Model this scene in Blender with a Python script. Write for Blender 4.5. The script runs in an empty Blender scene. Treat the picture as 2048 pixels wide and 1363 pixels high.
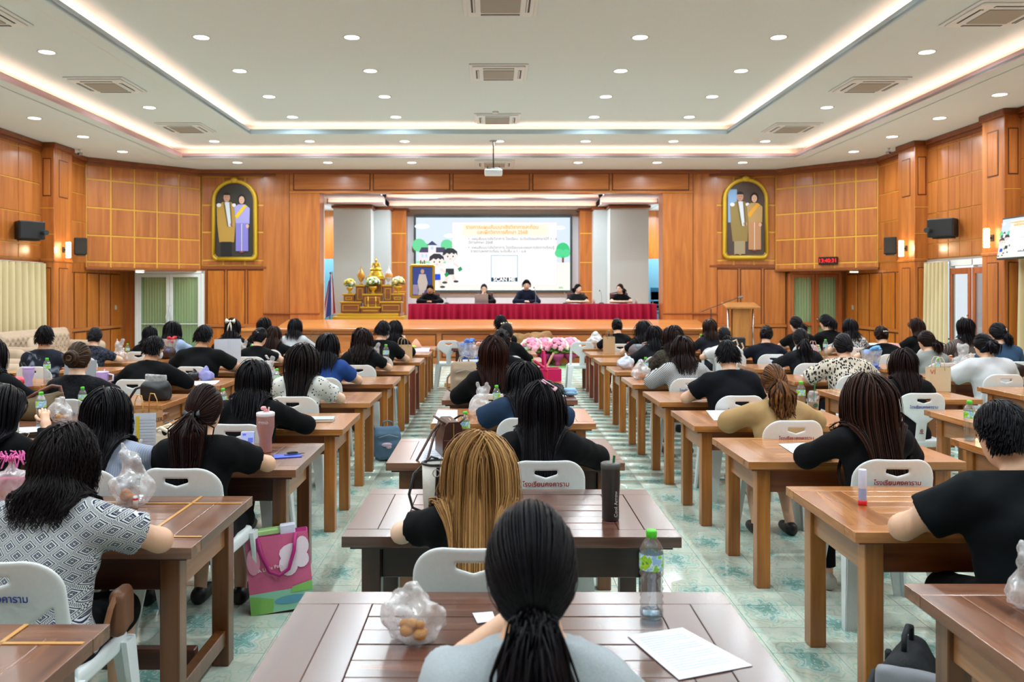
import bpy, bmesh, math, random
import numpy as np
from mathutils import Vector, Matrix, noise
random.seed(7); rng = np.random.default_rng(7)
scn = bpy.context.scene; col = scn.collection
# ---------------------------------------------------------------- camera, world, exposure
F, CX, CY, H = 1650.0, 985.0, 585.0, 1.72
cam = bpy.data.cameras.new('camera'); camo = bpy.data.objects.new('camera', cam); col.objects.link(camo)
camo.location = (0, 0, H); camo.rotation_euler = (math.radians(90), 0, 0)
cam.sensor_width = 36; cam.sensor_fit = 'HORIZONTAL'; cam.lens = 36*F/2048
cam.shift_x = (1024-CX)/2048; cam.shift_y = -(681.5-CY)/2048
cam.clip_start = .05; cam.clip_end = 200
cam.dof.use_dof = True; cam.dof.focus_distance = 4.6; cam.dof.aperture_fstop = 4.0
scn.camera = camo
world = bpy.data.worlds.new('daylight'); scn.world = world; world.use_nodes = True
wn = world.node_tree.nodes; wl = world.node_tree.links
bg = wn['Background']; bg.inputs[0].default_value = (.80, .90, 1, 1); bg.inputs[1].default_value = 1.0
vs = scn.view_settings; vs.view_transform = 'Standard'; vs.look = 'None'; vs.gamma = 1; vs.use_curve_mapping = False
vs.exposure = 0.62
scn.cycles.max_bounces = 7; scn.cycles.diffuse_bounces = 3; scn.cycles.glossy_bounces = 3
scn.cycles.transmission_bounces = 6; scn.cycles.transparent_max_bounces = 10
scn.cycles.caustics_reflective = False; scn.cycles.caustics_refractive = False
scn.cycles.sample_clamp_indirect = 4.0; scn.cycles.adaptive_threshold = .025
DOWN_W = 24.0; COVE_E = 10.5

# ---------------------------------------------------------------- helpers
def S(h, a=1.0):
    r, g, b = [int(h[i:i+2], 16)/255 for i in (0, 2, 4)]
    f = lambda c: c/12.92 if c <= .04045 else ((c+.055)/1.055)**2.4
    return (f(r), f(g), f(b), a)
MATS = {}
def nodes_of(name):
    m = bpy.data.materials.new(name); m.use_nodes = True
    nt = m.node_tree; return m, nt, nt.nodes, nt.links, nt.nodes['Principled BSDF']
def mat(hexc, rough=.5, metal=0., spec=.5, trans=0., emit=0., coat=0., sheen=0., alpha=1., ior=1.45, bump=0., bscale=60., sss=0.):
    k = ('p', hexc, rough, metal, spec, trans, emit, coat, sheen, alpha, ior, bump, bscale, sss)
    if k in MATS: return MATS[k]
    m, nt, n, l, b = nodes_of('plain_'+hexc)
    c = S(hexc); b.inputs['Base Color'].default_value = c
    b.inputs['Roughness'].default_value = rough; b.inputs['Metallic'].default_value = metal
    b.inputs['Specular IOR Level'].default_value = spec; b.inputs['Transmission Weight'].default_value = trans
    b.inputs['IOR'].default_value = ior; b.inputs['Coat Weight'].default_value = coat
    b.inputs['Sheen Weight'].default_value = sheen; b.inputs['Alpha'].default_value = alpha
    if sss: b.inputs['Subsurface Weight'].default_value = sss; b.inputs['Subsurface Radius'].default_value = (.02, .008, .004)
    if emit: b.inputs['Emission Color'].default_value = c; b.inputs['Emission Strength'].default_value = emit
    tc = n.new('ShaderNodeTexCoord'); nz = n.new('ShaderNodeTexNoise'); l.new(tc.outputs['Object'], nz.inputs['Vector'])
    nz.inputs['Scale'].default_value = bscale; nz.inputs['Detail'].default_value = 4
    if not emit and not trans:
        mx = n.new('ShaderNodeMix'); mx.data_type = 'RGBA'; mx.blend_type = 'MULTIPLY'; mx.inputs[0].default_value = .18
        mx.inputs[6].default_value = c; l.new(nz.outputs['Color'], mx.inputs[7])
        hs = n.new('ShaderNodeHueSaturation'); hs.inputs['Saturation'].default_value = 0; l.new(nz.outputs['Color'], hs.inputs['Color'])
        l.new(hs.outputs[0], mx.inputs[7]); l.new(mx.outputs[2], b.inputs['Base Color'])
    if bump:
        bp = n.new('ShaderNodeBump'); bp.inputs['Strength'].default_value = bump; bp.inputs['Distance'].default_value = .01
        l.new(nz.outputs[0], bp.inputs['Height']); l.new(bp.outputs[0], b.inputs['Normal'])
    MATS[k] = m; return m
def ramp(n, stops):
    r = n.new('ShaderNodeValToRGB'); e = r.color_ramp.elements
    e[0].position, e[0].color = stops[0][0], stops[0][1]; e[1].position, e[1].color = stops[-1][0], stops[-1][1]
    for p, c in stops[1:-1]: x = e.new(p); x.color = c
    return r
def wood(dark, mid, light, axis='X', scale=1., rough=.35, coat=.25, var=.25):
    k = ('w', dark, mid, light, axis, scale, rough, coat, var)
    if k in MATS: return MATS[k]
    m, nt, n, l, b = nodes_of('wood_'+mid)
    tc = n.new('ShaderNodeTexCoord'); oi = n.new('ShaderNodeObjectInfo')
    sh = n.new('ShaderNodeVectorMath'); sh.operation = 'ADD'; l.new(tc.outputs['Object'], sh.inputs[0])
    mu = n.new('ShaderNodeMath'); mu.operation = 'MULTIPLY'; mu.inputs[1].default_value = 37.; l.new(oi.outputs['Random'], mu.inputs[0]); l.new(mu.outputs[0], sh.inputs[1])
    mp = n.new('ShaderNodeMapping'); l.new(sh.outputs[0], mp.inputs['Vector'])
    s = {'X': (.6, 9, 9), 'Y': (9, .6, 9), 'Z': (9, 9, .6)}[axis]
    mp.inputs['Scale'].default_value = [v*scale for v in s]
    nz = n.new('ShaderNodeTexNoise'); nz.inputs['Scale'].default_value = 1.6; nz.inputs['Detail'].default_value = 6; nz.inputs['Distortion'].default_value = .9
    l.new(mp.outputs[0], nz.inputs['Vector'])
    r = ramp(n, [(.28, S(dark)), (.5, S(mid)), (.74, S(light))]); l.new(nz.outputs[0], r.inputs[0])
    nf = n.new('ShaderNodeTexNoise'); nf.inputs['Scale'].default_value = 9; nf.inputs['Detail'].default_value = 3; l.new(mp.outputs[0], nf.inputs['Vector'])
    hv = n.new('ShaderNodeHueSaturation'); l.new(r.outputs[0], hv.inputs['Color'])
    ma = n.new('ShaderNodeMath'); ma.operation = 'MULTIPLY_ADD'; l.new(oi.outputs['Random'], ma.inputs[0]); ma.inputs[1].default_value = var; ma.inputs[2].default_value = 1-var/2
    mb_ = n.new('ShaderNodeMath'); mb_.operation = 'MULTIPLY_ADD'; l.new(nf.outputs[0], mb_.inputs[0]); mb_.inputs[1].default_value = .3; mb_.inputs[2].default_value = .85
    mc = n.new('ShaderNodeMath'); mc.operation = 'MULTIPLY'; l.new(ma.outputs[0], mc.inputs[0]); l.new(mb_.outputs[0], mc.inputs[1]); l.new(mc.outputs[0], hv.inputs['Value'])
    l.new(hv.outputs[0], b.inputs['Base Color'])
    b.inputs['Roughness'].default_value = rough; b.inputs['Coat Weight'].default_value = coat; b.inputs['Coat Roughness'].default_value = .18
    bp = n.new('ShaderNodeBump'); bp.inputs['Strength'].default_value = .12; bp.inputs['Distance'].default_value = .004; l.new(nz.outputs[0], bp.inputs['Height']); l.new(bp.outputs[0], b.inputs['Normal'])
    MATS[k] = m; return m

def W(px, py, d): return ((px-CX)*d/F, d, H-(py-CY)*d/F)
def TT(px, py, z=.75): d = F*(H-z)/(py-CY); return ((px-CX)*d/F, d, z)
def FL(px, py): return TT(px, py, 0.)

def mesh(name, V, Fc, m, smooth=True):
    me = bpy.data.meshes.new(name)
    V = np.asarray(V, dtype=np.float32).reshape(-1, 3)
    if isinstance(Fc, np.ndarray) and Fc.ndim == 2:
        k = Fc.shape[1]; me.vertices.add(len(V)); me.vertices.foreach_set('co', V.ravel())
        me.loops.add(Fc.size); me.loops.foreach_set('vertex_index', Fc.astype(np.int32).ravel())
        me.polygons.add(len(Fc)); me.polygons.foreach_set('loop_start', np.arange(0, Fc.size, k, dtype=np.int32))
        me.update(calc_edges=True); me.validate()
    else:
        me.from_pydata(V.tolist(), [], [list(map(int, f)) for f in Fc]); me.update()
    ms = m if isinstance(m, (list, tuple)) else [m]
    for x in ms: me.materials.append(x)
    if smooth: me.shade_smooth()
    return me
def obj(name, me, parent=None, loc=(0, 0, 0), rot=(0, 0, 0), scale=None):
    o = bpy.data.objects.new(name, me); col.objects.link(o); o.location = loc; o.rotation_euler = rot
    if scale is not None: o.scale = (scale,)*3 if isinstance(scale, (int, float)) else scale
    if parent: o.parent = parent
    return o
def tag(o, label, cat, group=None):
    o['label'] = label; o['category'] = cat
    if group: o['group'] = group
    return o
def thing(name, label, cat, loc=(0, 0, 0), rz=0., group=None, scale=None):
    return tag(obj(name, None, None, loc, (0, 0, rz), scale), label, cat, group)
def struct(o): o['kind'] = 'structure'; return o

class MB:
    """collects shapes into ONE mesh"""
    def __init__(s): s.V = []; s.Fc = []; s.mi = []; s.n = 0
    def add(s, V, Fc, mi=0, M=None):
        V = np.asarray(V, float)
        if M is not None: V = V @ np.array(M.to_3x3()).T + np.array(M.translation)
        s.V.append(V); s.Fc += [[i+s.n for i in f] for f in Fc]; s.mi += [mi]*len(Fc); s.n += len(V); return s
    def box(s, c, sz, bev=0., mi=0, M=None): V, Fc = box_vf(c, sz, bev); return s.add(V, Fc, mi, M)
    def tube(s, path, r, k=8, mi=0, cap=True, M=None): V, Fc = tube_vf(path, r, k, cap); return s.add(V, Fc, mi, M)
    def lathe(s, prof, k=20, mi=0, M=None, c=(0, 0, 0)): V, Fc = lathe_vf(prof, k); return s.add(V+np.array(c), Fc, mi, M)
    def prism(s, poly, a, b, axis='y', mi=0, M=None): V, Fc = prism_vf(poly, a, b, axis); return s.add(V, Fc, mi, M)
    def ell(s, c, r, k=12, j=8, mi=0, M=None):
        t = np.linspace(0, math.pi, j+1); return s.add(lathe_vf([(math.sin(a), -math.cos(a)) for a in t], k)[0]*np.array(r)+np.array(c), lathe_vf([(math.sin(a), -math.cos(a)) for a in t], k)[1], mi, M)
    def me(s, name, m, smooth=False):
        me = mesh(name, np.concatenate(s.V), s.Fc, m, smooth)
        if isinstance(m, (list, tuple)): me.polygons.foreach_set('material_index', s.mi)
        return me
    def build(s, name, m, parent=None, loc=(0, 0, 0), rot=(0, 0, 0), smooth=False): return obj(name, s.me(name, m, smooth), parent, loc, rot)
def box_vf(c, sz, bev=0.):
    x, y, z = sz[0]/2, sz[1]/2, sz[2]/2; c = np.array(c, float)
    if not bev:
        V = np.array([[i, j, k] for i in (-x, x) for j in (-y, y) for k in (-z, z)])
        return V+c, [[0, 1, 3, 2], [4, 6, 7, 5], [0, 4, 5, 1], [2, 3, 7, 6], [0, 2, 6, 4], [1, 5, 7, 3]]
    b = min(bev, x*.98, y*.98, z*.98); V = []; ix = {}
    for sx in (-1, 1):
        for sy in (-1, 1):
            for sz_ in (-1, 1):
                for a in range(3):
                    p = [sx*(x-b), sy*(y-b), sz_*(z-b)]; p[a] = (sx*x, sy*y, sz_*z)[a]
                    ix[(sx, sy, sz_, a)] = len(V); V.append(p)
    Fc = []
    def g(s, a): return ix[(s[0], s[1], s[2], a)]
    for a in range(3):
        u, v = [i for i in range(3) if i != a]
        for sg in (-1, 1):
            q = []
            for (p, r) in ((-1, -1), (1, -1), (1, 1), (-1, 1)):
                s = [0, 0, 0]; s[a] = sg; s[u] = p; s[v] = r; q.append(g(s, a))
            if (sg > 0) == (a == 1): q = q[::-1]
            Fc.append(q)
        for p in (-1, 1):
            for r in (-1, 1):
                s1 = [0]*3; s2 = [0]*3; s1[u] = s2[u] = p; s1[v] = s2[v] = r; s1[a] = -1; s2[a] = 1
                q = [g(s1, u), g(s2, u), g(s2, v), g(s1, v)]
                n_ = np.cross(np.array(V[q[1]])-V[q[0]], np.array(V[q[2]])-V[q[0]]); o_ = np.zeros(3); o_[u] = p; o_[v] = r
                Fc.append(q if np.dot(n_, o_) > 0 else q[::-1])
    for sx in (-1, 1):
        for sy in (-1, 1):
            for sz_ in (-1, 1):
                q = [ix[(sx, sy, sz_, 0)], ix[(sx, sy, sz_, 1)], ix[(sx, sy, sz_, 2)]]
                Fc.append(q if sx*sy*sz_ > 0 else q[::-1])
    return np.array(V)+c, Fc
def tube_vf(path, r, k=8, cap=True):
    P = np.array(path, float); n = len(P); R = np.full(n, r) if np.isscalar(r) else np.array(r, float)
    T = np.gradient(P, axis=0); T /= np.linalg.norm(T, axis=1)[:, None]+1e-9
    a = np.array([0, 0, 1.]) if abs(T[0][2]) < .9 else np.array([1., 0, 0]); V = []
    u = np.cross(T[0], a); u /= np.linalg.norm(u)
    for i in range(n):
        u = u-T[i]*np.dot(u, T[i]); u /= np.linalg.norm(u)+1e-9; v = np.cross(T[i], u)
        for j in range(k):
            t = 2*math.pi*j/k; V.append(P[i]+R[i]*(math.cos(t)*u+math.sin(t)*v))
    Fc = [[i*k+j, i*k+(j+1) % k, (i+1)*k+(j+1) % k, (i+1)*k+j] for i in range(n-1) for j in range(k)]
    if cap: Fc += [list(range(k))[::-1], [(n-1)*k+j for j in range(k)]]
    return np.array(V), Fc
def lathe_vf(prof, k=20):
    V = []; n = len(prof)
    for r, z in prof:
        for j in range(k): t = 2*math.pi*j/k; V.append((r*math.cos(t), r*math.sin(t), z))
    Fc = [[i*k+j, i*k+(j+1) % k, (i+1)*k+(j+1) % k, (i+1)*k+j] for i in range(n-1) for j in range(k)]
    return np.array(V), Fc
def prism_vf(poly, a, b, axis='y'):
    """poly 2D (ccw) extruded a..b along axis; y: (x,z), z: (x,y), x: (y,z)"""
    def p3(p, h): return {'y': (p[0], h, p[1]), 'z': (p[0], p[1], h), 'x': (h, p[0], p[1])}[axis]
    n = len(poly); V = [p3(p, a) for p in poly]+[p3(p, b) for p in poly]
    Fc = [list(range(n))[::-1], list(range(n, 2*n))]+[[i, (i+1) % n, n+(i+1) % n, n+i] for i in range(n)]
    ar = sum(poly[i][0]*poly[(i+1) % n][1]-poly[(i+1) % n][0]*poly[i][1] for i in range(n))
    if (ar > 0) == (axis == 'y'): Fc = [f[::-1] for f in Fc]
    if b < a: Fc = [f[::-1] for f in Fc]
    return np.array(V, float), Fc
BOXC = {}
def bx(name, c, sz, m, parent=None, bev=0., rot=(0, 0, 0)):
    k = (tuple(round(v, 4) for v in sz), bev, id(m))
    if k not in BOXC: V, Fc = box_vf((0, 0, 0), sz, bev); BOXC[k] = mesh(name, V, Fc, m, False)
    return obj(name, BOXC[k], parent, c, rot)
def span(name, x, y, z, m, parent=None, bev=0.):
    return bx(name, ((x[0]+x[1])/2, (y[0]+y[1])/2, (z[0]+z[1])/2), (abs(x[1]-x[0]), abs(y[1]-y[0]), abs(z[1]-z[0])), m, parent, bev)
def copy_tree(o, parent=None):
    c = o.copy(); col.objects.link(c); c.parent = parent
    for ch in o.children: copy_tree(ch, c)
    return c
TXT = {}
def text_me(s, size, m, depth=.0008, align='CENTER', bold=0.):
    k = (s, size, id(m), align, bold)
    if k in TXT: return TXT[k]
    cu = bpy.data.curves.new('lettering', 'FONT'); cu.body = s; cu.size = size; cu.align_x = align; cu.align_y = 'CENTER'
    cu.extrude = depth; cu.offset = bold; cu.resolution_u = 3
    o = bpy.data.objects.new('lettering', cu); col.objects.link(o)
    dg = bpy.context.evaluated_depsgraph_get(); me = bpy.data.meshes.new_from_object(o.evaluated_get(dg))
    me.materials.clear(); me.materials.append(m); me.name = 'lettering'
    bpy.data.objects.remove(o); TXT[k] = me; return me
XR = math.pi/2
def text(s, size, m, parent, loc, rot=(XR, 0, 0), bold=0., align='CENTER', name='lettering'):
    return obj(name, text_me(s, size, m, align=align, bold=bold), parent, loc, rot)

# ---- signed-distance modelling: smooth unions of round cones / ellipsoids, meshed by surface nets
def sd_cone(P, a, b, ra, rb):
    a = np.array(a, float); b = np.array(b, float); ab = b-a; L = np.dot(ab, ab)+1e-9
    t = np.clip(((P-a)@ab)/L, 0, 1); return np.linalg.norm(P-a-t[..., None]*ab, axis=-1)-(ra+(rb-ra)*t)
def sd_ell(P, c, r, M=None):
    Q = P-np.array(c, float)
    if M is not None: Q = Q@M
    r = np.array(r, float); k = np.linalg.norm(Q/r, axis=-1); g = np.linalg.norm(Q/(r*r), axis=-1)
    return k*(k-1)/(g+1e-6)
def sd_box(P, c, h, rad=0.):
    q = np.abs(P-np.array(c, float))-np.array(h, float)+rad
    return np.linalg.norm(np.maximum(q, 0), axis=-1)+np.minimum(q.max(axis=-1), 0)-rad
def prim_d(P, p):
    return sd_cone(P, *p[1:5]) if p[0] == 'c' else sd_ell(P, *p[1:4]) if p[0] == 'e' else sd_box(P, *p[1:4])
def prim_bb(p):
    if p[0] == 'c': a = np.array(p[1], float); b = np.array(p[2], float); r = max(p[3], p[4]); return np.minimum(a, b)-r, np.maximum(a, b)+r
    c = np.array(p[1], float); r = np.array(p[2], float)
    if p[0] == 'e' and len(p) > 3 and p[3] is not None: r = np.full(3, r.max())
    return c-r, c+r
def smin(a, b, k):
    h = np.maximum(k-np.abs(a-b), 0)/k; return np.minimum(a, b)-h*h*k*.25
def sdf_pts(P, prims, k=.03):
    d = None
    for p in prims:
        e = prim_d(P, p); d = e if d is None else smin(d, e, k)
    return d
def nets_prims(prims, vox, k=.03, infl=0., post=None, pad=0.):
    lo = np.min([prim_bb(p)[0] for p in prims], axis=0)-infl-pad-2.5*vox; hi = np.max([prim_bb(p)[1] for p in prims], axis=0)+infl+pad+2.5*vox
    n = np.ceil((hi-lo)/vox).astype(int)+1; D = np.full(n, .3, np.float32)
    ax = [lo[i]+vox*np.arange(n[i]) for i in range(3)]
    for p in prims:
        a, b = prim_bb(p); m = k+infl+3*vox
        i0 = np.clip(np.floor((a-m-lo)/vox).astype(int), 0, n); i1 = np.clip(np.ceil((b+m-lo)/vox).astype(int)+1, 0, n)
        sl = tuple(slice(i0[i], i1[i]) for i in range(3))
        G = np.stack(np.meshgrid(*[ax[i][sl[i]] for i in range(3)], indexing='ij'), -1)
        D[sl] = smin(D[sl], prim_d(G, p), k)
    D = D-infl
    if post is not None:
        G = np.stack(np.meshgrid(*ax, indexing='ij'), -1); D = post(D, G)
    return nets(D, lo, vox)
def nets(D, lo, vox):
    vox = np.array([vox]*3 if np.isscalar(vox) else vox, float); I = D < 0; n = np.array(D.shape)
    c = sum(I[i:n[0]-1+i, j:n[1]-1+j, k:n[2]-1+k].astype(np.int8) for i in (0, 1) for j in (0, 1) for k in (0, 1))
    cells = np.argwhere((c > 0) & (c < 8)); idx = -np.ones(n-1, np.int32); idx[tuple(cells.T)] = np.arange(len(cells))
    acc = np.zeros((len(cells), 3)); cnt = np.zeros(len(cells))
    for ax in range(3):
        u, v = [a for a in range(3) if a != ax]
        for p in (0, 1):
            for q in (0, 1):
                o = np.zeros(3, int); o[u] = p; o[v] = q; A = cells+o; B = A.copy(); B[:, ax] += 1
                da = D[tuple(A.T)]; db = D[tuple(B.T)]; x = (da < 0) != (db < 0)
                t = da[x]/(da[x]-db[x]); pt = o[None, :].repeat(x.sum(), 0).astype(float); pt[:, ax] += t
                acc[x] += pt; cnt[x] += 1
    V = lo+(cells+acc/cnt[:, None])*vox; Q = []
    for ax in range(3):
        u, v = (ax+1) % 3, (ax+2) % 3
        s0 = [slice(None)]*3; s1 = [slice(None)]*3; s0[ax] = slice(0, -1); s1[ax] = slice(1, None)
        X = np.argwhere(I[tuple(s0)] != I[tuple(s1)]); X = X[(X[:, u] > 0) & (X[:, v] > 0) & (X[:, u] < n[u]-1) & (X[:, v] < n[v]-1)]
        if not len(X): continue
        def cell(du, dv): Y = X.copy(); Y[:, u] -= du; Y[:, v] -= dv; return idx[tuple(Y.T)]
        q = np.stack([cell(1, 1), cell(0, 1), cell(0, 0), cell(1, 0)], 1); fl = ~I[tuple(X.T)]
        q[fl] = q[fl][:, ::-1]; Q.append(q)
    Q = np.concatenate(Q); return V, Q[(Q >= 0).all(1)]
def wob(P, f=14., a=.006, s=0.):
    x, y, z = P[..., 0]*f+s, P[..., 1]*f+s*1.7, P[..., 2]*f-s
    return a*(np.sin(x+1.7*np.sin(z*.7+y))+np.sin(y*1.3+1.5*np.sin(x*.8-z*.5))+.7*np.sin(z*1.6+2*np.sin(x*.6+y*.9)))/2.7
# ---------------------------------------------------------------- materials of the hall
WD = wood('985322', 'ab632a', 'ba7337', 'Z', .5, .34, .3, .10)       # upper panels
WDL = wood('9c5114', 'b2631b', 'c27527', 'Z', .6, .32, .35, .12)     # lower panels
WDX = wood('985322', 'ac642a', 'ba7337', 'X', .5, .34, .3, .08)
WDY = wood('985322', 'ac642a', 'ba7337', 'Y', .5, .34, .3, .08)
WTRIM = wood('6e3210', '7f3e15', '8c4a1c', 'X', .5, .4, .2, .08)
YEL = mat('dba53c', .45); GROOVE = mat('5a2d10', .6)
STG = wood('b0682c', 'c07a3a', 'cb8946', 'X', .4, .3, .4, .05)
CEIL = mat('e3eaee', .85); CEILW = mat('e9e6df', .8); PINK = mat('ecc6ca', .7); BLUE = mat('b9d4e4', .7)
WHITE = mat('e6e8e6', .5); PAINT = mat('ccd2cf', .8); BLACK = mat('121212', .5); DARK = mat('262322', .5)
CHROME = mat('c8c8c8', .2, 1.); GOLD = mat('c79a2b', .35, .6); GOLDY = mat('c8a326', .45, .15)
def thin(hexc, refl=.12, rough=.05, tint=1., diff=0.):
    k = ('thin', hexc, refl, rough, tint, diff)
    if k in MATS: return MATS[k]
    m, nt, n, l, b = nodes_of('clear_'+hexc); out = n['Material Output']; n.remove(b)
    tr = n.new('ShaderNodeBsdfTransparent'); tr.inputs[0].default_value = S(hexc); gl = n.new('ShaderNodeBsdfGlossy'); gl.inputs['Roughness'].default_value = rough
    lw = n.new('ShaderNodeLayerWeight'); lw.inputs['Blend'].default_value = .25; mm = n.new('ShaderNodeMath'); mm.operation = 'MULTIPLY_ADD'; l.new(lw.outputs['Facing'], mm.inputs[0]); mm.inputs[1].default_value = .55; mm.inputs[2].default_value = refl
    mx = n.new('ShaderNodeMixShader'); l.new(mm.outputs[0], mx.inputs[0]); l.new(tr.outputs[0], mx.inputs[1]); l.new(gl.outputs[0], mx.inputs[2]); last = mx.outputs[0]
    if diff:
        df = n.new('ShaderNodeBsdfDiffuse'); df.inputs[0].default_value = (.9, .9, .9, 1); nz = n.new('ShaderNodeTexNoise'); nz.inputs['Scale'].default_value = 30; tc = n.new('ShaderNodeTexCoord'); l.new(tc.outputs['Object'], nz.inputs['Vector'])
        m3 = n.new('ShaderNodeMath'); m3.operation = 'MULTIPLY'; l.new(nz.outputs[0], m3.inputs[0]); m3.inputs[1].default_value = diff*2; m2 = n.new('ShaderNodeMixShader'); l.new(m3.outputs[0], m2.inputs[0]); l.new(last, m2.inputs[1]); l.new(df.outputs[0], m2.inputs[2]); last = m2.outputs[0]
    l.new(last, out.inputs[0]); MATS[k] = m; return m
GLASS = thin('f2f8f8', .05, .02)
LEDW = mat('ffcdb0', .5, emit=COVE_E)
LX, RX, Z0, Z1, Z2, YB, YF = -9.52, 9.08, 4.88, 5.13, 5.35, -7.0, 21.35

# ---------------------------------------------------------------- floor of printed tiles
def tile_mat():
    m, nt, n, l, b = nodes_of('printed_tile')
    g = n.new('ShaderNodeNewGeometry'); nz = n.new('ShaderNodeTexNoise'); nz.inputs['Scale'].default_value = 11; nz.inputs['Detail'].default_value = 2; l.new(g.outputs['Position'], nz.inputs['Vector'])
    sb = n.new('ShaderNodeVectorMath'); sb.operation = 'SUBTRACT'; sb.inputs[1].default_value = (.5, .5, .5); l.new(nz.outputs['Color'], sb.inputs[0])
    sc = n.new('ShaderNodeVectorMath'); sc.operation = 'SCALE'; sc.inputs['Scale'].default_value = .13; l.new(sb.outputs[0], sc.inputs[0])
    ad = n.new('ShaderNodeVectorMath'); ad.operation = 'ADD'; l.new(g.outputs['Position'], ad.inputs[0]); l.new(sc.outputs[0], ad.inputs[1])
    sp = n.new('ShaderNodeSeparateXYZ'); l.new(ad.outputs[0], sp.inputs[0])
    def M(op, a, b_=None, c=None):
        x = n.new('ShaderNodeMath'); x.operation = op
        for i, v in enumerate((a, b_, c)):
            if v is None: continue
            if isinstance(v, (int, float)): x.inputs[i].default_value = v
            else: l.new(v, x.inputs[i])
        return x.outputs[0]
    uu = M('SUBTRACT', M('FRACT', M('MULTIPLY_ADD', sp.outputs[0], 1/.303, -1.335/.303+30)), .5); fl_ = M('FLOOR', M('MULTIPLY_ADD', sp.outputs[0], 1/.303, -1.335/.303+30)); vv = M('SUBTRACT', M('FRACT', M('ADD', M('MULTIPLY_ADD', sp.outputs[1], 1/.606, 30), M('MULTIPLY', fl_, .37))), .5)
    u = M('ABSOLUTE', uu); v = M('ABSOLUTE', vv); ang = M('ARCTAN2', vv, uu)
    r = M('SQRT', M('ADD', M('POWER', M('MULTIPLY', u, 1.9), 2.), M('POWER', M('MULTIPLY', v, 2.25), 2.)))
    r = M('ADD', r, M('MULTIPLY', M('SINE', M('MULTIPLY_ADD', ang, 6., M('MULTIPLY', r, 3.))), .11))
    u2 = M('SUBTRACT', .5, u); v2 = M('SUBTRACT', .5, v)
    r2 = M('SQRT', M('ADD', M('POWER', M('MULTIPLY', u2, 2.0), 2.), M('POWER', M('MULTIPLY', v2, 4.6), 2.)))
    T, T2, Cc, Wt = S('89b9af'), S('b0d1c5'), S('d0d9cb'), S('d8e2da')
    a = ramp(n, [(0, S('7db0a7')), (.22, T), (.25, Wt), (.29, T), (.37, S('98c2b8')), (.40, Wt), (.45, T2), (.50, Wt), (.55, S('a5ccbd')), (.62, Cc), (.70, S('d9ddcc')), (.76, S('a8cbb9')), (.79, Cc), (.90, S('d8dccb')), (.94, S('b4d2c1')), (1, Cc)])
    l.new(r, a.inputs[0])
    c2 = ramp(n, [(0, S('98c3ba')), (.26, S('a5cbc1')), (.31, Wt), (.38, S('a5cdbb')), (.44, (1, 1, 1, 1)), (1, (1, 1, 1, 1))]); l.new(r2, c2.inputs[0])
    mx = n.new('ShaderNodeMix'); mx.data_type = 'RGBA'; mx.blend_type = 'DARKEN'; mx.inputs[0].default_value = .55; l.new(a.outputs[0], mx.inputs[6]); l.new(c2.outputs[0], mx.inputs[7])
    n3 = n.new('ShaderNodeTexNoise'); n3.inputs['Scale'].default_value = 55; l.new(g.outputs['Position'], n3.inputs['Vector'])
    hv = n.new('ShaderNodeHueSaturation'); hv.inputs['Saturation'].default_value = 1.05; l.new(mx.outputs[2], hv.inputs['Color']); l.new(M('MULTIPLY_ADD', n3.outputs[0], .2, .9), hv.inputs['Value'])
    l.new(hv.outputs[0], b.inputs['Base Color']); b.inputs['Roughness'].default_value = .10
    n4 = n.new('ShaderNodeTexNoise'); n4.inputs['Scale'].default_value = 7; l.new(g.outputs['Position'], n4.inputs['Vector'])
    bp = n.new('ShaderNodeBump'); bp.inputs['Strength'].default_value = .05; bp.inputs['Distance'].default_value = .02; l.new(n4.outputs[0], bp.inputs['Height']); l.new(bp.outputs[0], b.inputs['Normal'])
    return m
TILE = tile_mat(); PT = .303
floor = struct(span('floor', (LX-.3, RX+3.5), (YB, 26.2), (-.08, -.004), mat('a9b3ab', .6)))
floor.location = (0, 0, 0); floor.data.transform(Matrix.Translation(((LX+RX+3.2)/2, (YB+26.2)/2, -.042)))
tme = mesh('tile', *box_vf((0, 0, -.002), (PT-.0035, PT-.0035, .004)), TILE, False)
tiles = []
for i in range(-37, 40):
    for j in range(-23, 70):
        x, y = 1.335+PT*(i+.5), PT*(j+.5)
        if LX < x < RX and y < 20.0: tiles.append((x, y))
def seen(t):
    x, y = t; px = CX+x*F/y if y > 0 else -1; return y > 3.35 and -20 < px < 2070
near = sorted([t for t in tiles if seen(t)], key=lambda t: t[1])[:300]; ns = set(near)
for (x, y) in near: obj('tile', tme, floor, (x, y, 0))
rest = [t for t in tiles if t not in ns]; bv, bf = box_vf((0, 0, -.002), (PT-.0035, PT-.0035, .004))
RV = (np.array([(x, y, 0) for x, y in rest])[:, None, :]+bv[None]).reshape(-1, 3)
RF = (np.arange(len(rest))[:, None, None]*8+np.array(bf)[None]).reshape(-1, 4)
ro = obj('tile_field', mesh('tile_field', RV, RF, TILE, False), floor); ro['kind'] = 'stuff'

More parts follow.
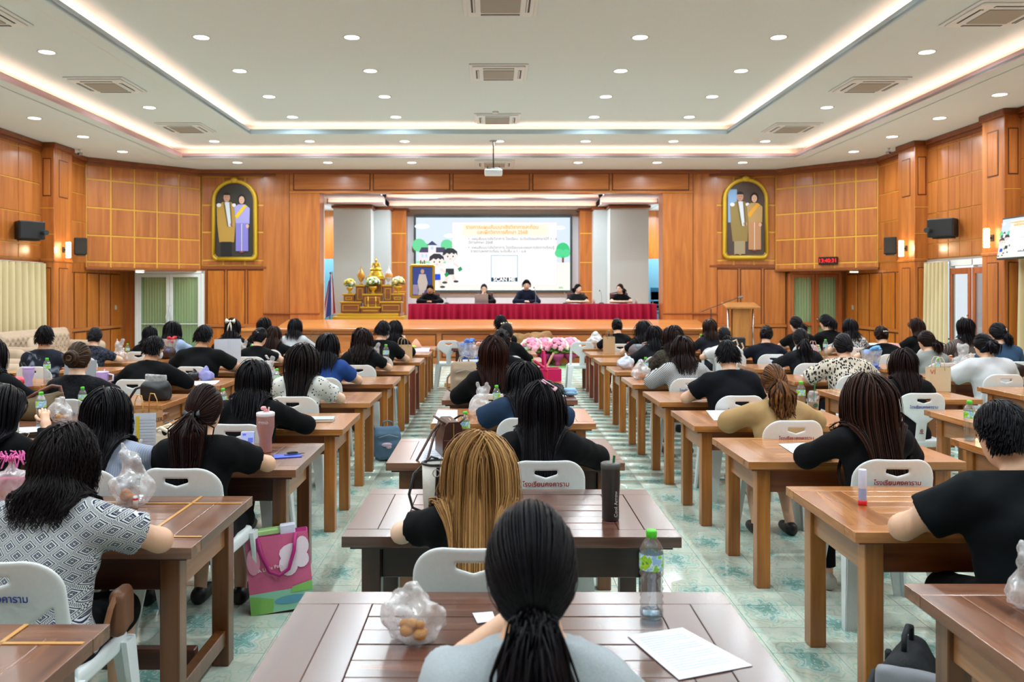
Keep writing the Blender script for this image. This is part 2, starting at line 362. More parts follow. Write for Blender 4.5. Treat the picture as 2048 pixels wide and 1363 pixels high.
# ---------------------------------------------------------------- ceiling: three levels with lit coves
def ring(name, x, y, hx, hy, z, t, m, parent=None):
    b = MB()
    b.box(((x[0]+hx[0])/2, (y[0]+y[1])/2, z+t/2), (hx[0]-x[0], y[1]-y[0], t)); b.box(((x[1]+hx[1])/2, (y[0]+y[1])/2, z+t/2), (x[1]-hx[1], y[1]-y[0], t))
    b.box(((hx[0]+hx[1])/2, (y[0]+hy[0])/2, z+t/2), (hx[1]-hx[0], hy[0]-y[0], t)); b.box(((hx[0]+hx[1])/2, (hy[1]+y[1])/2, z+t/2), (hx[1]-hx[0], y[1]-hy[1], t))
    return b.build(name, m, parent)
H1x, H1y, H2x, H2y = (-7.26, 7.08), (-4.6, 19.3), (-5.2, 5.04), (-2.6, 17.7)
ceiling = struct(ring('ceiling', (LX-.3, RX+.3), (YB-.2, 26.6), H1x, H1y, Z0, .04, CEIL))
ring('middle_level', (H1x[0]-.45, H1x[1]+.45), (H1y[0]-.45, H1y[1]+.45), H2x, H2y, Z1, .04, CEIL, ceiling)
span('upper_level', (H2x[0]-.45, H2x[1]+.45), (H2y[0]-.45, H2y[1]+.45), (Z2, Z2+.05), CEIL, ceiling)
def cove(hx, hy, z, z2, lipm, tag_):
    e = .03
    for k, (a, b_, c, d_) in enumerate(((hx[0]-.02, hx[0], hy[0], hy[1]), (hx[1], hx[1]+.02, hy[0], hy[1]), (hx[0]-.02, hx[1]+.02, hy[1], hy[1]+.02), (hx[0]-.02, hx[1]+.02, hy[0]-.02, hy[0]))):
        span('cove_lip', (a, b_), (c, d_), (z-.005, z+.10), lipm, ceiling)
    w = .26
    for (a, b_, c, d_) in ((hx[0]-w-.02, hx[0]-w, hy[0]-w, hy[1]+w), (hx[1]+w, hx[1]+w+.02, hy[0]-w, hy[1]+w), (hx[0]-w, hx[1]+w, hy[1]+w, hy[1]+w+.02), (hx[0]-w, hx[1]+w, hy[0]-w-.02, hy[0]-w)):
        span('cove_face', (a, b_), (c, d_), (z, z2), CEILW, ceiling)
    s = .12
    for (a, b_, c, d_) in ((hx[0]-s-e, hx[0]-s, hy[0], hy[1]), (hx[1]+s, hx[1]+s+e, hy[0], hy[1]), (hx[0], hx[1], hy[1]+s, hy[1]+s+e), (hx[0], hx[1], hy[0]-s-e, hy[0]-s)):
        o = span('light_strip', (a, b_), (c, d_), (z+.042, z+.06), LEDW, ceiling)
cove(H1x, H1y, Z0, Z1, PINK, 1); cove(H2x, H2y, Z1, Z2, BLUE, 2)

DIFF = mat('ffffff', .5, emit=5.0); RIM = mat('e8e8e6', .5)
rim_me = MB().lathe([(.105, -.004), (.128, -.008), (.131, 0), (.105, 0)], 24).me('rim', RIM, True)
dif_me = MB().lathe([(0, -.002), (.06, -.004), (.106, -.002)], 24).me('diffuser', DIFF, True)
lamp = bpy.data.lights.new('lamp', 'AREA'); lamp.shape = 'DISK'; lamp.size = .15; lamp.energy = DOWN_W; lamp.color = (.84, .94, 1.0); lamp.spread = math.radians(165)
lamp2 = lamp.copy(); lamp2.energy = DOWN_W*3.4
def downlight(x, y, z, label, grp, lp=None):
    t = thing('ceiling_downlight', label, 'light', (x, y, z), 0, grp)
    obj('rim', rim_me, t); obj('diffuser', dif_me, t); obj('lamp', lp or lamp, t, (0, 0, -.012)); return t
OR = ['first', 'second', 'third', 'fourth', 'fifth', 'sixth', 'seventh', 'eighth', 'ninth', 'tenth', 'eleventh', 'twelfth']
ICX = (-4.14, -2.0, 2.1, 4.07)
for i, x in enumerate(ICX):
    for j in range(11):
        y = 17.06-1.775*j
        if j < 5: lb = f'round downlight in the highest ceiling recess, {OR[i]} column from left, {OR[j]} row from the stage'
        else: lb = 'round downlight in the highest ceiling recess above the camera'
        downlight(x, y, Z2, lb, 'downlights of the highest recess')
MX = (-6.27, -4.12, -1.98, .15, 2.1, 4.08, 6.15)
for i, x in enumerate(MX): downlight(x, 18.6, Z1, f'round downlight on the middle ceiling band before the stage, {OR[i]} from left', 'downlights of the middle band')
for s, x in (('left', -6.32), ('right', 6.16)):
    for j in range(5):
        y = 15.2-3.5*j
        downlight(x, y, Z1, f'round downlight on the {s} middle ceiling band, {OR[j]} from the stage' if j < 2 else f'round downlight on the {s} middle ceiling band above the camera', 'downlights of the middle band')
for i, x in enumerate((-6.2, -4.0, -1.96, 2.08, 4.0, 6.08)): downlight(x, 20.05, Z0, f'small looking round downlight on the lowest ceiling band above the stage front, {OR[i]} from left', 'downlights of the lowest band')
for s, x in (('left', -8.3), ('right', 8.1)):
    for j in range(12):
        y = 18.5-1.775*j
        downlight(x, y, Z0, f'round downlight on the lowest ceiling band along the {s} wall, {OR[j]} from the stage' if j < 4 else f'round downlight on the lowest ceiling band along the {s} wall, out of view', 'downlights of the lowest band')

# ceiling cassette air conditioners
def aircon(x, y, z, label):
    t = thing('ceiling_air_conditioner', label, 'air conditioner', (x, y, z), 0, 'ceiling air conditioners')
    b = MB(); b.box((0, 0, -.012), (.95, .95, .024), .008); b.box((0, 0, -.034), (.86, .86, .03), .014); b.build('panel', mat('e9ebee', .4), t)
    g = MB(); g.box((0, 0, -.053), (.50, .50, .016), .006); g.build('grille', mat('a79f96', .6), t)
    for k in range(4):
        a = k*math.pi/2; R_ = lambda r: (-r*math.sin(a), r*math.cos(a))
        f = bx('louvre', R_(.345)+(-.0495,), (.5, .05, .006), DARK, t, 0, (0, 0, a)); bx('vane', (0, -.01, -.006), (.48, .022, .006), mat('dfe2e6', .4), f, 0, (math.radians(25), 0, 0))
    return t
for i, y in enumerate((17.16, 13.55, 10.3)): aircon(.1, y, Z2, f'square ceiling air conditioner on the room axis, {OR[i]} from the stage')
aircon(.05, 20.1, Z0, 'square ceiling air conditioner right behind the projector')
for i, y in enumerate((17.0, 13.5, 10.05)):
    aircon(-6.32, y, Z1, f'square ceiling air conditioner on the left middle band, {OR[i]} from the stage'); aircon(6.16, y, Z1, f'square ceiling air conditioner on the right middle band, {OR[i]} from the stage')
sd = thing('smoke_detector', 'small round smoke detector on the ceiling before the farthest central air conditioner', 'detector', (.06, 16.55, Z2))
MB().lathe([(.0, -.05), (.05, -.048), (.065, -.025), (.06, 0), (0, 0)], 18).build('housing', WHITE, sd, smooth=True)
sd2 = thing('ceiling_sensor', 'small pale sensor box on the ceiling under the nearest central air conditioner', 'sensor', (.0, 9.7, Z2))
MB().box((0, 0, -.03), (.16, .12, .06), .015).build('housing', mat('d9d2cc', .5), sd2); MB().lathe([(0, -.075), (.03, -.07), (.035, -.05)], 14).build('lens', WHITE, sd2, smooth=True)

# projector on its pole
pj = thing('projector', 'white projector hanging on a thin dark pole before the stage', 'projector', (.02, 18.55, Z1))
MB().tube([(0, 0, 0), (0, 0, -.62)], .016, 10).build('pole', mat('2c3a37', .4, .6), pj); MB().lathe([(.0, 0), (.09, 0), (.09, -.012), (0, -.012)], 18).build('ceiling_plate', mat('9a9f9e', .4, .5), pj)
MB().box((0, 0, -.63), (.3, .22, .02), .005).box((-.13, 0, -.60), (.015, .2, .05)).box((.13, 0, -.60), (.015, .2, .05)).build('bracket', mat('33403d', .4, .6), pj)
MB().box((.0, 0, -.71), (.40, .34, .12), .02).build('body', mat('e3e5e8', .4), pj)
MB().lathe([(0, .05), (.035, .05), (.04, 0), (.03, -.01)], 18, M=Matrix.Translation((.1, .17, -.71)) @ Matrix.Rotation(-math.pi/2, 4, 'X')).build('lens', DARK, pj, smooth=True)
pm = MB()
for k in range(5): pm.box((.02+k*.022, -.172, -.68), (.014, .006, .02))
pm.build('rear_port_row', mat('d8ffff', .4), pj)

# ---------------------------------------------------------------- walls
def wall(name, a, b_, z, th, m, nrm=1):
    """a vertical wall from a to b (plan), thickness th behind its face; returns object with local x along the wall, local -y into the room"""
    a = Vector((a[0], a[1], 0)); b_ = Vector((b_[0], b_[1], 0)); L = (b_-a).length; an = math.atan2((b_-a).y, (b_-a).x)
    V, Fc = box_vf((L/2, th/2, (z[0]+z[1])/2), (L, th, z[1]-z[0]))
    o = struct(obj(name, mesh(name, V, Fc, m, False), None, a, (0, 0, an))); o['L'] = L; return o
def panels(w, us, zs, gap, m, t=.02, bev=.004, name='panel'):
    bx('groove_backing', ((us[0]+us[-1])/2, -.003, (zs[0]+zs[-1])/2), (us[-1]-us[0], .006, zs[-1]-zs[0]), YEL, w)
    for i in range(len(us)-1):
        for j in range(len(zs)-1):
            u0, u1, z0, z1 = us[i]+gap/2, us[i+1]-gap/2, zs[j]+gap/2, zs[j+1]-gap/2
            bx(name, ((u0+u1)/2, -t/2, (z0+z1)/2), (u1-u0, t, z1-z0), m, w, bev)
def lin(a, b_, n): return [a+(b_-a)*i/n for i in range(n+1)]
def fielded(w, us, zs, m, frame=None, t=.03, gap=.1):
    """lower wainscot: dark-lined raised panels"""
    L0, L1 = us[0], us[-1]; bx("backing_board", ((L0+L1)/2, -.003, (zs[0]+zs[-1])/2), (L1-L0, .006, zs[-1]-zs[0]+.1), m, w)
    for j in range(len(zs)-1):
        for i in range(len(us)-1):
            u0, u1, z0, z1 = us[i]+gap/2, us[i+1]-gap/2, zs[j]+gap/2, zs[j+1]-gap/2
            bx('panel_rebate', ((u0+u1)/2, -.008, (z0+z1)/2), (u1-u0+.05, .012, z1-z0+.05), GROOVE, w)
            bx('panel', ((u0+u1)/2, -t/2, (z0+z1)/2), (u1-u0, t, z1-z0), m, w, .008)
# left side: upper wall, lower wall behind curtain, recess
wl = wall('wall_left', (LX, YB), (LX, 21.3), (0, Z0), .15, WD)
cut = [15.0, 15.8, 16.6, 17.35]; uz = [2.42, 2.72, 3.35, 4.0, 4.66, 4.80]
panels(wl, [u-YB for u in lin(9.6, 17.4, 9)], uz, .022, WD, .02)
panels(wl, [u-YB for u in (18.1, 19.3)], uz, .022, WD, .02)
fielded(wl, [u-YB for u in lin(18.12, 21.1, 5)], [.12, .85, 2.22], WDL)
bx('rail', ((17.4+YB)/2-YB+2.5, -.02, 2.37), (20, .04, .05), WTRIM, wl)
bx('rail', (19.6-YB, -.03, .87), (3.0, .05, .07), WDX, wl, .01); bx('rail', (19.6-YB, -.03, .06), (3.0, .05, .12), WDX, wl, .01)
bx('switch_plate', (20.75-YB, -.045, 1.35), (.07, .02, .11), mat('b9b2a2', .4), wl)
wr = wall('wall_right', (RX, 21.3), (RX, 17.2), (0, Z0), .15, WD)
panels(wr, [21.3-u for u in (19.4, 17.86)][::1], uz, .022, WD)
fielded(wr, [21.3-u for u in lin(21.1, 17.9, 5)], [.12, .85, 2.22], WDL)
bx('rail', (1.7, -.03, .87), (3.2, .05, .07), WDX, wr, .01); bx('rail', (1.7, -.03, .06), (3.2, .05, .12), WDX, wr, .01)
bx('switch_plate', (.6, -.045, 1.35), (.07, .02, .11), mat('b9b2a2', .4), wr)
wr2 = wall('wall_right_upper', (RX, 17.2), (RX, 13.6), (2.36, Z0), .15, WD)
panels(wr2, lin(.0, 2.4, 6), uz, .016, WD); panels(wr2, lin(3.05, 3.6, 1), uz, .016, WD)
wr3 = wall('wall_right_near', (RX, 13.6), (RX, YB), (0, Z0), .15, WD)
panels(wr3, lin(0, 6.4, 8), uz, .016, WD); bx('rail', (3.3, -.02, 2.37), (7, .04, .05), WTRIM, wr3)
bx('rail', (1.5, -.02, 2.37), (3.2, .05, .06), mat('9c9691', .5), wr2)
wb = wall('wall_back', (RX+.2, YB), (LX-.2, YB), (0, Z0), .15, mat('d8cbb4', .7))
# far wall: pieces left and right of the stage
def far_side(sgn, name, x0, x1, door_x):
    """x0 outer corner near side wall, x1 inner edge at the flank"""
    w = wall(name, (x0, 21.35), (x1, 21.35), (0, Z0), .12, YEL); return w
wfl = wall('wall_far_left', (LX-.1, 21.3), (-5.87, 21.3), (0, Z0), .12, WD)
ux = lambda px: (px-CX)*21.3/F-(LX-.1)
zz = lambda py: H-(py-CY)*21.3/F
zr = [zz(y) for y in (531, 520, 464, 410, 354, 347)]
panels(wfl, [ux(x) for x in (404, 447, 490, 531)], zr, .045, WD)
bx('rail', (ux(470), -.03, zz(535)), (ux(533)-ux(405), .05, .06), WTRIM, wfl)
fielded(wfl, [ux(x) for x in (412, 452, 493, 532)], [.15, .86, zz(537)], WDL)
bx('rail', (ux(470), -.03, .87), (ux(533)-ux(411), .05, .08), WDX, wfl, .01); bx('rail', (ux(470), -.03, .07), (ux(533)-ux(411), .05, .14), WDX, wfl, .01)
wfr = wall('wall_far_right', (5.75, 21.3), (RX+.1, 21.3), (0, Z0), .12, WD)
ux2 = lambda px: (px-CX)*21.3/F-5.75
panels(wfr, [ux2(x) for x in (1430, 1467, 1508, 1552)], zr, .045, WD)
bx('rail', (ux2(1490), -.03, zz(532)), (ux2(1575)-ux2(1431), .05, .06), WTRIM, wfr)
fielded(wfr, [ux2(x) for x in (1430, 1478, 1525, 1574)], [.15, .86, zz(535)], WD)
bx('rail', (ux2(1502), -.03, .87), (ux2(1574)-ux2(1431), .05, .08), WDX, wfr, .01); bx('rail', (ux2(1502), -.03, .07), (ux2(1574)-ux2(1431), .05, .14), WDX, wfr, .01)
# angled upper bays above the two corner doors
for nm, a, b_ in (('wall_bay_left', (-9.5, 19.25), (-7.52, 21.25)), ('wall_bay_right', (7.28, 21.25), (9.06, 19.35))):
    w = wall(nm, a, b_, (2.27, Z0), .06, WD); L = w['L']
    panels(w, lin(.02, L-.02, 5), [2.31, 2.45, 3.07, 3.72, 4.38, 4.72], .038, WD); bx('rail', (L/2, -.01, 2.29), (L, .05, .05), WTRIM, w)
    so = MB().prism([(a[0], a[1]), (b_[0], b_[1]), (b_[0] if nm.endswith('right') else a[0], max(a[1], b_[1])), ], 2.27, 2.31, 'z') if False else None
sof = MB().prism([(-9.5, 19.25), (-7.52, 21.25), (-9.5, 21.25)], 2.268, 2.30, 'z').prism([(7.28, 21.25), (9.06, 19.35), (9.06, 21.25)], 2.268, 2.30, 'z')
struct(sof.build('trim_1', WDX))
# cornice along every wall top
def cornice(name, pts, m=WTRIM):
    b = MB()
    for (x0, y0), (x1, y1) in zip(pts[:-1], pts[1:]):
        a = Vector((x0, y0, 0)); d = Vector((x1-x0, y1-y0, 0)); L = d.length; M = Matrix.Translation(a) @ Matrix.Rotation(math.atan2(d.y, d.x), 4, 'Z')
        b.box((L/2, -.05, Z0-.05), (L+.06, .10, .10), .012, M=M); b.box((L/2, -.03, Z0-.13), (L+.03, .06, .07), .01, M=M)
    return struct(b.build(name, m))
cornice('trim_2', [(LX, 2), (LX, 19.25), (-7.52, 21.25), (-5.6, 21.28)]); cornice('trim_3', [(5.6, 21.28), (7.28, 21.25), (RX, 19.35), (RX, 2)])
# pilasters
def pilaster(name, x, y0, y1, sgn):
    w = .30; o = struct(obj(name, None, None, (x, (y0+y1)/2, 0))); d = y1-y0
    V, Fc = box_vf((-sgn*w/2, 0, Z0/2), (w, d, Z0), .01); b = obj('shaft', mesh('shaft', V, Fc, WD, False), o)
    bx('capital', (-sgn*(w/2+.015), 0, Z0-.06), (w+.06, d+.08, .12), WTRIM, o, .015); bx('band', (-sgn*(w/2+.005), 0, 2.40), (w+.02, d+.03, .06), WDX, o, .01)
    bx('plinth', (-sgn*(w/2+.01), 0, .1), (w+.04, d+.04, .2), WTRIM, o, .01)
    for (za, zb) in ((3.75, 4.55), (.35, 2.25)):
        bx('panel_rebate', (-sgn*(w+.002), 0, (za+zb)/2), (.006, d*.5, zb-za), GROOVE, o); bx('panel', (-sgn*(w+.006), 0, (za+zb)/2), (.012, d*.5-.04, zb-za-.04), WD, o, .004)
        bx('panel_rebate', (-sgn*w/2, -d/2-.002, (za+zb)/2), (w*.6, .006, zb-za), GROOVE, o); bx('panel', (-sgn*w/2, -d/2-.006, (za+zb)/2), (w*.6-.04, .012, zb-za-.04), WDL if za < 1 else WD, o, .004)
    bx('seam', (-sgn*w/2, -d/2-.002, 3.5), (w, .006, .012), YEL, o); bx('seam', (-sgn*w/2, -d/2-.002, 2.95), (w, .006, .012), YEL, o)
    return o
pilaster('trim_4', LX, 17.35, 18.1, -1); pilaster('trim_5', RX, 17.16, 17.86, 1); pilaster('trim_6', RX, 14.15, 14.8, 1)

# ---------------------------------------------------------------- stage
FY = 21.25
fx = lambda px, d=FY: (px-CX)*d/F
fz = lambda py, d=FY: H-(py-CY)*d/F
pro = struct(obj('wall_proscenium', None, None, (0, FY, 0)))
def pspan(name, x, y, z, m, bev=0.): return span(name, x, y, z, m, pro, bev)
PL, PR, QL, QR = fx(580), fx(640), fx(1325), fx(1385)
pspan('column', (PL, PR), (-.04, .5), (0, fz(383)), WDX if 0 else WD, .01); pspan('column', (QL, QR), (-.04, .5), (0, fz(383)), WD, .01)
pspan('flank', (-5.9, PL), (0, .3), (0, Z0), WD); pspan('flank', (QR, 5.78), (0, .3), (0, Z0), WD)
for x in (PL, QR): pspan('groove', (x-.015, x+.015), (-.012, .02), (1.0, Z0-.1), GROOVE)
pspan('header', (PL, QR), (-.02, .5), (fz(384), Z0), WDX)
for i in range(5):
    a = PL+.06+(QR-PL-.12)*i/5; b_ = PL+.06+(QR-PL-.12)*(i+1)/5
    pspan('panel_rebate', (a+.03, b_-.03), (-.03, -.01), (fz(381), fz(346)), GROOVE); pspan('header_panel', (a+.055, b_-.055), (-.045, -.01), (fz(379.3), fz(347.7)), WDX, .008)
pspan('header_edge', (PL, QR), (-.06, .02), (fz(386), fz(383)), STG, .008)
pspan('cornice_board', (-5.95, 5.85), (-.09, .02), (Z0-.10, Z0), WTRIM, .01)
for a, b_ in ((-5.9, PR), (QL, 5.78)): pspan('dado_line', (a, b_), (-.06, .0), (fz(628), fz(625.5)), WTRIM, .005)
# sloping fascia and panelled front of the stage
sf = struct(obj('stage_front', None, None, (0, 20.0, 0)))
MB().prism([(0, .80), (0, .855), (1.24, 1.03), (1.24, .80)], -5.26, 5.26, 'x').build('sloping_fascia', STG, sf)
span('nosing', (-5.30, 5.30), (-.05, .03), (.80, .86), WDX, sf, .015); span('riser', (-5.26, 5.26), (.05, 1.25), (0, .80), WDX, sf)
for i in range(8):
    a = -5.2+1.3*i; span('panel_rebate', (a+.06, a+1.24), (.035, .05), (.14, .72), GROOVE, sf); span('riser_panel', (a+.09, a+1.21), (.022, .05), (.17, .69), WDX, sf, .006)
for a, b_ in ((-6.3, -5.27), (5.27, 6.3)):
    span('side_step', (a, b_), (.15, 1.24), (0, .78), WDX, sf); span('side_step_edge', (a, b_), (.10, 1.24), (.78, .84), STG, sf, .01)
SZ = .68
stage = struct(span('stage_floor', (-6, 6), (21.24, 26.1), (SZ-.05, SZ), STG))
sb = struct(span('wall_stage_back', (-6, 6), (26.0, 26.15), (SZ, 5.0), mat('c3c7cd', .7)))
for s in (-1, 1): struct(span('wall_stage_wing', (s*5.75-.05, s*5.75+.05), (21.7, 26.0), (SZ, 5.0), PAINT))
# stage ceiling, stepped coves
sc_ = struct(obj('stage_ceiling', None, None, (0, 21.3, 0)))
def cspan(n_, x, y, z, m): return span(n_, x, (y[0]-21.3, y[1]-21.3), z, m, sc_)
LED2 = mat('ffc9ae', .5, emit=COVE_E*1.1)
def step(x0, x1, y, za, zb):
    cspan('cove_lip', (x0, x1), (y, y+.02), (za, za+.055), PINK); cspan('cove_face', (x0, x1), (y+.25, y+.27), (za, zb+.02), CEILW); cspan('light_strip', (x0, x1), (y+.12, y+.15), (za+.02, za+.035), LED2)
for (x0, x1, ya, yb) in ((-3.2, 3.2, 25.3, 24.65), (-4.9, -3.2, 24.3, 23.7), (3.2, 4.9, 24.3, 23.7)):
    cspan('ceiling_low', (x0, x1), (ya, 26.0), (4.33, 4.35), CEIL); step(x0, x1, ya, 4.33, 4.52)
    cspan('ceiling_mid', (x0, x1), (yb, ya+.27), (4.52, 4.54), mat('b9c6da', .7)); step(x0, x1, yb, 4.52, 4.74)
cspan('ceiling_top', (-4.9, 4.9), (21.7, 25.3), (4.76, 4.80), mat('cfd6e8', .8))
for s in (-1, 1): cspan('ceiling_low', (min(s*4.9, s*6), max(s*4.9, s*6)), (21.7, 26.0), (4.30, 4.35), CEIL); cspan('cove_lip', (min(s*4.88, s*4.9), max(s*4.88, s*4.9)), (21.7, 24.3), (4.35, 4.76), CEILW)
for x in (-2.05, .02, 2.05): downlight(x, 23.9, 4.76, f'round downlight in the stage ceiling, {OR[int(round(x/2.05))+1]} from left', 'stage downlights', lamp2)
for x, s in ((-5.25, 'left'), (5.25, 'right')): downlight(x, 24.6, 4.30, f'round downlight over the {s} wing of the stage', 'stage downlights', lamp2)
def stage_pillar(name, x0, x1, y0, zt, m, cap=True):
    o = struct(obj(name, None, None, ((x0+x1)/2, y0, SZ))); w = x1-x0
    span('shaft', (-w/2, w/2), (0, 26-y0), (0, zt-SZ), m, o)
    if cap: span('capital', (-w/2-.06, w/2+.06), (-.05, 26-y0), (zt-SZ-.01, zt-SZ+.07), WTRIM, o, .012)
    return o
for k, (a, b_, c, d_, e, f_) in enumerate(((667, 742, 742, 779, 781, 812), (1220, 1297, 1188, 1222, 1160, 1187))):
    p_ = stage_pillar(f'trim_{7+3*k}', fx(a, 24.4), fx(b_, 24.4), 24.4, 4.23, PAINT); stage_pillar(f'trim_{8+3*k}', fx(c, 25.0), fx(d_, 25.0), 25.0, 4.25, mat('c2c9c9', .8))
    pw = stage_pillar(f'trim_{9+3*k}', fx(e, 25.5), fx(f_, 25.5), 25.5, 4.27, WD)
    for z in (1.45, 2.35, 3.25): bx('seam', (0, -.004, z-SZ+.3), (fx(f_, 25.5)-fx(e, 25.5), .01, .03), YEL, pw)
for s in (-1, 1):
    w = struct(obj('wall_wing_lining', None, None, (s*5.25, 25.9, SZ))); span('blue_dado', (-.5, .5), (0, .08), (0, 2.1), mat('6fa6bd', .7), w); span('wood_upper', (-.5, .5), (0, .08), (2.1, 3.65), WDL, w)
    span('edge_light_panel', (-s*.78-.02, -s*.78+.02), (-4.1, -4.05), (0, 3.64), mat('efe9dc', .6), w)
# ---------------------------------------------------------------- tables
HON = dict(top=wood('85491c', 'a56a36', 'bd8350', 'X', 1.2, .26, .5, .22), end=wood('85491c', 'a3652f', 'ba7f4a', 'Y', 1.2, .26, .5, .22), leg=wood('7d4514', '9c5e22', 'b0732f', 'Z', 1.1, .35, .3, .25), ap=wood('6a3416', '87481f', '995a2c', 'X', 1., .35, .3, .2))
DRK = dict(top=wood('3f241b', '58372c', '6d4a3d', 'X', 1.2, .24, .5, .25), end=wood('3f241b', '55352b', '6a473b', 'Y', 1.2, .24, .5, .2), leg=wood('2c1812', '3b221a', '4a2e24', 'Z', 1., .35, .3, .2), ap=wood('22120e', '33201a', '402820', 'X', 1., .35, .3, .2))
MIX = dict(top=wood('553220', '744a33', '8c5f45', 'X', 1.2, .24, .5, .25), end=wood('553220', '6f4630', '875a40', 'Y', 1.2, .24, .5, .2), leg=wood('4c2a12', '633a1a', '7a4b24', 'Z', 1., .35, .3, .25), ap=wood('331811', '4a261a', '5b3222', 'X', 1., .35, .3, .2))
RED = dict(top=HON['top'], end=HON['end'], leg=wood('5a2514', '74361e', '86472a', 'Z', 1., .35, .3, .25), ap=HON['ap'])
INL = mat('c08a45', .35)
TW = {}
def table(x0, x1, yn, label, st=HON, dep=.80, inlay=False, stretch=False, slats=6):
    w = x1-x0; t = thing('wooden_table', label, 'table', ((x0+x1)/2, yn+dep/2, 0), random.uniform(-.006, .006), 'wooden tables set out in rows')
    T0, T1 = .706, .75; X, Y = w/2, dep/2; g = .0018
    def pl(name, xa, xb, ya, yb, m, z1=T1, z0=T0): return span(name, (xa+g/2, xb-g/2), (ya+g/2, yb-g/2), (z0, z1-random.choice((0, .0006, .0012))), m, t, .0015)
    fb = .105
    pl('plank', -X, X, -Y, -Y+fb, st['top']); pl('plank', -X, X, Y-fb, Y, st['top'])
    for s in (-1, 1):
        a, b_ = sorted((s*X, s*(X-.13))); pl('plank', a, b_, -Y+fb, Y-fb, st['end'])
        a, b_ = sorted((s*(X-.13), s*(X-.235))); pl('plank', a, b_, -Y+fb, Y-fb, st['end'])
    for k in range(slats):
        h = (dep-2*fb)/slats; pl('plank', -X+.235, X-.235, -Y+fb+k*h+.001, -Y+fb+(k+1)*h-.001, st['top'], T1-.001)
    bx('under_frame', (0, 0, T0-.008), (w-.06, dep-.06, .014), st['ap'], t)
    if inlay:
        for s in (-1, 1):
            bx('inlay_strip', (s*(X-.24), 0, T1+.0016), (.014, dep-.02, .002), INL, t); bx('inlay_strip', (0, s*(Y-.14), T1+.0016), (w-.02, .014, .002), INL, t)
    o = .10; L = .078
    for sx in (-1, 1):
        for sy in (-1, 1): bx('leg', (sx*(X-o-L/2+.03), sy*(Y-o-L/2+.035), T0/2-.007), (L, L, T0-.014), st['leg'], t, .004)
    for sy in (-1, 1): bx('apron', (0, sy*(Y-o-.02), T0-.085), (w-2*o-L*1.2, .024, .14), st['ap'], t, .003)
    for sx in (-1, 1): bx('apron', (sx*(X-o+.0), 0, T0-.085), (.024, dep-2*o-L*1.0, .14), wood('7a4a2c', '96653f', 'a87850', 'Y', 1., .35, .3, .2) if st is not DRK else st['ap'], t, .003)
    if stretch:
        for sx in (-1, 1): bx('stretcher', (sx*(X-o-L/2+.03), 0, .13), (.05, dep-2*o-L, .07), st['leg'], t, .004)
        bx('stretcher', (0, .06, .13), (w-2*o-L*1.2, .05, .09), st['ap'], t, .004)
    return t
RW = [1.95, 3.34, 4.73, 6.01, 7.33, 8.7, 10.1, 11.5, 12.85, 14.2]
CW = [1.88, 3.28, 4.70, 6.12, 7.45, 8.85, 10.2, 11.6, 13.0, 14.4]
LW = [1.62, 3.14, 4.52, 5.86, 7.27, 8.76, 10.2, 11.5, 12.9, 14.2]
NTH = ['nearest', 'second', 'third', 'fourth', 'fifth', 'sixth', 'seventh', 'eighth', 'ninth', 'farthest']
def nth(i): return NTH[i]+(' from the camera' if 0 < i < 9 else '')
for i, y in enumerate(CW):
    st = (DRK, DRK, MIX, HON, MIX, RED, MIX, RED, RED, DRK)[i]; x0, x1 = ((-.61, .745), (-.60, .755), (-.61, .755), (-.46, .77), (-.46, .77), (-.52, .75), (-.5, .75), (-.5, .72), (-.5, .7), (-.72, .5))[i]
    if i == 9: table(x0, x1, y, 'dark wooden table in the centre column, farthest of all, nearest the stage', st)
    else: table(x0, x1, y, f'{"dark brown" if st is DRK else "brown"} wooden slatted table in the centre column, {nth(i)}', st)
for i, y in enumerate(RW):
    st = (MIX, HON, HON, HON, HON, HON, HON, HON, RED, RED)[i]
    table((1.37, 1.47, 1.47, 1.47, 1.48, 1.48, 1.5, 1.5, 1.52, 1.55)[i], 2.72, y, f'honey brown wooden table in the column right of the central aisle, {nth(i)}', st)
for i, y in enumerate(LW):
    st = (MIX, MIX, MIX, HON, HON, HON, HON, RED, HON, HON)[i]
    table(-2.42, (-1.12, -1.145, -1.08, -1.065, -1.08, -1.06, -1.03, -1.01, -1.0, -1.0)[i], y, f'{"dark inlaid" if i < 2 else "honey brown"} wooden table in the column left of the central aisle, {nth(i)}', st, inlay=i < 2, stretch=i < 3)
for i, y in enumerate((4.72, 6.05, 7.5, 9.0, 10.45, 11.9, 13.25)):
    table((3.06, 3.58, 3.25, 3.30, 3.34, 3.36, 3.2)[i], (4.46, 4.8, 4.46, 4.52, 4.56, 4.58, 4.6)[i], y, f'honey brown wooden table in the second column right of the aisle, {OR[i]} from the camera')
for i, y in enumerate((7.72, 9.1, 10.5, 11.9, 13.2)): table(5.0, 6.2, y, f'honey brown wooden table in the third column right of the aisle, {OR[i]} from the camera')
for i, y in enumerate((10.7, 12.0, 13.4)): table(6.42, 7.6, y, f'brown wooden table in the rightmost column by the glass doors, {OR[i]} from the camera')
for i, y in enumerate((4.7, 5.9, 7.11, 8.6, 10.0, 11.45, 12.8, 14.2)): table(-4.15+(.0 if i > 1 else -.05), -2.85 if i > 1 else -2.62, y, f'brown wooden table in the second column left of the aisle, {OR[i]} from the camera', MIX if i < 2 else HON)
for i, y in enumerate((7.2, 8.6, 10.0, 11.4, 12.8)): table(-6.0, -4.72, y, f'brown wooden table in the leftmost column before the sofas, {OR[i]} from the camera')

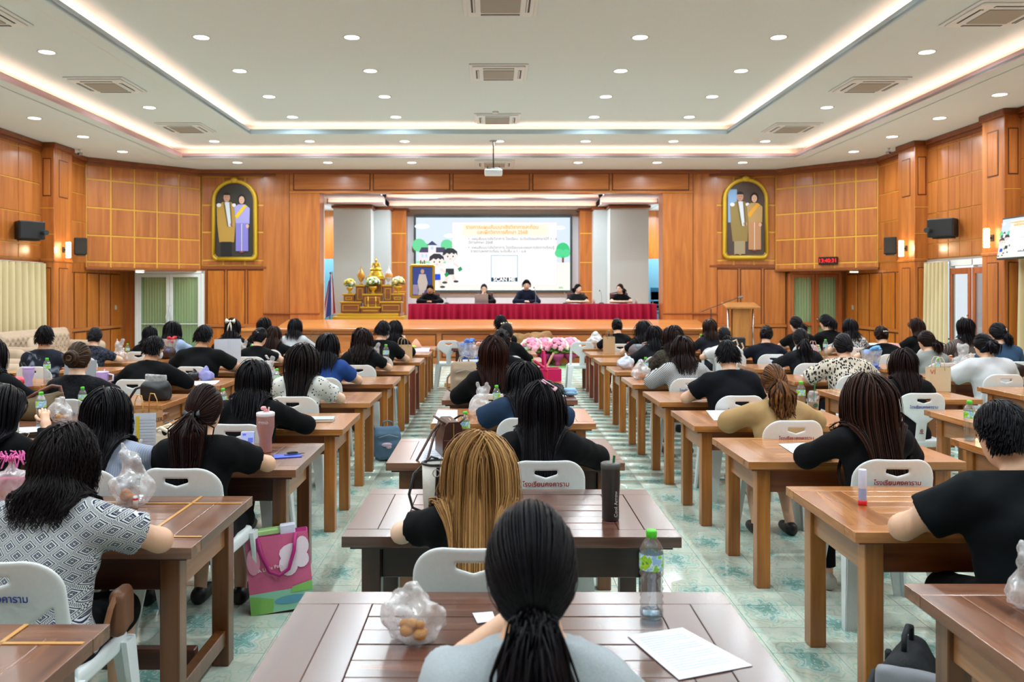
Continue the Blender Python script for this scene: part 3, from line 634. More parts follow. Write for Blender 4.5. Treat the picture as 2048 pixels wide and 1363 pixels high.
# ---------------------------------------------------------------- white plastic chairs
PLA = mat('dfe4e4', .38, 0, .5); TXB = mat('2a3f8f', .5); TXR = mat('a8232c', .5)
def chair_parts():
    u = np.arange(-.24, .2401, .006); t = np.arange(-.024, .0241, .004); h = np.arange(-.03, .4501, .006)
    U, T, Hh = np.meshgrid(u, t, h, indexing='ij')
    q = np.stack([np.abs(U)-(.215-.012*(Hh/.42)), np.abs(Hh-.19)-.225], -1)+.11
    q[..., 1] = np.where(Hh < .19, np.abs(Hh-.19)-.225+.11, q[..., 1])
    outer = np.linalg.norm(np.maximum(q, 0), axis=-1)+np.minimum(q.max(-1), 0)-.11
    outer = np.where(Hh < .15, np.maximum(np.abs(U)-.213, -Hh-.02), outer)
    hole = np.maximum(np.maximum(np.abs(U)-.058, Hh-.366), (.330+.017*np.abs(U)/.058-Hh)*.9)
    side = np.maximum(np.maximum(.055+.02*np.clip((.1-Hh)/.1, -1, 1)*0-np.abs(U), np.abs(U)-.158), np.maximum(.03-Hh, (Hh-(.155+.75*(np.abs(U)-.055)+.0*U))*.8))
    r = .012; side = side-.0; hole = hole+.0
    d2 = np.maximum(outer, np.maximum(-hole, -(side-.012)))
    dt = np.abs(T)-.008; a = d2+.006; b_ = dt+.006
    D = np.sqrt(np.maximum(a, 0)**2+np.maximum(b_, 0)**2)+np.minimum(np.maximum(a, b_), 0)-.006
    V, Q = nets(D, np.array([-.24, -.024, -.03]), (.006, .004, .006))
    V = V.copy(); x, tt, hh = V[:, 0].copy(), V[:, 1].copy(), V[:, 2].copy()
    V = np.stack([x, -.20-.20*hh+.055*(x/.21)**2+tt, .43+hh], 1)
    back = mesh('backrest', V, Q, PLA)
    prims = [('b', (0, .01, .432), (.205, .215, .014), .013), ('b', (.198, .01, .415), (.012, .2, .03), .01), ('b', (-.198, .01, .415), (.012, .2, .03), .01), ('b', (0, .215, .412), (.19, .014, .034), .012), ('b', (0, -.195, .42), (.19, .014, .03), .012)]
    V, Q = nets_prims(prims, .0105, .02, 0., lambda D, G: D+.010*np.exp(-((G[..., 0]/.14)**2+((G[..., 1]-.0)/.14)**2))*(G[..., 2] > .436)); seat = mesh('seat', V, Q, PLA)
    legs = []
    for sx in (-1, 1):
        for sy in (-1, 1):
            tx, ty = sx*.185, (.19 if sy > 0 else -.175); bx_, by = sx*.235, (.225 if sy > 0 else -.25)
            b = MB()
            for (wx, wy, ox, oy) in ((.034, .009, 0, sy*.026), (.009, .03, sx*.030, 0)):
                V = []
                for (cx, cy, z, k) in ((tx, ty, .425, 1.25), (bx_, by, 0, .75)):
                    for i in (-1, 1):
                        for j in (-1, 1): V.append((cx+ox*k+i*wx*k, cy+oy*k+j*wy*k, z))
                b.add(V, [[0, 1, 3, 2], [4, 6, 7, 5], [0, 4, 5, 1], [2, 3, 7, 6], [0, 2, 6, 4], [1, 5, 7, 3]])
            legs.append(b.me('leg', PLA))
    return seat, back, legs
SEAT, BACK, LEGS = chair_parts()
LOGO = MB().tube([(.011*math.cos(a), 0, .013*math.sin(a)) for a in np.linspace(0, 2*math.pi, 17)], .0022, 5).tube([(0, 0, -.006), (-.005, 0, -.001), (.003, 0, .003), (0, 0, .009)], .002, 5).box((0, 0, -.022), (.036, .001, .005)).me('maker_mark', TXR)
def chair(x, y, rz, label, text_c=None, two=False, mark=False):
    t = thing('plastic_chair', label, 'chair', (x, y, 0), rz, 'white plastic chairs', (1, 1, 1.035))
    obj('seat', SEAT, t); obj('backrest', BACK, t)
    for l in LEGS: obj('leg', l, t)
    yb = lambda h: -.20-.20*h-.0095
    if text_c is not None:
        text('โรงเรียนคงคาราม', .034, text_c, t, (0, yb(.298), .43+.298), (math.radians(101), 0, 0), bold=.0004)
        if two: text('จ.เพชรบุรี', .026, text_c, t, (0, yb(.262), .43+.262), (math.radians(101), 0, 0), bold=.0003)
    if mark: obj('maker_mark', LOGO, t, (0, yb(.10)-.001, .43+.10), (math.radians(11), 0, 0))
    return t
# ---------------------------------------------------------------- people
SKIN = {'l': mat('d9ab8c', .5), 'm': mat('c3906d', .5), 'd': mat('a06f4c', .5), 'f': mat('e3bda3', .5)}
def cloth(hexc, kind=None, h2='111111', sc=1., rough=.85):
    k = ('cl', hexc, kind, h2, sc, rough)
    if k in MATS: return MATS[k]
    m, nt, n, l, b = nodes_of('cloth_'+(kind or hexc)); c1, c2 = S(hexc), S(h2); b.inputs['Roughness'].default_value = rough; b.inputs['Specular IOR Level'].default_value = .12
    tc = n.new('ShaderNodeTexCoord'); sp = n.new('ShaderNodeSeparateXYZ'); l.new(tc.outputs['Object'], sp.inputs[0])
    def M(op, a, b_=None, c=None):
        x = n.new('ShaderNodeMath'); x.operation = op
        for i, v in enumerate((a, b_, c)):
            if v is None: continue
            if isinstance(v, (int, float)): x.inputs[i].default_value = v
            else: l.new(v, x.inputs[i])
        return x.outputs[0]
    X, Y, Z = sp.outputs; fac = None
    wv = n.new('ShaderNodeTexNoise'); wv.inputs['Scale'].default_value = 260; wv.inputs['Detail'].default_value = 2; l.new(tc.outputs['Object'], wv.inputs['Vector'])
    if kind == 'geo':
        u = M('SUBTRACT', M('FRACT', M('ADD', M('MULTIPLY', M('ADD', X, M('MULTIPLY', Z, 1.25)), 11/sc), 50)), .5); v = M('SUBTRACT', M('FRACT', M('ADD', M('MULTIPLY', M('SUBTRACT', X, M('MULTIPLY', Z, 1.25)), 11/sc), 50)), .5)
        q = M('MAXIMUM', M('ABSOLUTE', u), M('ABSOLUTE', v))
        band = M('GREATER_THAN', M('SINE', M('MULTIPLY', q, 44.)), .1); inner = M('LESS_THAN', q, .13)
        cross = M('GREATER_THAN', M('MULTIPLY', M('ABSOLUTE', u), M('ABSOLUTE', v)), .0012)
        edge = M('GREATER_THAN', q, .40); dots = M('GREATER_THAN', M('SINE', M('MULTIPLY', M('ADD', u, v), 60.)), .0)
        a = M('ADD', M('MULTIPLY', inner, cross), M('MULTIPLY', M('SUBTRACT', 1., inner), band))
        fac = M('ADD', M('MULTIPLY', edge, dots), M('MULTIPLY', M('SUBTRACT', 1., edge), a))
    elif kind == 'stripe': fac = M('GREATER_THAN', M('SINE', M('MULTIPLY', X, 700/sc)), .2)
    elif kind == 'check': fac = M('GREATER_THAN', M('MULTIPLY', M('SINE', M('MULTIPLY', X, 190/sc)), M('SINE', M('MULTIPLY', Z, 190/sc))), .0)
    elif kind in ('spot', 'blotch', 'zebra'):
        vo = n.new('ShaderNodeTexVoronoi'); mp = n.new('ShaderNodeMapping'); l.new(tc.outputs['Object'], mp.inputs[0])
        mp.inputs['Scale'].default_value = {'spot': (28, 28, 28), 'blotch': (34, 34, 17), 'zebra': (60, 60, 22)}[kind]; vo.inputs['Scale'].default_value = 1/sc
        l.new(mp.outputs[0], vo.inputs['Vector']); fac = M('LESS_THAN', vo.outputs['Distance'], {'spot': .25, 'blotch': .43, 'zebra': .5}[kind])
    elif kind in ('dye', 'lace'):
        nz = n.new('ShaderNodeTexNoise'); nz.inputs['Scale'].default_value = (7 if kind == 'dye' else 40)/sc; nz.inputs['Detail'].default_value = 6; nz.inputs['Distortion'].default_value = 1.2; l.new(tc.outputs['Object'], nz.inputs['Vector'])
        r = ramp(n, [(.56 if kind == 'dye' else .42, (0, 0, 0, 1)), (.68 if kind == 'dye' else .6, (1, 1, 1, 1))]); l.new(nz.outputs[0], r.inputs[0]); fac = r.outputs[0]
    if fac is not None:
        mx = n.new('ShaderNodeMix'); mx.data_type = 'RGBA'; l.new(fac, mx.inputs[0]); mx.inputs[6].default_value = c1; mx.inputs[7].default_value = c2; l.new(mx.outputs[2], b.inputs['Base Color'])
    else:
        hv = n.new('ShaderNodeHueSaturation'); hv.inputs['Color'].default_value = c1; l.new(M('MULTIPLY_ADD', wv.outputs[0], .5, .75), hv.inputs['Value']); l.new(hv.outputs[0], b.inputs['Base Color'])
    bp = n.new('ShaderNodeBump'); bp.inputs['Strength'].default_value = .2; bp.inputs['Distance'].default_value = .002; l.new(wv.outputs[0], bp.inputs['Height']); l.new(bp.outputs[0], b.inputs['Normal'])
    MATS[k] = m; return m
def hairmat(c1, c2=None):
    k = ('hair', c1, c2)
    if k in MATS: return MATS[k]
    m, nt, n, l, b = nodes_of('hair_'+c1); tc = n.new('ShaderNodeTexCoord'); mp = n.new('ShaderNodeMapping'); mp.inputs['Scale'].default_value = (70, 70, 2.5); l.new(tc.outputs['Object'], mp.inputs[0])
    nz = n.new('ShaderNodeTexNoise'); nz.inputs['Scale'].default_value = 1.; nz.inputs['Detail'].default_value = 4; l.new(mp.outputs[0], nz.inputs['Vector'])
    a = S(c1); d = S(c2) if c2 else tuple(min(1, v*2.2+.004) for v in a[:3])+(1,)
    at = n.new('ShaderNodeAttribute'); at.attribute_name = 'tone'; mt = n.new('ShaderNodeMath'); mt.operation = 'MULTIPLY_ADD'; l.new(at.outputs['Fac'], mt.inputs[0]); mt.inputs[1].default_value = .75; ms = n.new('ShaderNodeMath'); ms.operation = 'MULTIPLY'; l.new(nz.outputs[0], ms.inputs[0]); ms.inputs[1].default_value = .25; l.new(ms.outputs[0], mt.inputs[2]); r = ramp(n, [(.1, a), (.9, d)]); l.new(mt.outputs[0], r.inputs[0]); l.new(r.outputs[0], b.inputs['Base Color'])
    b.inputs['Roughness'].default_value = .30; b.inputs['Specular IOR Level'].default_value = .09; b.inputs['Anisotropic'].default_value = .5
    MATS[k] = m; return m
BLK = ('0b0a0b', '17151a')
def rotm(pitch=0., yaw=0., roll=0.): return np.array(Matrix.Rotation(yaw, 3, 'Z') @ Matrix.Rotation(-pitch, 3, 'X') @ Matrix.Rotation(roll, 3, 'Y'))
def grad(P, prims, k=.03):
    e = .004; d0 = sdf_pts(P, prims, k); G = np.stack([sdf_pts(P+np.eye(3)[i]*e, prims, k)-d0 for i in range(3)], -1)
    return d0, G/(np.linalg.norm(G, axis=-1, keepdims=True)+1e-9)
def locks(paths, w0, taper=.7, nrm=None):
    """paths (N,S,3) -> tapered three-sided locks"""
    N, Sg, _ = paths.shape; T = np.gradient(paths, axis=1); T /= np.linalg.norm(T, axis=2, keepdims=True)+1e-9
    ref = nrm if nrm is not None else paths-paths.mean((0, 1)); U = np.cross(T, ref); U /= np.linalg.norm(U, axis=2, keepdims=True)+1e-9; B = np.cross(U, T)
    w = (np.asarray(w0).reshape(-1, 1)*(1-taper*np.linspace(0, 1, Sg)**2)[None])[..., None]*np.ones((N, 1, 1))
    V = np.stack([paths+U*w, paths-U*w, paths+B*w*.55], 2).reshape(-1, 3)
    i = np.arange(N)[:, None, None]*Sg*3; s = np.arange(Sg-1)[None, :, None]*3; a = np.arange(3)[None, None, :]; b_ = (a+1) % 3
    Q = np.stack(np.broadcast_arrays(i+s+a, i+s+b_, i+s+3+b_, i+s+3+a), -1).reshape(-1, 4); return V, Q
def fib(n):
    i = np.arange(n)+.5; ph = np.arccos(1-2*i/n); th = math.pi*(1+5**.5)*i; return np.stack([np.cos(th)*np.sin(ph), np.sin(th)*np.sin(ph), np.cos(ph)], 1)
HR = np.array([.079, .098, .122])
def make_hair(style, hc, R, coll, N, L, w, m, parent, curl=0., tie=(0, -1., .12), bun=.05, Sg=10, part=0., tailw=1., spread=.02, cover=0., seed=1):
    rg = np.random.default_rng(seed); D = fib(int(N*1.7)); D = D+rg.normal(0, .02, D.shape); D /= np.linalg.norm(D, axis=1)[:, None]
    x, y, z = D.T; hl = .30 if style == 'short' else .22
    keep = ((y < hl) & (z > (-.45 if style in ('short',) else -.62))) | (z > .38+.6*(y-hl))
    keep &= ~((np.abs(x) > .55) & (y > .0) & (z < .05)); D = D[keep]; n = len(D)
    VV, QQ, TT_ = [], [], []; off = 0
    def put(V, Q, per=None):
        nonlocal off; VV.append(V); QQ.append(Q+off); off += len(V); TT_.append(np.repeat(rg.uniform(0, 1, len(V)//per+1), per)[:len(V)] if per else np.full(len(V), .25))
    head = [('e', hc, HR, R)]
    def cut(Dd, G):
        q = (G-hc)@R; return np.maximum(Dd, np.minimum(q[..., 1]*.85-q[..., 2]*.6-.028, np.where(q[..., 2] < -.02, q[..., 1]-.0, 9)) if 0 else np.maximum(q[..., 1]*.85-q[..., 2]*.62-.03, -(q[..., 2]+.085)))
    V, Q = nets_prims(head, .0125 if N < 500 else .009, .01, .016 if style != 'short' else .010, cut); put(V, Q)
    r0 = HR+.010
    if style in ('long', 'bob', 'short', 'curly'):
        P = hc+(D*r0)@R.T; th = rg.uniform(.006, .026 if style != 'short' else .014, n); Li = L*rg.uniform(.86, 1.04, n)
        ph = rg.uniform(0, 6.28, n); path = [P.copy()]; v = None; pj_ = rg.normal(0, .022, n)
        for s in range(Sg-1):
            d, G = grad(P, coll); q = (P-hc)@R
            top = np.clip((q[:, 2]-.02)/.08, 0, 1)[:, None]
            if style == 'short': g = np.stack([q[:, 0]*8, -np.ones(n)*.3-q[:, 1]*3, -np.ones(n)*.8], 1)@R.T
            else:
                sx = np.clip((q[:, 0]-part+pj_)/.012, -1, 1); low = np.clip((-q[:, 2]-.08)/.05, 0, 1)[:, None]; g = np.array([0, -.12, -1.])+low*np.stack([-np.sign(q[:, 0])*np.clip(np.abs(q[:, 0])-.075, 0, .1)*9., -np.ones(n)*.3, np.zeros(n)], 1)+top*(np.stack([sx*.55, -np.ones(n)*.5, np.zeros(n)], 1)@R.T)
                front = np.clip((q[:, 1]-.02)/.05, 0, 1)[:, None]*(q[:, 2] < .06)[:, None]; g = g+front*(np.stack([np.sign(q[:, 0])*.7, -np.ones(n)*1.2, np.zeros(n)], 1)@R.T)
            near_ = np.clip(1-(d-th)/.03, 0, 1)[:, None]; gn = (g*G).sum(1)[:, None]
            vv = g-G*gn*near_*(gn < 0); vv /= np.linalg.norm(vv, axis=1)[:, None]+1e-9
            v = vv if v is None else .3*v+.7*vv; v /= np.linalg.norm(v, axis=1)[:, None]+1e-9
            P = P+v*(Li/(Sg-1))[:, None]
            if curl: P = P+curl*np.stack([np.sin(ph+s*1.9), np.cos(ph*1.3+s*1.7), np.zeros(n)], 1)*(s/Sg)
            d, G = grad(P, coll); P = P+G*np.maximum(th-d, 0)[:, None]; path.append(P.copy())
        path = np.stack(path, 1); put(*locks(path, w*rg.uniform(.6, 1.2, n), .75, path-hc+np.array([0, .0, .12])), Sg*3)
    if style in ('pony', 'bun', 'claw'):
        td = np.array(tie, float); tl = np.linalg.norm(td); td = td/tl; t = np.linspace(0, 1, Sg)[None, :, None]
        om = np.arccos(np.clip(D@td, -.99, .99))[:, None, None]
        dirs = np.sin((1-t)*om)/np.sin(om)*D[:, None]+np.sin(t*om)/np.sin(om)*td
        rr = 1+(tl-1)*t**2+rg.uniform(.02, .10, n)[:, None, None]*np.sin(t*math.pi*.9)
        path = hc+(dirs*r0*rr)@R.T; put(*locks(path, w*rg.uniform(.7, 1.1, n), .35, path-hc), Sg*3)
        tp = hc+(td*tl*r0)@R.T
        if style == 'pony':
            nt_ = int(N*.5); P = tp+rg.normal(0, .011, (nt_, 3)); v = (R@np.array([0, -.8, .1]))+rg.normal(0, .12, (nt_, 3)); path = [P.copy()]; th = rg.uniform(.008, .04, nt_); Li = L*rg.uniform(.75, 1.05, nt_); ph = rg.uniform(0, 6.28, nt_)
            ax = rg.normal(0, spread, (nt_, 2))
            for s in range(Sg+2):
                v = v*.55+np.array([0, 0, -1.])*.45; v /= np.linalg.norm(v, axis=1)[:, None]; P = P+v*(Li/(Sg+2))[:, None]
                P[:, :2] += ax*(.35 if s < 4 else -.03)
                if curl: P = P+curl*np.stack([np.sin(ph+s*1.3), np.cos(ph+s*1.1), np.zeros(nt_)], 1)*(s/Sg)
                d, G = grad(P, coll); P = P+G*np.maximum(th-d, 0)[:, None]; path.append(P.copy())
            path = np.stack(path, 1); put(*locks(path, w*1.15*tailw*rg.uniform(.6, 1.2, nt_), .7, path-hc), path.shape[1]*3)
        else:
            c = tp+R@np.array([0, -bun*.45, 0]); nb = int(N*.3); a = np.linspace(0, 4.4, Sg+2)[None]; ph = rg.uniform(0, 6.28, nb)[:, None]; tz = rg.normal(0, .5, nb)[:, None]; rd = bun*rg.uniform(.75, 1.05, nb)[:, None]
            cy = np.cos(tz)*rd; q = np.stack([np.cos(a+ph)*cy, np.sin(tz)*rd*.75+0*a, np.sin(a+ph)*cy*(1.25 if style == 'claw' else 1)], -1)
            path = c+q@R.T; put(*locks(path, w*1.3*np.ones(nb), .3, path-c), path.shape[1]*3)
            V, Q = nets_prims([('e', c, (bun*.9, bun*.7, bun*(1.1 if style == 'claw' else .9)), R)], .012, .01); put(V, Q)
    me = mesh('hair', np.concatenate(VV), np.concatenate(QQ), m); T_ = np.concatenate(TT_).astype(np.float32)
    if len(me.vertices) == len(T_): me.attributes.new('tone', 'FLOAT', 'POINT').data.foreach_set('value', T_)
    return obj('hair', me, parent)
EYE = MB().ell((0, 0, 0), (.0125, .008, .009), 10, 6).me('eye', mat('f0ebe6', .25), True); IRIS = MB().ell((0, .0045, 0), (.006, .005, .006), 8, 6).me('iris', mat('1a100b', .2), True)
LIP = MB().ell((0, 0, 0), (.023, .008, .008), 10, 6).me('mouth', mat('a8584f', .45), True); BROW = MB().ell((0, 0, 0), (.018, .005, .0035), 8, 5).me('brow', mat('1d1512', .6), True)
SHOE_P = [('c', (0, -.06, .04), (0, .12, .03), .042, .034), ('e', (0, .03, .035), (.043, .12, .035)), ('c', (0, -.07, .06), (0, -.03, .075), .036, .034)]
_v, _q = nets_prims(SHOE_P, .011, .03, 0., lambda D, G: np.maximum(D, .002-G[..., 2])); SHOES = {}
def shoe_me(m):
    if id(m) not in SHOES: SHOES[id(m)] = mesh('shoe', _v, _q, m)
    return SHOES[id(m)]
def person(label, px, ytop, e, short, lean=.22, pitch=.30, yaw=0., hyaw=0., hroll=0., style='bob', hair=BLK, L=.26, shirt=('15151a',), sleeve='short', pants=('0c0c0e',), skin='l', bulk=1., arms='write', vox=None, curl=0., base=0., seat=True, face_cam=False, hN=None, hw=None, floorz=0., chair_kw=None, shoes='1a1718', loose=.020, tz=.75, leg='trouser', dx=0., collar=0., tuck=False, hs=1., puff=0., **hk):
    near_ = e < 5.2; vox = vox or (.0135 if near_ else .017 if e < 8 else .021)
    rot = math.pi if face_cam else 0.
    Lm = rotm(lean)
    hip = np.array([0, -.03, .53]); up = lambda p: hip+Lm@np.array(p, float)
    nb = up((0, -.015, .50)); Rh = rotm(pitch, hyaw, hroll); hc = nb+Lm@np.array([0, .005, .055])+Rh@np.array([0, .025, .115]); Hd = HR*hs
    ztop = hc[2]+.125
    d_head = e-.27+.13
    zt = H-(ytop-CY)*(e-.14)/F
    s = (zt-floorz)/(ztop+.012)
    if face_cam: hy = e
    else: hy = e-.27
    for _ in range(3):
        yh = hy+(-1 if face_cam else 1)*s*hc[1]; zt = H-(ytop-CY)*yh/F; s = (zt-floorz)/(ztop+.012)
    xw = (px-CX)*yh/F-s*hc[0]*(-1 if face_cam else 1)
    te = (tz-floorz+.047)/s-.0; b = bulk
    sh = [up((sx*.162*b, -.005, .43)) for sx in (-1, 1)]
    if arms == 'write': el = [np.array([sx*.315*b, .20+.02*sx, te]) for sx in (-1, 1)]; wr = [np.array([sx*.10, .41, te-.005]) for sx in (-1, 1)]
    elif arms == 'cheek': el = [np.array([-.27*b, .22, te]), np.array([.16, .27, te])]; wr = [np.array([-.06, .42, te]), hc+Rh@np.array([.03, .10, -.13])]
    elif arms == 'hold': el = [np.array([sx*.25*b, .20, te+.0]) for sx in (-1, 1)]; wr = [np.array([sx*.14, .36, te+.17]) for sx in (-1, 1)]
    elif arms == 'fold': el = [np.array([sx*.285*b, .19, te]) for sx in (-1, 1)]; wr = [np.array([sx*.07, .30+.02*sx, te]) for sx in (-1, 1)]
    else: el = [np.array(arms[i][0], float) for i in (0, 1)]; wr = [np.array(arms[i][1], float) for i in (0, 1)]
    hipj = [hip+np.array([sx*.088*b, .0, -.015]) for sx in (-1, 1)]; kn = [np.array([sx*.115, .41, .49]) for sx in (-1, 1)]; an = [np.array([sx*.12, .37, .075]) for sx in (-1, 1)]
    if leg == 'tuck': kn = [np.array([sx*.12, .38, .48]) for sx in (-1, 1)]; an = [np.array([sx*.13, .16, .085]) for sx in (-1, 1)]
    torso = [('e', hip, (.172*b, .13*b, .115), None), ('e', up((0, .005, .16)), (.138*b, .100*b, .13), Lm), ('e', up((0, 0, .30)), (.152*b, .106*b, .15), Lm), ('c', up((-.135*b, -.005, .415)), up((.135*b, -.005, .415)), .062*b**.5, .062*b**.5)]
    trap = [('c', nb+Lm@np.array([0, 0, .02]), up((sx*.13*b, -.01, .425)), .048, .045) for sx in (-1, 1)]
    neck = [('c', up((0, -.01, .44)), hc+Rh@np.array([0, -.02, -.07]), .054, .050)]
    headp = [('e', hc, Hd, Rh), ('e', hc+Rh@np.array([0, .030, -.062]), (.056, .062, .062), Rh)]
    facep = [('c', hc+Rh@np.array([0, .092, .008]), hc+Rh@np.array([0, .108, -.024]), .008, .012)]+[('e', hc+Rh@np.array([sx*.080, .0, -.012]), (.010, .020, .031), Rh) for sx in (-1, 1)]
    armp, handp = [], []
    for i in (0, 1):
        armp += [('c', sh[i], el[i], .050*b**.6, .041*b**.6), ('c', el[i], wr[i], .041*b**.6, .027)]
        dv = wr[i]-el[i]; dv /= np.linalg.norm(dv); handp.append(('c', wr[i]+dv*.01, wr[i]+dv*.075, .024, .030))
    legp = []
    for i in (0, 1): legp += [('c', hipj[i], kn[i], .088*b, .060*b**.5), ('c', kn[i], an[i], .056*b**.5, .036), ('c', an[i]+np.array([0, -.02, -.03]), an[i]+np.array([0, .12, -.045]), .032, .026)]
    V, Q = nets_prims(torso+trap+neck+headp+facep+armp+handp+legp, vox, .03)
    Fs = [Q]; Vs = [V]; o_ = len(V)
    fb = MB()
    for i, sx in ((0, -1), (1, 1)):                         # five fingers per hand, rooted in the palm
        dv = wr[i]-el[i]; dv /= np.linalg.norm(dv); lat = np.cross(dv, (0, 0, 1.)); lat /= np.linalg.norm(lat)+1e-9; upv = np.cross(lat, dv); pc = wr[i]+dv*.075
        inn = -lat*sx if np.dot(lat, (sx, 0, 0)) > 0 else lat*sx
        for f in range(4):
            r0 = pc+inn*(.024-.016*f)+dv*.0; Lf = (.066, .076, .070, .055)[f]
            fb.tube([r0, r0+dv*Lf*.45+upv*.004, r0+dv*Lf*.8-upv*.006, r0+dv*Lf-upv*.016], [.0105, .0095, .0085, .006], 6)
        r0 = wr[i]+dv*.03+inn*.018; fb.tube([r0, r0+dv*.02+inn*.022, r0+dv*.045+inn*.030-upv*.004, r0+dv*.062+inn*.028-upv*.008], [.013, .011, .010, .007], 6)
    FV = np.concatenate(fb.V); me = mesh('person', np.concatenate([V, FV]), [list(q) for q in Q.tolist()]+[[a+o_ for a in f] for f in fb.Fc], SKIN[skin])
    body = tag(obj('person', me, None, (xw, hy, floorz), (0, 0, rot+yaw), s), label, 'person', 'seated people')
    # clothing
    cm = cloth(*shirt) if isinstance(shirt, tuple) else shirt
    sl = {'short': .62, 'long': 1., 'none': .0, 'elbow': .95}[sleeve]; slp = []
    for i in (0, 1):
        if sl > 0:
            mid = sh[i]+(el[i]-sh[i])*min(sl, 1.); slp.append(('c', sh[i]+np.array([0, 0, -.005]), mid, .052*b**.6+puff, (.052 if sl < 1 else .044)*b**.6+puff*.6))
            if sleeve == 'long': slp.append(('c', el[i], el[i]+(wr[i]-el[i])*.92, .044*b**.6, .033))
    cupv = Lm@np.array([0, 0, 1.]); cb = nb+cupv*(.028+collar)
    sd_ = abs(hash(short)) % 97 if False else sum(map(ord, short)) % 97
    endp = [(sh[i]+(el[i]-sh[i])*(sl+.04), (el[i]-sh[i])/np.linalg.norm(el[i]-sh[i]), el[i]) for i in (0, 1)] if 0 < sl < 1 else []
    def post(D, G):
        D = D+wob(G, 15., .0085, sd_)+wob(G, 36., .004, sd_*2.)
        D = np.maximum(D, (G-cb)@cupv-.03*np.abs(((G-cb)@(Lm@np.array([0, 1., 0]))))*0)
        D = np.maximum(D, (.455 if not tuck else .53)-G[..., 2])
        for c, a, el_ in endp:
            pl = (G-c)@a; nr = np.linalg.norm(G-el_, axis=-1)-.16; D = np.where((nr < .0), np.maximum(D, pl), D)
        return D
    shirt_pr = torso+trap+neck[:1]+slp if collar > 0 else torso+trap+slp
    V, Q = nets_prims(shirt_pr, vox*.92, .035, loose, post); obj('shirt', mesh('shirt', V, Q, cm), body)
    pm_ = cloth(*pants)
    pp = [torso[0]]+[p for i, p in enumerate(legp) if i % 3 == 0]+([p for i, p in enumerate(legp) if i % 3 == 1] if leg != 'skirt' else [('c', kn[0]*.9+hip*.1, kn[1]*.9+hip*.1, .07, .07), ('c', (hipj[0]+kn[0])/2, (hipj[1]+kn[1])/2, .075, .075)])
    V, Q = nets_prims(pp, vox*1.1, .05 if leg == 'skirt' else .025, .012, lambda D, G: np.maximum(D+wob(G, 17., .004, sd_), np.where(G[..., 1] < .3, .40, .13)-G[..., 2])); obj('skirt' if leg == 'skirt' else 'trousers', mesh('trousers', V, Q, pm_), body)
    for i in (0, 1): obj('shoe', shoe_me(mat(shoes, .5)), body, (an[i][0], an[i][1]+.03, 0))
    # hair and face
    coll = headp[:1]+[('c', neck[0][1], neck[0][2], .06, .056)]+[(p[0], p[1], tuple(np.array(p[2])+.022), p[3]) if p[0] == 'e' else (p[0], p[1], p[2], p[3]+.026, p[4]+.026) for p in torso[1:]+trap]+[(p[0], p[1], p[2], p[3]+.02, p[4]+.02) for p in slp[:2]]
    N = hN or (1500 if e < 3.6 else 900 if e < 5.2 else 420 if e < 8 else 230 if e < 12 else 170)
    wd = hw or (.0042 if e < 3.6 else .0055 if e < 5.2 else .0085 if e < 8 else .012)
    make_hair(style, hc, Rh, coll, N, L, wd, hairmat(*hair), body, curl, Sg=12 if e < 5.2 else 9, seed=sd_+1, **hk)
    for sx in (-1, 1):
        for nm_, mm, p in (('eye', EYE, (sx*.032, .086, .004)), ('iris', IRIS, (sx*.032, .0885, .004)), ('brow', BROW, (sx*.033, .090, .026))):
            obj(nm_, mm, body, hc+Rh@np.array(p), Matrix(Rh).to_euler())
    obj('mouth', LIP, body, hc+Rh@np.array([0, .088, -.066]), Matrix(Rh).to_euler())
    if seat:
        kw = dict(chair_kw or {}); chair(xw+dx, hy, yaw+random.uniform(-.05, .05), f'white plastic chair of {short}', **kw)
    body['_s'] = s
    return dict(o=body, hc=hc, R=Rh, s=s, x=xw, y=hy, nb=nb, Lm=Lm, el=el, wr=wr)
# ---------------------------------------------------------------- the audience
BK = ('131418',); BKD = ('0a0b0d',); NAVY = ('1d3150',); BR = ('170e0c', '33211c'); DBR = ('120b0a', '241513')
tb = dict(text_c=TXB); tr = dict(text_c=TXR, two=True); trm = dict(text_c=TXB, mark=True)
PP = {}
def P_(k, *a, **kw): PP[k] = person(*a, **kw)
def headpt(k, p): q = PP[k]; return q['hc']+q['R']@np.array(p, float)
def acc(k, name, mb, m, p, rot=(0, 0, 0), smooth=True): q = PP[k]; return mb.build(name, m, q['o'], headpt(k, p), tuple((Matrix(q['R'])@Matrix.Rotation(rot[2], 3, 'Z')@Matrix.Rotation(rot[1], 3, 'Y')@Matrix.Rotation(rot[0], 3, 'X')).to_euler()), smooth)
# centre column
P_('c1', 'person in a grey short sleeved top writing at the nearest centre table', 1062, 1003, 1.88, 'the person in grey at the nearest centre table', style='pony', L=.58, tie=(0, -.80, -.85), shirt=('a3abb0',), lean=.20, pitch=.36, skin='l', spread=.014, tailw=.9, hs=1.04, part=.01, bulk=.93, arms=(((-.205, .30, .86), (-.01, .37, .985)), ((.235, .25, .79), (.08, .43, .785))), chair_kw={})
P_('c2', 'person in a black tee with very long light brown hair beside the white bucket bag', 957, 862, 3.28, 'the person with light brown hair', style='long', L=.66, hair=('6b4524', 'b58a56'), shirt=BKD, lean=.24, pitch=.25, hroll=.10, skin='f', hN=2200, chair_kw={}, hs=1.03)
P_('c3', 'person in a black jacket with a pink hair clip at the third centre table', 1085, 760, 4.70, 'the person with the pink hair clip', style='long', L=.44, shirt=BKD, sleeve='long', bulk=1.08, lean=.15, pitch=.12, hyaw=-.25, chair_kw=tr, loose=.026)
P_('c4', 'person in a loose navy blouse with elbows wide at the fourth centre table', 1050, 722, 6.12, 'the person in the navy blouse', style='long', L=.42, shirt=('22344b',), sleeve='elbow', bulk=1.05, lean=.30, pitch=.35, loose=.03, puff=.012)
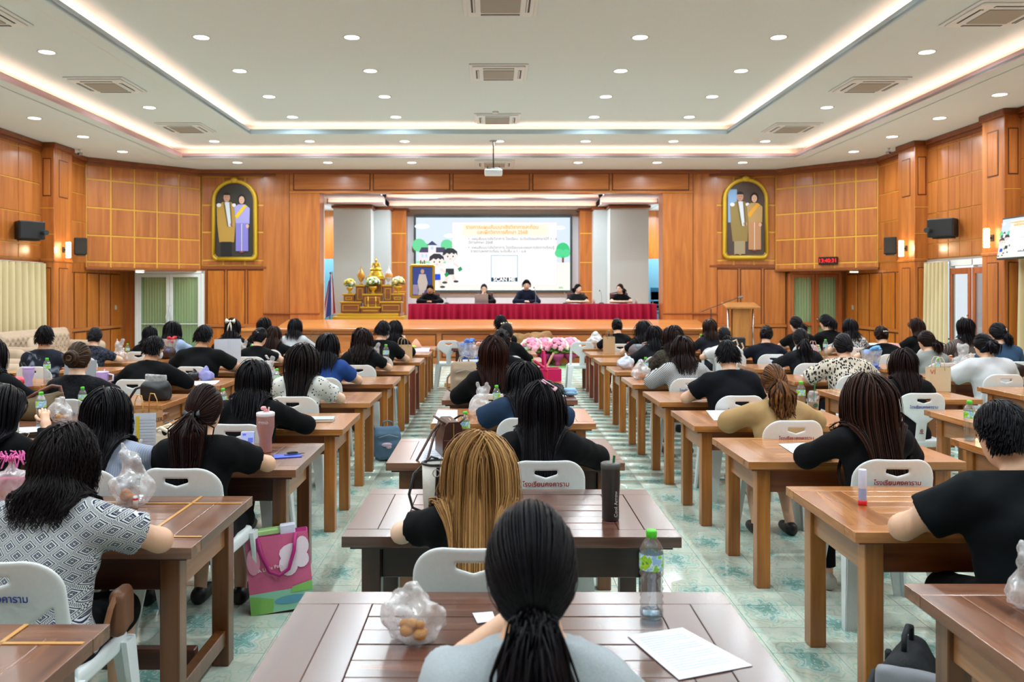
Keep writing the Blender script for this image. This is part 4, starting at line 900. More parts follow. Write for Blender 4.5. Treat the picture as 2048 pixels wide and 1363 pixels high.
P_('c5', 'person in a black long sleeved top behind the beige backpack', 987, 672, 7.45, 'the person beside the beige backpack', style='bob', L=.30, hair=('150b0a', '361a13'), shirt=BKD, sleeve='long', lean=.08, pitch=.05, loose=.024)
P_('c6', 'person in a black tee using a laptop in the centre column', 1003, 658, 8.85, 'the person with the laptop', style='claw', L=.2, shirt=BKD, lean=.1, bulk=1.1, bun=.05)
P_('c7', 'person in black with white flowers on the hair band in the centre column', 1013, 645, 11.6, 'the person with the flowered hair band', style='bun', bun=.035, tie=(0, -.9, -.5), shirt=BKD, sleeve='long')
P_('c8', 'person in a black top resting one cheek on a hand near the stage', 1001, 629, 13.0, 'the person resting a cheek on the hand', style='short', L=.05, shirt=BKD, arms='cheek', hyaw=.3, pitch=.1)
# first column left of the aisle
P_('l1', 'person in a white blouse printed all over with dark blue diamonds', 128, 848, 3.14, 'the person in the diamond print blouse', style='curly', L=.225, curl=.010, hair=('0c0a0b', '1a1416'), shirt=('c8cac8', 'geo', '1d2440', .8), lean=.26, pitch=.42, bulk=1.12, skin='l', leg='skirt', chair_kw=trm, hN=1700, loose=.028, hs=1.05)
P_('l2', 'person in a black puff sleeved blouse with a black hair ribbon', 410, 768, 4.52, 'the person with the black hair ribbon', style='pony', L=.34, tie=(-.05, -1.06, -.32), hair=('120b0b', '2c1a17'), shirt=BKD, lean=.15, pitch=.12, hyaw=-.2, bulk=1.02, leg='skirt', puff=.018, skin='l', spread=.026, chair_kw={})
P_('l3', 'person in a pale blue grey striped blouse holding up a printed sheet', 215, 773, 4.50, 'the person in the pale blue grey blouse', style='long', L=.46, curl=.007, shirt=('a3abbd', 'stripe', '8f98ad', 1.), lean=.16, pitch=.25, skin='d')
P_('l4', 'person in a black jacket looking at a phone at the left picture edge', 2, 766, 4.72, 'the person at the left picture edge with a phone', style='long', L=.5, shirt=BKD, sleeve='long', arms='hold', hyaw=-.5, lean=.12)
P_('l5', 'person in a black jacket behind the pink tumbler', 507, 718, 5.86, 'the person behind the pink tumbler', style='bob', L=.27, shirt=BKD, sleeve='long', bulk=1.12, lean=.22, pitch=.25)
P_('l6', 'person in a white blouse printed with small black bows', 605, 686, 7.27, 'the person in the bow print blouse', style='long', L=.50, hair=('0b0909', '1c1414'), shirt=('c6c6c0', 'spot', '16161a', .75), lean=.18, pitch=.18, puff=.02, skin='f', hs=1.05)
P_('l7', 'person in a deep blue blouse at the sixth table left of the aisle', 655, 665, 8.76, 'the person in the deep blue blouse', style='bob', L=.26, shirt=('24407a',), lean=.22, pitch=.3, puff=.012)
P_('l8', 'person in black with long curly hair beside a plastic bag and bottle', 725, 655, 10.2, 'the person with curly hair', style='curly', L=.34, curl=.016, hair=('0d0909', '221616'), shirt=BKD)
P_('l9', 'person in a black shirt and face mask behind the tan paper bag', 766, 640, 11.5, 'the person in black with a face mask', style='short', L=.055, shirt=BKD, hyaw=-.4, bulk=1.05)
P_('l10', 'person in black holding a tablet near the stage', 790, 640, 12.9, 'the person holding a tablet', style='bob', L=.24, shirt=BKD, sleeve='long', arms='hold')
# second column left of the aisle
P_('m1', 'person in a black velvet blouse with a rolled bun before the olive bag', 158, 683, 7.11, 'the person with the rolled bun', style='bun', bun=.062, tie=(0, -.98, .0), hair=('241a14', '4a382c'), shirt=('0d0d10', 'lace', '1a1a1e'), lean=.12, pitch=.05, skin='f', puff=.014, chair_kw=tb)
P_('m2', 'person in a black jacket and face mask behind the black handbag', 308, 670, 8.6, 'the person in a mask behind the black handbag', style='short', L=.05, shirt=BKD, sleeve='long', hyaw=-.4, lean=.28, bulk=1.1, skin='m')
P_('m3', 'broad person in a black tee holding up white pages', 408, 648, 10.0, 'the broad person holding pages', style='short', L=.055, shirt=BKD, bulk=1.3, hyaw=-.3, lean=.14, skin='m')
P_('m4', 'person in black with a cream hair bow and long ribbons', 465, 636, 12.8, 'the person with the cream bow', style='bob', L=.22, shirt=BKD, sleeve='long')
P_('m5', 'person in a black top with two pink hair clips', 520, 655, 11.45, 'the person with two pink clips', style='claw', bun=.04, tie=(.1, -.95, .1), shirt=BKD, lean=.25, pitch=.3, hyaw=-.5)
P_('m6', 'person in black with brown hair half hidden behind the pink clips', 548, 651, 12.8, 'the half hidden brown haired person', style='bob', L=.28, hair=BR, shirt=BKD)
P_('m7', 'person in black farthest back in the second column left', 528, 634, 14.2, 'the farthest person of the second left column', style='bob', L=.26, shirt=BKD)
P_('m8', 'person in a light grey sweater near the stage on the left', 590, 636, 13.7, 'the person in the light grey sweater', style='bob', L=.23, shirt=('aab0b4',), sleeve='long')
# leftmost column
P_('n1', 'person in a dark grey tie dyed shirt before the sofa', 90, 650, 10.0, 'the person in the tie dyed shirt', style='short', L=.05, shirt=('1e222b', 'dye', '7d8594'), lean=.05, pitch=.0, bulk=1.08, skin='m')
P_('n2', 'person in a dark flowered blouse with a low knot before the sofa', 190, 654, 11.4, 'the person in the dark flowered blouse', style='bun', bun=.04, tie=(0, -.95, -.35), shirt=('14161c', 'lace', '3c414e'), lean=.2)
P_('n3', 'person in plain black before the left glass door', 300, 652, 12.4, 'the person in plain black by the left door', style='bob', L=.18, shirt=BKD)
P_('n4', 'person in a light blue shirt behind a red flower', 345, 641, 12.8, 'the person behind the red flower', style='long', L=.36, shirt=('8fa0bd',))
P_('n5', 'person in black cut off by the left picture edge', -18, 676, 7.2, 'the person cut off at the left edge', style='bob', L=.3, shirt=BKD, sleeve='long')
# first column right of the aisle
P_('r1', 'broad person in a black tee at the right picture edge', 2010, 800, 3.34, 'the broad person at the right picture edge', style='short', L=.045, shirt=('0c1013',), bulk=1.28, lean=.22, pitch=.42, hyaw=.25, skin='l', hN=2200, loose=.03, leg='tuck', hs=1.05, dx=.15)
P_('r2', 'person in a black blazer with very long dark brown hair', 1735, 745, 4.73, 'the person in the black blazer', style='long', L=.64, hair=('160d0b', '38221b'), shirt=('0e0d10',), sleeve='long', lean=.16, pitch=.15, leg='trouser', chair_kw=tr, hN=1300, shoes='b7b2a6')
P_('r3', 'person in a beige blazer with a wavy ponytail', 1548, 728, 6.01, 'the person in the beige blazer', style='pony', L=.27, curl=.012, tie=(.03, -1.05, -.25), hair=('100c0b', '7a4d28'), shirt=('a5865c',), sleeve='long', lean=.22, pitch=.32, bulk=1.08, loose=.03, spread=.020, tailw=1.3, chair_kw=tr, leg='tuck', hN=700)
P_('r4', 'person in a black short sleeved shirt with short hair', 1455, 678, 7.33, 'the person with short hair in a black shirt', style='short', L=.045, shirt=('0d0f15',), lean=.22, pitch=.3, bulk=1.12, chair_kw=tr, loose=.03)
P_('r5', 'person in a fine black and white checked blouse', 1365, 671, 8.7, 'the person in the checked blouse', style='bob', L=.27, hair=DBR, shirt=('c4c4c4', 'check', '3c3c40', .55), sleeve='long', puff=.014, loose=.026, chair_kw=tb)
P_('r6', 'person in a dark lace blouse with a brown bob', 1346, 650, 10.1, 'the person in the dark lace blouse', style='bob', L=.24, hair=DBR, shirt=('2b2723', 'lace', '4a453c'), sleeve='long')
P_('r7', 'person in a black jacket behind the grey tote', 1309, 651, 11.5, 'the person behind the grey tote', style='bob', L=.22, shirt=('1a1d22',), sleeve='long')
P_('r8', 'person in black with long hair and a red bag alongside', 1287, 640, 12.85, 'the person beside the red bag', style='long', L=.38, shirt=BKD)
P_('r9', 'person in black with a low bun nearest the stage on the right', 1234, 636, 14.2, 'the person with a low bun nearest the stage', style='bun', bun=.045, tie=(.2, -.95, .1), shirt=BKD, sleeve='elbow')
# second column right of the aisle
P_('s1', 'person in a black top with lace sleeves beside the cream tote', 1806, 696, 7.5, 'the person with lace sleeves', style='bob', L=.29, hair=DBR, shirt=('0d0d0f',), lean=.2, pitch=.22, hyaw=-.15, puff=.012, chair_kw=trm)
P_('s2', 'person in a cream blouse with bold black brush print', 1686, 666, 9.0, 'the person in the brush print blouse', style='bun', bun=.03, tie=(.2, -.9, -.45), shirt=('bfb5a6', 'blotch', '17161a', .75), sleeve='elbow', bulk=1.2, lean=.2, loose=.03)
P_('s3', 'person in black with a long straight ponytail beside the navy cushion bag', 1601, 656, 10.45, 'the person with the long straight ponytail', style='pony', L=.34, tie=(0, -1, -.3), shirt=('121215', 'lace', '1c1c20'), sleeve='elbow')
P_('s4', 'person in a dark navy shirt and glasses', 1533, 650, 11.9, 'the person in glasses', style='claw', bun=.04, tie=(0, -.95, .0), shirt=('12151f',), hyaw=-.6, bulk=1.15, lean=.25)
P_('s5', 'person in a white tee and dark cap', 1448, 653, 11.9, 'the person in the white tee', style='pony', L=.12, tie=(.1, -1., -.3), shirt=('c4c2c0',))
P_('s6', 'person in a dark top with brown bobbed hair before the lectern', 1420, 637, 13.25, 'the brown haired person before the lectern', style='bob', L=.20, hair=BR, shirt=('1a1c22',))
# third column right
P_('t1', 'person in a loose white shirt with a high ponytail', 1967, 667, 9.1, 'the person in the loose white shirt', style='pony', L=.14, tie=(-.1, -1.05, .12), shirt=('b9bbbd',), sleeve='elbow', loose=.035, bulk=1.08, hyaw=.3, lean=.2, puff=.02)
P_('t2', 'person in a grey tee with a side ponytail', 1852, 661, 10.5, 'the person in the grey tee', style='pony', L=.18, tie=(.5, -.95, -.25), hair=DBR, shirt=('808481',), hyaw=.35)
P_('t3', 'person in a black top with a white claw clip', 1762, 651, 11.9, 'the person with the white claw clip', style='claw', bun=.05, tie=(0, -.95, .1), hair=DBR, shirt=BKD, bulk=1.1)
P_('t4', 'person in a white blouse with fine black lines', 1700, 636, 13.2, 'the person in the fine lined blouse', style='bob', L=.22, shirt=('bcbcb9', 'zebra', '2b2b2d'))
P_('t5', 'person in a black tee with a cap far right of the lectern', 1592, 632, 14.0, 'the person in a black cap', style='pony', L=.14, tie=(.1, -.95, -.3), shirt=BKD, hyaw=.5)
P_('t6', 'person in a black tee with a swinging ponytail before the right door', 1652, 628, 14.2, 'the person before the right door', style='pony', L=.20, tie=(.1, -1.02, .15), shirt=BKD, hyaw=.5)
# rightmost column
P_('u1', 'person in teal blue with a butterfly clip beside the curtain', 1996, 645, 10.7, 'the person in teal blue', style='pony', L=.14, tie=(.2, -.95, -.3), shirt=('2f4660',), hyaw=.2)
P_('u2', 'person in a brown pinstriped blouse before the glass door', 1930, 635, 12.0, 'the person in the pinstriped blouse', style='bob', L=.20, shirt=('4d4441', 'stripe', '6e6460', 2.4), sleeve='elbow', pitch=.0, lean=.05)
P_('u3', 'person in a black tee with brown hair by the pale curtain', 1833, 636, 13.3, 'the brown haired person by the pale curtain', style='bob', L=.20, hair=BR, shirt=BKD, hyaw=.6)
# hair ornaments
clip = MB().tube([(-.045, 0, .006), (.045, 0, .010)], .004, 6).tube([(-.045, 0, -.004), (.045, 0, -.010)], .004, 6).box((.046, 0, 0), (.02, .008, .03), .003)
acc('c3', 'hair_clip', clip, mat('d8a7b4', .3), (.045, -.068, .112), (math.radians(-35), .55, 0))
def bow_mb(s=1.):
    b = MB()
    for k in (-1, 1): b.add(*[(np.array([(0, 0, 0), (k*.05, -.012, .035), (k*.062, -.02, 0), (k*.05, -.012, -.03), (k*.03, .012, 0)])*s), [[0, 1, 2], [0, 2, 3], [0, 4, 1], [0, 3, 4], [1, 4, 2], [2, 4, 3]]]); b.tube([(0, -.005, 0), (k*.018, -.02, -.07), (k*.03, -.02, -.15)], [.004, .011, .007], 6)
    b.ell((0, -.008, 0), (.014*s, .014*s, .016*s), 8, 6); return b
acc('m4', 'hair_bow', bow_mb(1.3), mat('d6cfbf', .6), (0, -.115, .06)); acc('l2', 'hair_ribbon', bow_mb(.9), mat('111318', .4), (0, -.125, -.035))
fl = MB()
for k in range(5): a = -.9+k*.45; fl.ell((math.sin(a)*.088, 0, math.cos(a)*.03), (.013, .012, .012), 8, 5)
acc('c7', 'flower_band', fl, mat('e7e2c8', .5), (0, -.02, .105))
acc('u1', 'butterfly_clip', MB().ell((-.016, 0, .008), (.018, .005, .014), 8, 5).ell((.016, 0, .012), (.012, .005, .022), 8, 5), mat('e6e0cc', .3), (.01, -.115, .01))
acc('t3', 'claw_clip', MB().ell((-.03, 0, 0), (.008, .02, .014), 8, 5).ell((.03, 0, 0), (.008, .02, .014), 8, 5).tube([(-.03, 0, 0), (0, -.02, .0), (.03, 0, 0)], .006, 6), mat('e9e6dc', .3), (0, -.15, .015))
for sx in (-.03, .04): acc('m5', 'hair_clip', MB().tube([(-.02, 0, 0), (.02, 0, .004)], .006, 6), mat('d79aa6', .3), (sx, -.112, .04))
def glasses(k):
    b = MB()
    for sx in (-1, 1): b.tube([(sx*.034+.022*math.cos(a), .104, .004+.018*math.sin(a)) for a in np.linspace(0, 6.283, 13)], .0018, 5).tube([(sx*.056, .10, .006), (sx*.080, .05, .006), (sx*.084, -.01, .0)], .0018, 5)
    b.tube([(-.012, .106, .004), (.012, .106, .004)], .0018, 5); q = PP[k]
    return b.build('glasses', mat('2a2a2a', .3, .5), q['o'], q['hc'], tuple(Matrix(q['R']).to_euler()))
for k in ('s4', 'l2'): glasses(k)
def mask(k):
    q = PP[k]; V, Q = nets_prims([('e', (0, .045, -.055), (.066, .066, .06), None)], .012, .01, .004, lambda D, G: np.maximum(np.maximum(D, .03-G[..., 1]), G[..., 2]+.012))
    o = obj('face_mask', mesh('face_mask', V, Q, mat('dfe3e6', .8)), q['o'], q['hc'], tuple(Matrix(q['R']).to_euler()))
    b = MB()
    for sx in (-1, 1): b.tube([(sx*.062, .04, -.03), (sx*.084, .0, -.005)], .0015, 4)
    b.build('ear_loop', mat('1c1c1e', .8), q['o'], q['hc'], tuple(Matrix(q['R']).to_euler()))
for k in ('m2', 'l9'): mask(k)
# empty chairs in view
for (x, y, rz, lb) in ((-.78, 14.9, 0, 'empty white plastic chair standing in the aisle nearest the stage'), (1.55, 14.5, 0, 'empty white plastic chair at the farthest table right of the aisle'), (5.6, 7.55, 0, 'empty white plastic chair at the right picture edge'), (-1.5, 13.7, .1, 'empty white plastic chair left of the aisle near the stage'), (2.1, 1.6, 0, 'white plastic chair at the nearest right table, mostly out of view'), (7.0, 10.4, 0, 'empty white plastic chair beside the person in teal blue')):
    chair(x, y, rz, lb)
# ---------------------------------------------------------------- curtains, doors, wall fittings
def curtain_me(w, h, m, pitch=.14, amp=.035):
    n = int(w/pitch*8)+1; x = np.linspace(0, w, n); V = []
    for zf in (0., .5, 1.):
        y = amp*np.sin(x*2*math.pi/pitch+.5*np.sin(x*2.3))*(1.15-.35*zf)+.012*np.sin(x*3.1+zf*2); V.append(np.stack([x, y, np.full(n, h*zf)], 1))
    V = np.concatenate(V); Fc = [[r*n+i, r*n+i+1, (r+1)*n+i+1, (r+1)*n+i] for r in (0, 1) for i in range(n-1)]; B = V+np.array([0, .006, 0]); k = len(V)
    V = np.concatenate([V, B]); Fc = Fc+[[a+k for a in f][::-1] for f in Fc]; return mesh('curtain_cloth', V, Fc, m)
CURT = mat('d3c096', .85, bump=.2, bscale=200); GRN = mat('c8d6a2', .85, bump=.2, bscale=200)
def curtain(label, loc, rz, w, h, m, pitch=.14, amp=.035):
    t = thing('curtain', label, 'curtain', loc, rz); obj('cloth', curtain_me(w, h-.03, m, pitch, amp), t, (0, 0, .02)); MB().tube([(0, 0, h), (w, 0, h)], .012, 8).build('curtain_rail', mat('b8b2a6', .4), t); return t
curtain('long cream curtain along the left wall behind the sofas', (LX+.10, 17.30, 0), -XR, 8.0, 2.34, CURT, .22, .085)
curtain('cream curtain gathered beside the glass doors on the right', (RX-.10, 16.25, 0), XR, .9, 2.34, CURT, .16, .07)
curtain('cream curtain at the right picture edge under the screen', (RX-.10, 9.5, 0), XR, 4.6, 2.34, CURT, .22, .08)
def corner_door(name, x0, x1, y, h, fm, label, handle):
    d = struct(obj(name, None, None, ((x0+x1)/2, y, 0))); w = x1-x0; f = .07
    for x in (-w/2+f/2, w/2-f/2): bx('frame_post', (x, 0, h/2), (f, .08, h), fm, d, .006)
    bx('frame_head', (0, 0, h-f/2), (w, .08, f), fm, d, .006)
    for s in (-1, 1):
        a, b_ = (-w/2+f, -.004) if s < 0 else (.004, w/2-f); lw = b_-a; st = .085; lm = MB()
        for sx in (-1, 1): lm.box((sx*(lw/2-st/2), 0, (h-f)/2), (st, .05, h-f-.01), .006)
        for z, hh in ((h-f-st/2-.006, st), (.1, .19), (.92, .1 if fm is not WHITE else .02)): lm.box((0, 0, z), (lw-2*st, .048, hh), .006)
        lf = lm.build('leaf', fm, d, ((a+b_)/2, -.005, 0))
        bx('pane', (0, 0, (h-f)/2+.05), (lw-2*st, .008, h-f-.3), GLASS, lf)
        hx = -s*(lw/2-st/2)
        if handle: MB().tube([(hx, -.03, .95), (hx, -.08, 1.0), (hx+s*.02, -.09, 1.1), (hx-s*.02, -.09, 1.25), (hx, -.08, 1.35), (hx, -.03, 1.4)], .014, 8).build('handle', mat('d7dadd', .3, .3), lf, smooth=True)
        elif s > 0: MB().lathe([(0, .06), (.028, .055), (.03, .03), (.012, .02), (.02, 0)], 14, M=Matrix.Translation((hx, -.03, 1.05)) @ Matrix.Rotation(XR, 4, 'X')).build('knob', CHROME, lf, smooth=True)
        cu = obj('door_curtain', curtain_me(lw-.04, h-f-.05, GRN, .07, .018), lf, (-lw/2+.02, .06, .02))
    return d
ALU = mat('dfe6ea', .35)
d1 = corner_door('door_1', -9.17, -7.40, 21.18, 2.28, WHITE, '', True); d2 = corner_door('door_2', 7.58, 8.96, 21.18, 2.27, wood('8f4a1c', 'a5592a', 'b36a38', 'Z', .6, .35, .3, .1), '', False)
# glass doors in the right wall
gd = struct(obj('door_3', None, None, (RX, 15.55, 0)))
for y in (-.75, -.02, .74): bx('frame_post', (0, y, 1.18), (.10, .05, 2.36), WHITE, gd, .006)
bx('frame_head', (0, 0, 2.30), (.10, 1.55, .12), WHITE, gd, .006)
DW = wood('8f4a1c', 'a0522d', 'b06a3f', 'Z', .6, .35, .3, .1)
for y0, y1 in ((-.72, -.05), (.02, .71)):
    w = y1-y0; lm = MB()
    for s in (-1, 1): lm.box((0, s*(w/2-.04), 1.1), (.045, .08, 2.2), .006)
    for z in (.08, .62, 2.14): lm.box((0, 0, z), (.044, w-.16, .12 if z > .1 else .16), .006)
    lf = lm.build('leaf', DW, gd, (-.05, (y0+y1)/2, 0))
    bx('pane', (0, 0, 1.38), (.008, w-.16, 1.4), GLASS, lf); bx('pane', (0, 0, .36), (.008, w-.16, .40), GLASS, lf)
    MB().tube([(-.03, -w/2+.05, .95), (-.08, -w/2+.05, 1.0), (-.08, -w/2+.05, 1.25), (-.03, -w/2+.05, 1.3)], .012, 8).build('handle', CHROME, lf, smooth=True)
bx('frame_post', (0, 1.3, 1.18), (.1, .07, 2.36), mat('6d4a47', .5), gd, .006); bx('pane', (0, 1.02, 1.2), (.008, .5, 2.2), GLASS, gd); bx('rail', (0, 1.02, .8), (.03, .5, .03), DARK, gd)
bx('sill', (0, 0, .01), (.14, 3.2, .02), mat('b9bdb8', .4), gd)
struct(span('wall_outside', (RX+5, RX+5.2), (8, 24), (-.1, 3.2), mat('dfe4ea', .8))); struct(span('ground_outside', (RX+.2, RX+12), (6, 26), (-.2, -.09), mat('c9ccc8', .8)))
# portraits in gilded arched frames
def arch(w, h, n=14, nt=.10):
    p = [(-w/2+nt, -h/2), (w/2-nt, -h/2)]+[(w/2-nt*(1-math.sin(a)), -h/2+nt*(1-math.cos(a))) for a in np.linspace(.2, XR, 4)]+[(w/2, -h/2+nt)]
    r = w/2; zc = h/2-r*.9
    p += [(r*math.cos(a), zc+r*.9*math.sin(a)) for a in np.linspace(0, math.pi, n)]
    p += [(-w/2, -h/2+nt)]+[(-x, z) for x, z in [(w/2-nt*(1-math.sin(a)), -h/2+nt*(1-math.cos(a))) for a in np.linspace(XR, .2, 4)]]; return p
def flat(parent, pts, y, m, name='painted_area', t=.0015): return MB().prism(pts, -y-t, -y, 'y').build(name, m, parent)
def elp(cx, cz, rx, rz, n=14, a0=0, a1=2*math.pi): return [(cx+rx*math.cos(a), cz+rz*math.sin(a)) for a in np.linspace(a0, a1, n, endpoint=abs(a1-a0) < 6.2)]
def rect(x0, x1, z0, z1): return [(x0, z0), (x1, z0), (x1, z1), (x0, z1)]
def portrait(label, x, z, bgc, figs):
    t = thing('framed_portrait', label, 'portrait', (x, 21.24, z)); out = arch(1.08, 2.0)
    MB().prism(out, -.03, 0, 'y').build('canvas', mat(bgc, .5, bump=.3, bscale=8), t)
    MB().tube([(a, -.03, b_) for a, b_ in out+[out[0]]], .05, 10).build('frame', GOLDY, t, smooth=True); MB().tube([(a*.93, -.05, b_*.965) for a, b_ in out+[out[0]]], .022, 8).build('inner_moulding', mat('9c7a1c', .45, .2), t, smooth=True)
    MB().ell((0, -.06, 1.02), (.10, .05, .075), 12, 8).build('crest', GOLDY, t, smooth=True)
    for i, (pts, c) in enumerate(figs): flat(t, pts, .031+.0012*i, mat(c, .6))
    return t
man = lambda ox, coat, leg, hz: [(elp(ox, hz, .085, .12), 'b98a70'), (elp(ox, hz+.06, .088, .075, 10, 0, math.pi), '17130f'), ([(ox-.11, hz-.12), (ox+.11, hz-.12), (ox+.24, hz-.24), (ox+.22, hz-.75), (ox+.19, hz-1.15), (ox-.19, hz-1.15), (ox-.24, hz-.7), (ox-.26, hz-.24)], coat), (rect(ox-.15, ox+.13, hz-1.5, hz-1.14), leg), ([(ox-.05, hz-.12), (ox+.07, hz-.12), (ox+.12, hz-.75), (ox+.05, hz-.75)], 'c9cfd6'), (elp(ox+.13, hz-.70, .05, .05), 'b98a70'), (elp(ox-.2, hz-.2, .06, .05), 'd8d8d8'), (elp(ox+.19, hz-.2, .05, .045), 'd8d8d8'), ([(ox-.05, hz-.12), (ox-.09, hz-.14), (ox+.02, hz-.75), (ox+.05, hz-.75)], '6f5a2c'), ([(ox+.07, hz-.12), (ox+.11, hz-.14), (ox+.15, hz-.75), (ox+.12, hz-.75)], '6f5a2c'), (elp(ox-.08, hz-1.5, .07, .03), '0d0d0f'), (elp(ox+.08, hz-1.5, .07, .03), '0d0d0f'), (rect(ox-.035, ox-.02, hz+.0, hz+.015), '33231c'), (rect(ox+.02, ox+.035, hz+.0, hz+.015), '33231c'), (rect(ox-.02, ox+.02, hz-.06, hz-.05), '9a5448')]
lady = lambda ox, top, skirt, sash, hz: [(elp(ox, hz+.02, .105, .13), '15110f'), (elp(ox, hz-.01, .07, .10), 'd0a58c'), ([(ox-.09, hz-.12), (ox+.09, hz-.12), (ox+.21, hz-.22), (ox+.2, hz-.62), (ox-.15, hz-.62), (ox-.19, hz-.2)], top), ([(ox-.15, hz-.6), (ox+.17, hz-.6), (ox+.17, hz-1.32), (ox-.15, hz-1.32)], skirt), ([(ox+.06, hz-.13), (ox+.14, hz-.16), (ox-.12, hz-.5), (ox-.18, hz-.42)], sash), (elp(ox+.15, hz-.68, .04, .05), 'd0a58c'), (rect(ox-.03, ox-.015, hz-.005, hz+.008), '33231c'), (rect(ox+.015, ox+.03, hz-.005, hz+.008), '33231c'), (rect(ox-.018, ox+.018, hz-.06, hz-.05), 'b0564c'), (rect(ox-.005, ox+.01, hz-1.32, hz-.62), 'e0d2c0'), (elp(ox, hz-1.34, .06, .02), '8f3a34')]
portrait('gold framed arched portrait of two standing figures in gold coat and lilac dress', fx(470), fz(440), '2f2b25', man(-.20, 'b08a3c', '121214', .58)+lady(.19, '9a95cf', '7d78c4', 'd9b51e', .52))
portrait('gold framed arched portrait of two standing figures in olive robe and peach dress', fx(1490), fz(437), '4a3b34', [(rect(-.45, -.22, -.1, .75), '7fa0c6')]+man(-.14, '8a7440', '9b8a6a', .56)+lady(.22, 'b08d5a', 'b5835c', 'd99a2a', .52))
# digital clock
CLK = mat('f01018', .5, emit=.9)
ck = thing('digital_clock', 'black wall clock with red digits reading 13:40:31', 'clock', (8.21, 20.18, 2.50), math.atan2(-1.9, 1.78))
MB().box((0, 0, 0), (.47, .06, .19), .008).build('case', mat('150c0b', .4), ck); text('13:40:31', .135, CLK, ck, (0, -.032, 0), bold=.0, name='digits')
for k, (x, y, z, s) in enumerate(((-8.55, 20.0, 2.27, 'left'), (8.72, 19.9, 2.27, 'right'))):
    t = thing('emergency_light', f'small glowing ceiling light above the {s} corner door', 'light', (x, y, z)); MB().box((0, 0, -.025), (.2, .1, .05), .015).build('housing', WHITE, t); MB().box((0, 0, -.055), (.17, .08, .012), .004).build('lens', mat('e8ffe8', .4, emit=4), t)
# loudspeakers
SPK = mat('151515', .55, bump=.1, bscale=300)
def speaker(label, x, y, z, rz, w, h, d, spot=False, sgn=1):
    t = thing('wall_loudspeaker', label, 'loudspeaker', (x, y, z), rz); V, Fc = box_vf((0, 0, 0), (w, d, h), .015); V[:, 0] *= np.where(V[:, 1] > 0, .8, 1.); obj('cabinet', mesh('cabinet', V, Fc, SPK, False), t)
    bx('grille', (0, -d/2-.004, 0), (w*.9, .012, h*.9), mat('1f1f1f', .7, bump=.4, bscale=400), t, .004); MB().tube([(0, d/2, 0), (0, d/2+.12, 0)], .025, 8).box((0, d/2+.12, 0), (.12, .02, .16), .004).build('bracket', DARK, t); bx('under_bar', (0, 0, -h/2-.015), (w*.7, d*.6, .02), DARK, t)
    if spot: MB().tube([(sgn*w*.35, -d/2, -.04), (sgn*w*.35, -d/2-.10, -.04), (sgn*w*.35+.01, -d/2-.20, -.05)], [.035, .05, .05], 12).build('horn', mat('3a4548', .4, .3), t)
    return t
speaker('black box loudspeaker with a horn on the left wall', LX+.27, 16.45, 2.96, math.radians(52), .50, .36, .34, True, 1); speaker('small tilted black loudspeaker beside the left pilaster lamp', LX+.26, 18.55, 2.76, math.radians(25), .26, .38, .24)
speaker('black box loudspeaker with a horn on the right wall', RX-.27, 16.1, 2.98, math.radians(-52), .50, .36, .34, True, -1); speaker('small tilted black loudspeaker beside the right pilaster lamp', RX-.26, 18.3, 2.76, math.radians(-25), .26, .38, .24)
# pilaster lamps
def sconce(label, x, y, z, s):
    t = thing('wall_lamp', label, 'lamp', (x, y, z)); MB().box((0, 0, 0), (.02, .09, .12), .006).tube([(0, 0, 0), (-s*.09, 0, 0)], .018, 8).build('bracket', DARK, t)
    prof = []
    for i in range(13): prof.append((.046+(.006 if i % 2 else 0), -.17+i*.028))
    MB().lathe([(0, -.17)]+prof+[(0, .166)], 16).build('glass_shade', mat('ffdcae', .4, emit=5.), t, (-s*.10, 0, 0), smooth=False)
    l = bpy.data.lights.new('bulb', 'POINT'); l.energy = 9; l.color = (1, .72, .42); l.shadow_soft_size = .06; obj('bulb', l, t, (-s*.20, 0, 0))
sconce('glowing ribbed wall lamp on the left pilaster', LX+.31, 17.72, 2.64, -1); sconce('glowing ribbed wall lamp on the farther right pilaster', RX-.31, 17.5, 2.66, 1); sconce('glowing ribbed wall lamp on the nearer right pilaster', RX-.31, 14.48, 2.68, 1)
for s, x, y in (('left', LX+.42, 18.2), ('right', RX-.42, 18.05)):
    t = thing('security_camera', f'small security camera under the ceiling by the {s} pilaster', 'camera', (x, y, Z0)); MB().lathe([(.0, 0), (.04, 0), (.04, -.02), (.015, -.03), (.012, -.06)], 12).build('mount', WHITE, t, smooth=True); MB().tube([(0, .06, -.09), (0, -.08, -.11)], .032, 12).build('barrel', mat('9a9fa3', .4), t); MB().lathe([(0, 0), (.022, 0)], 12, M=Matrix.Translation((0, -.081, -.11)) @ Matrix.Rotation(XR, 4, 'X')).build('lens', BLACK, t)
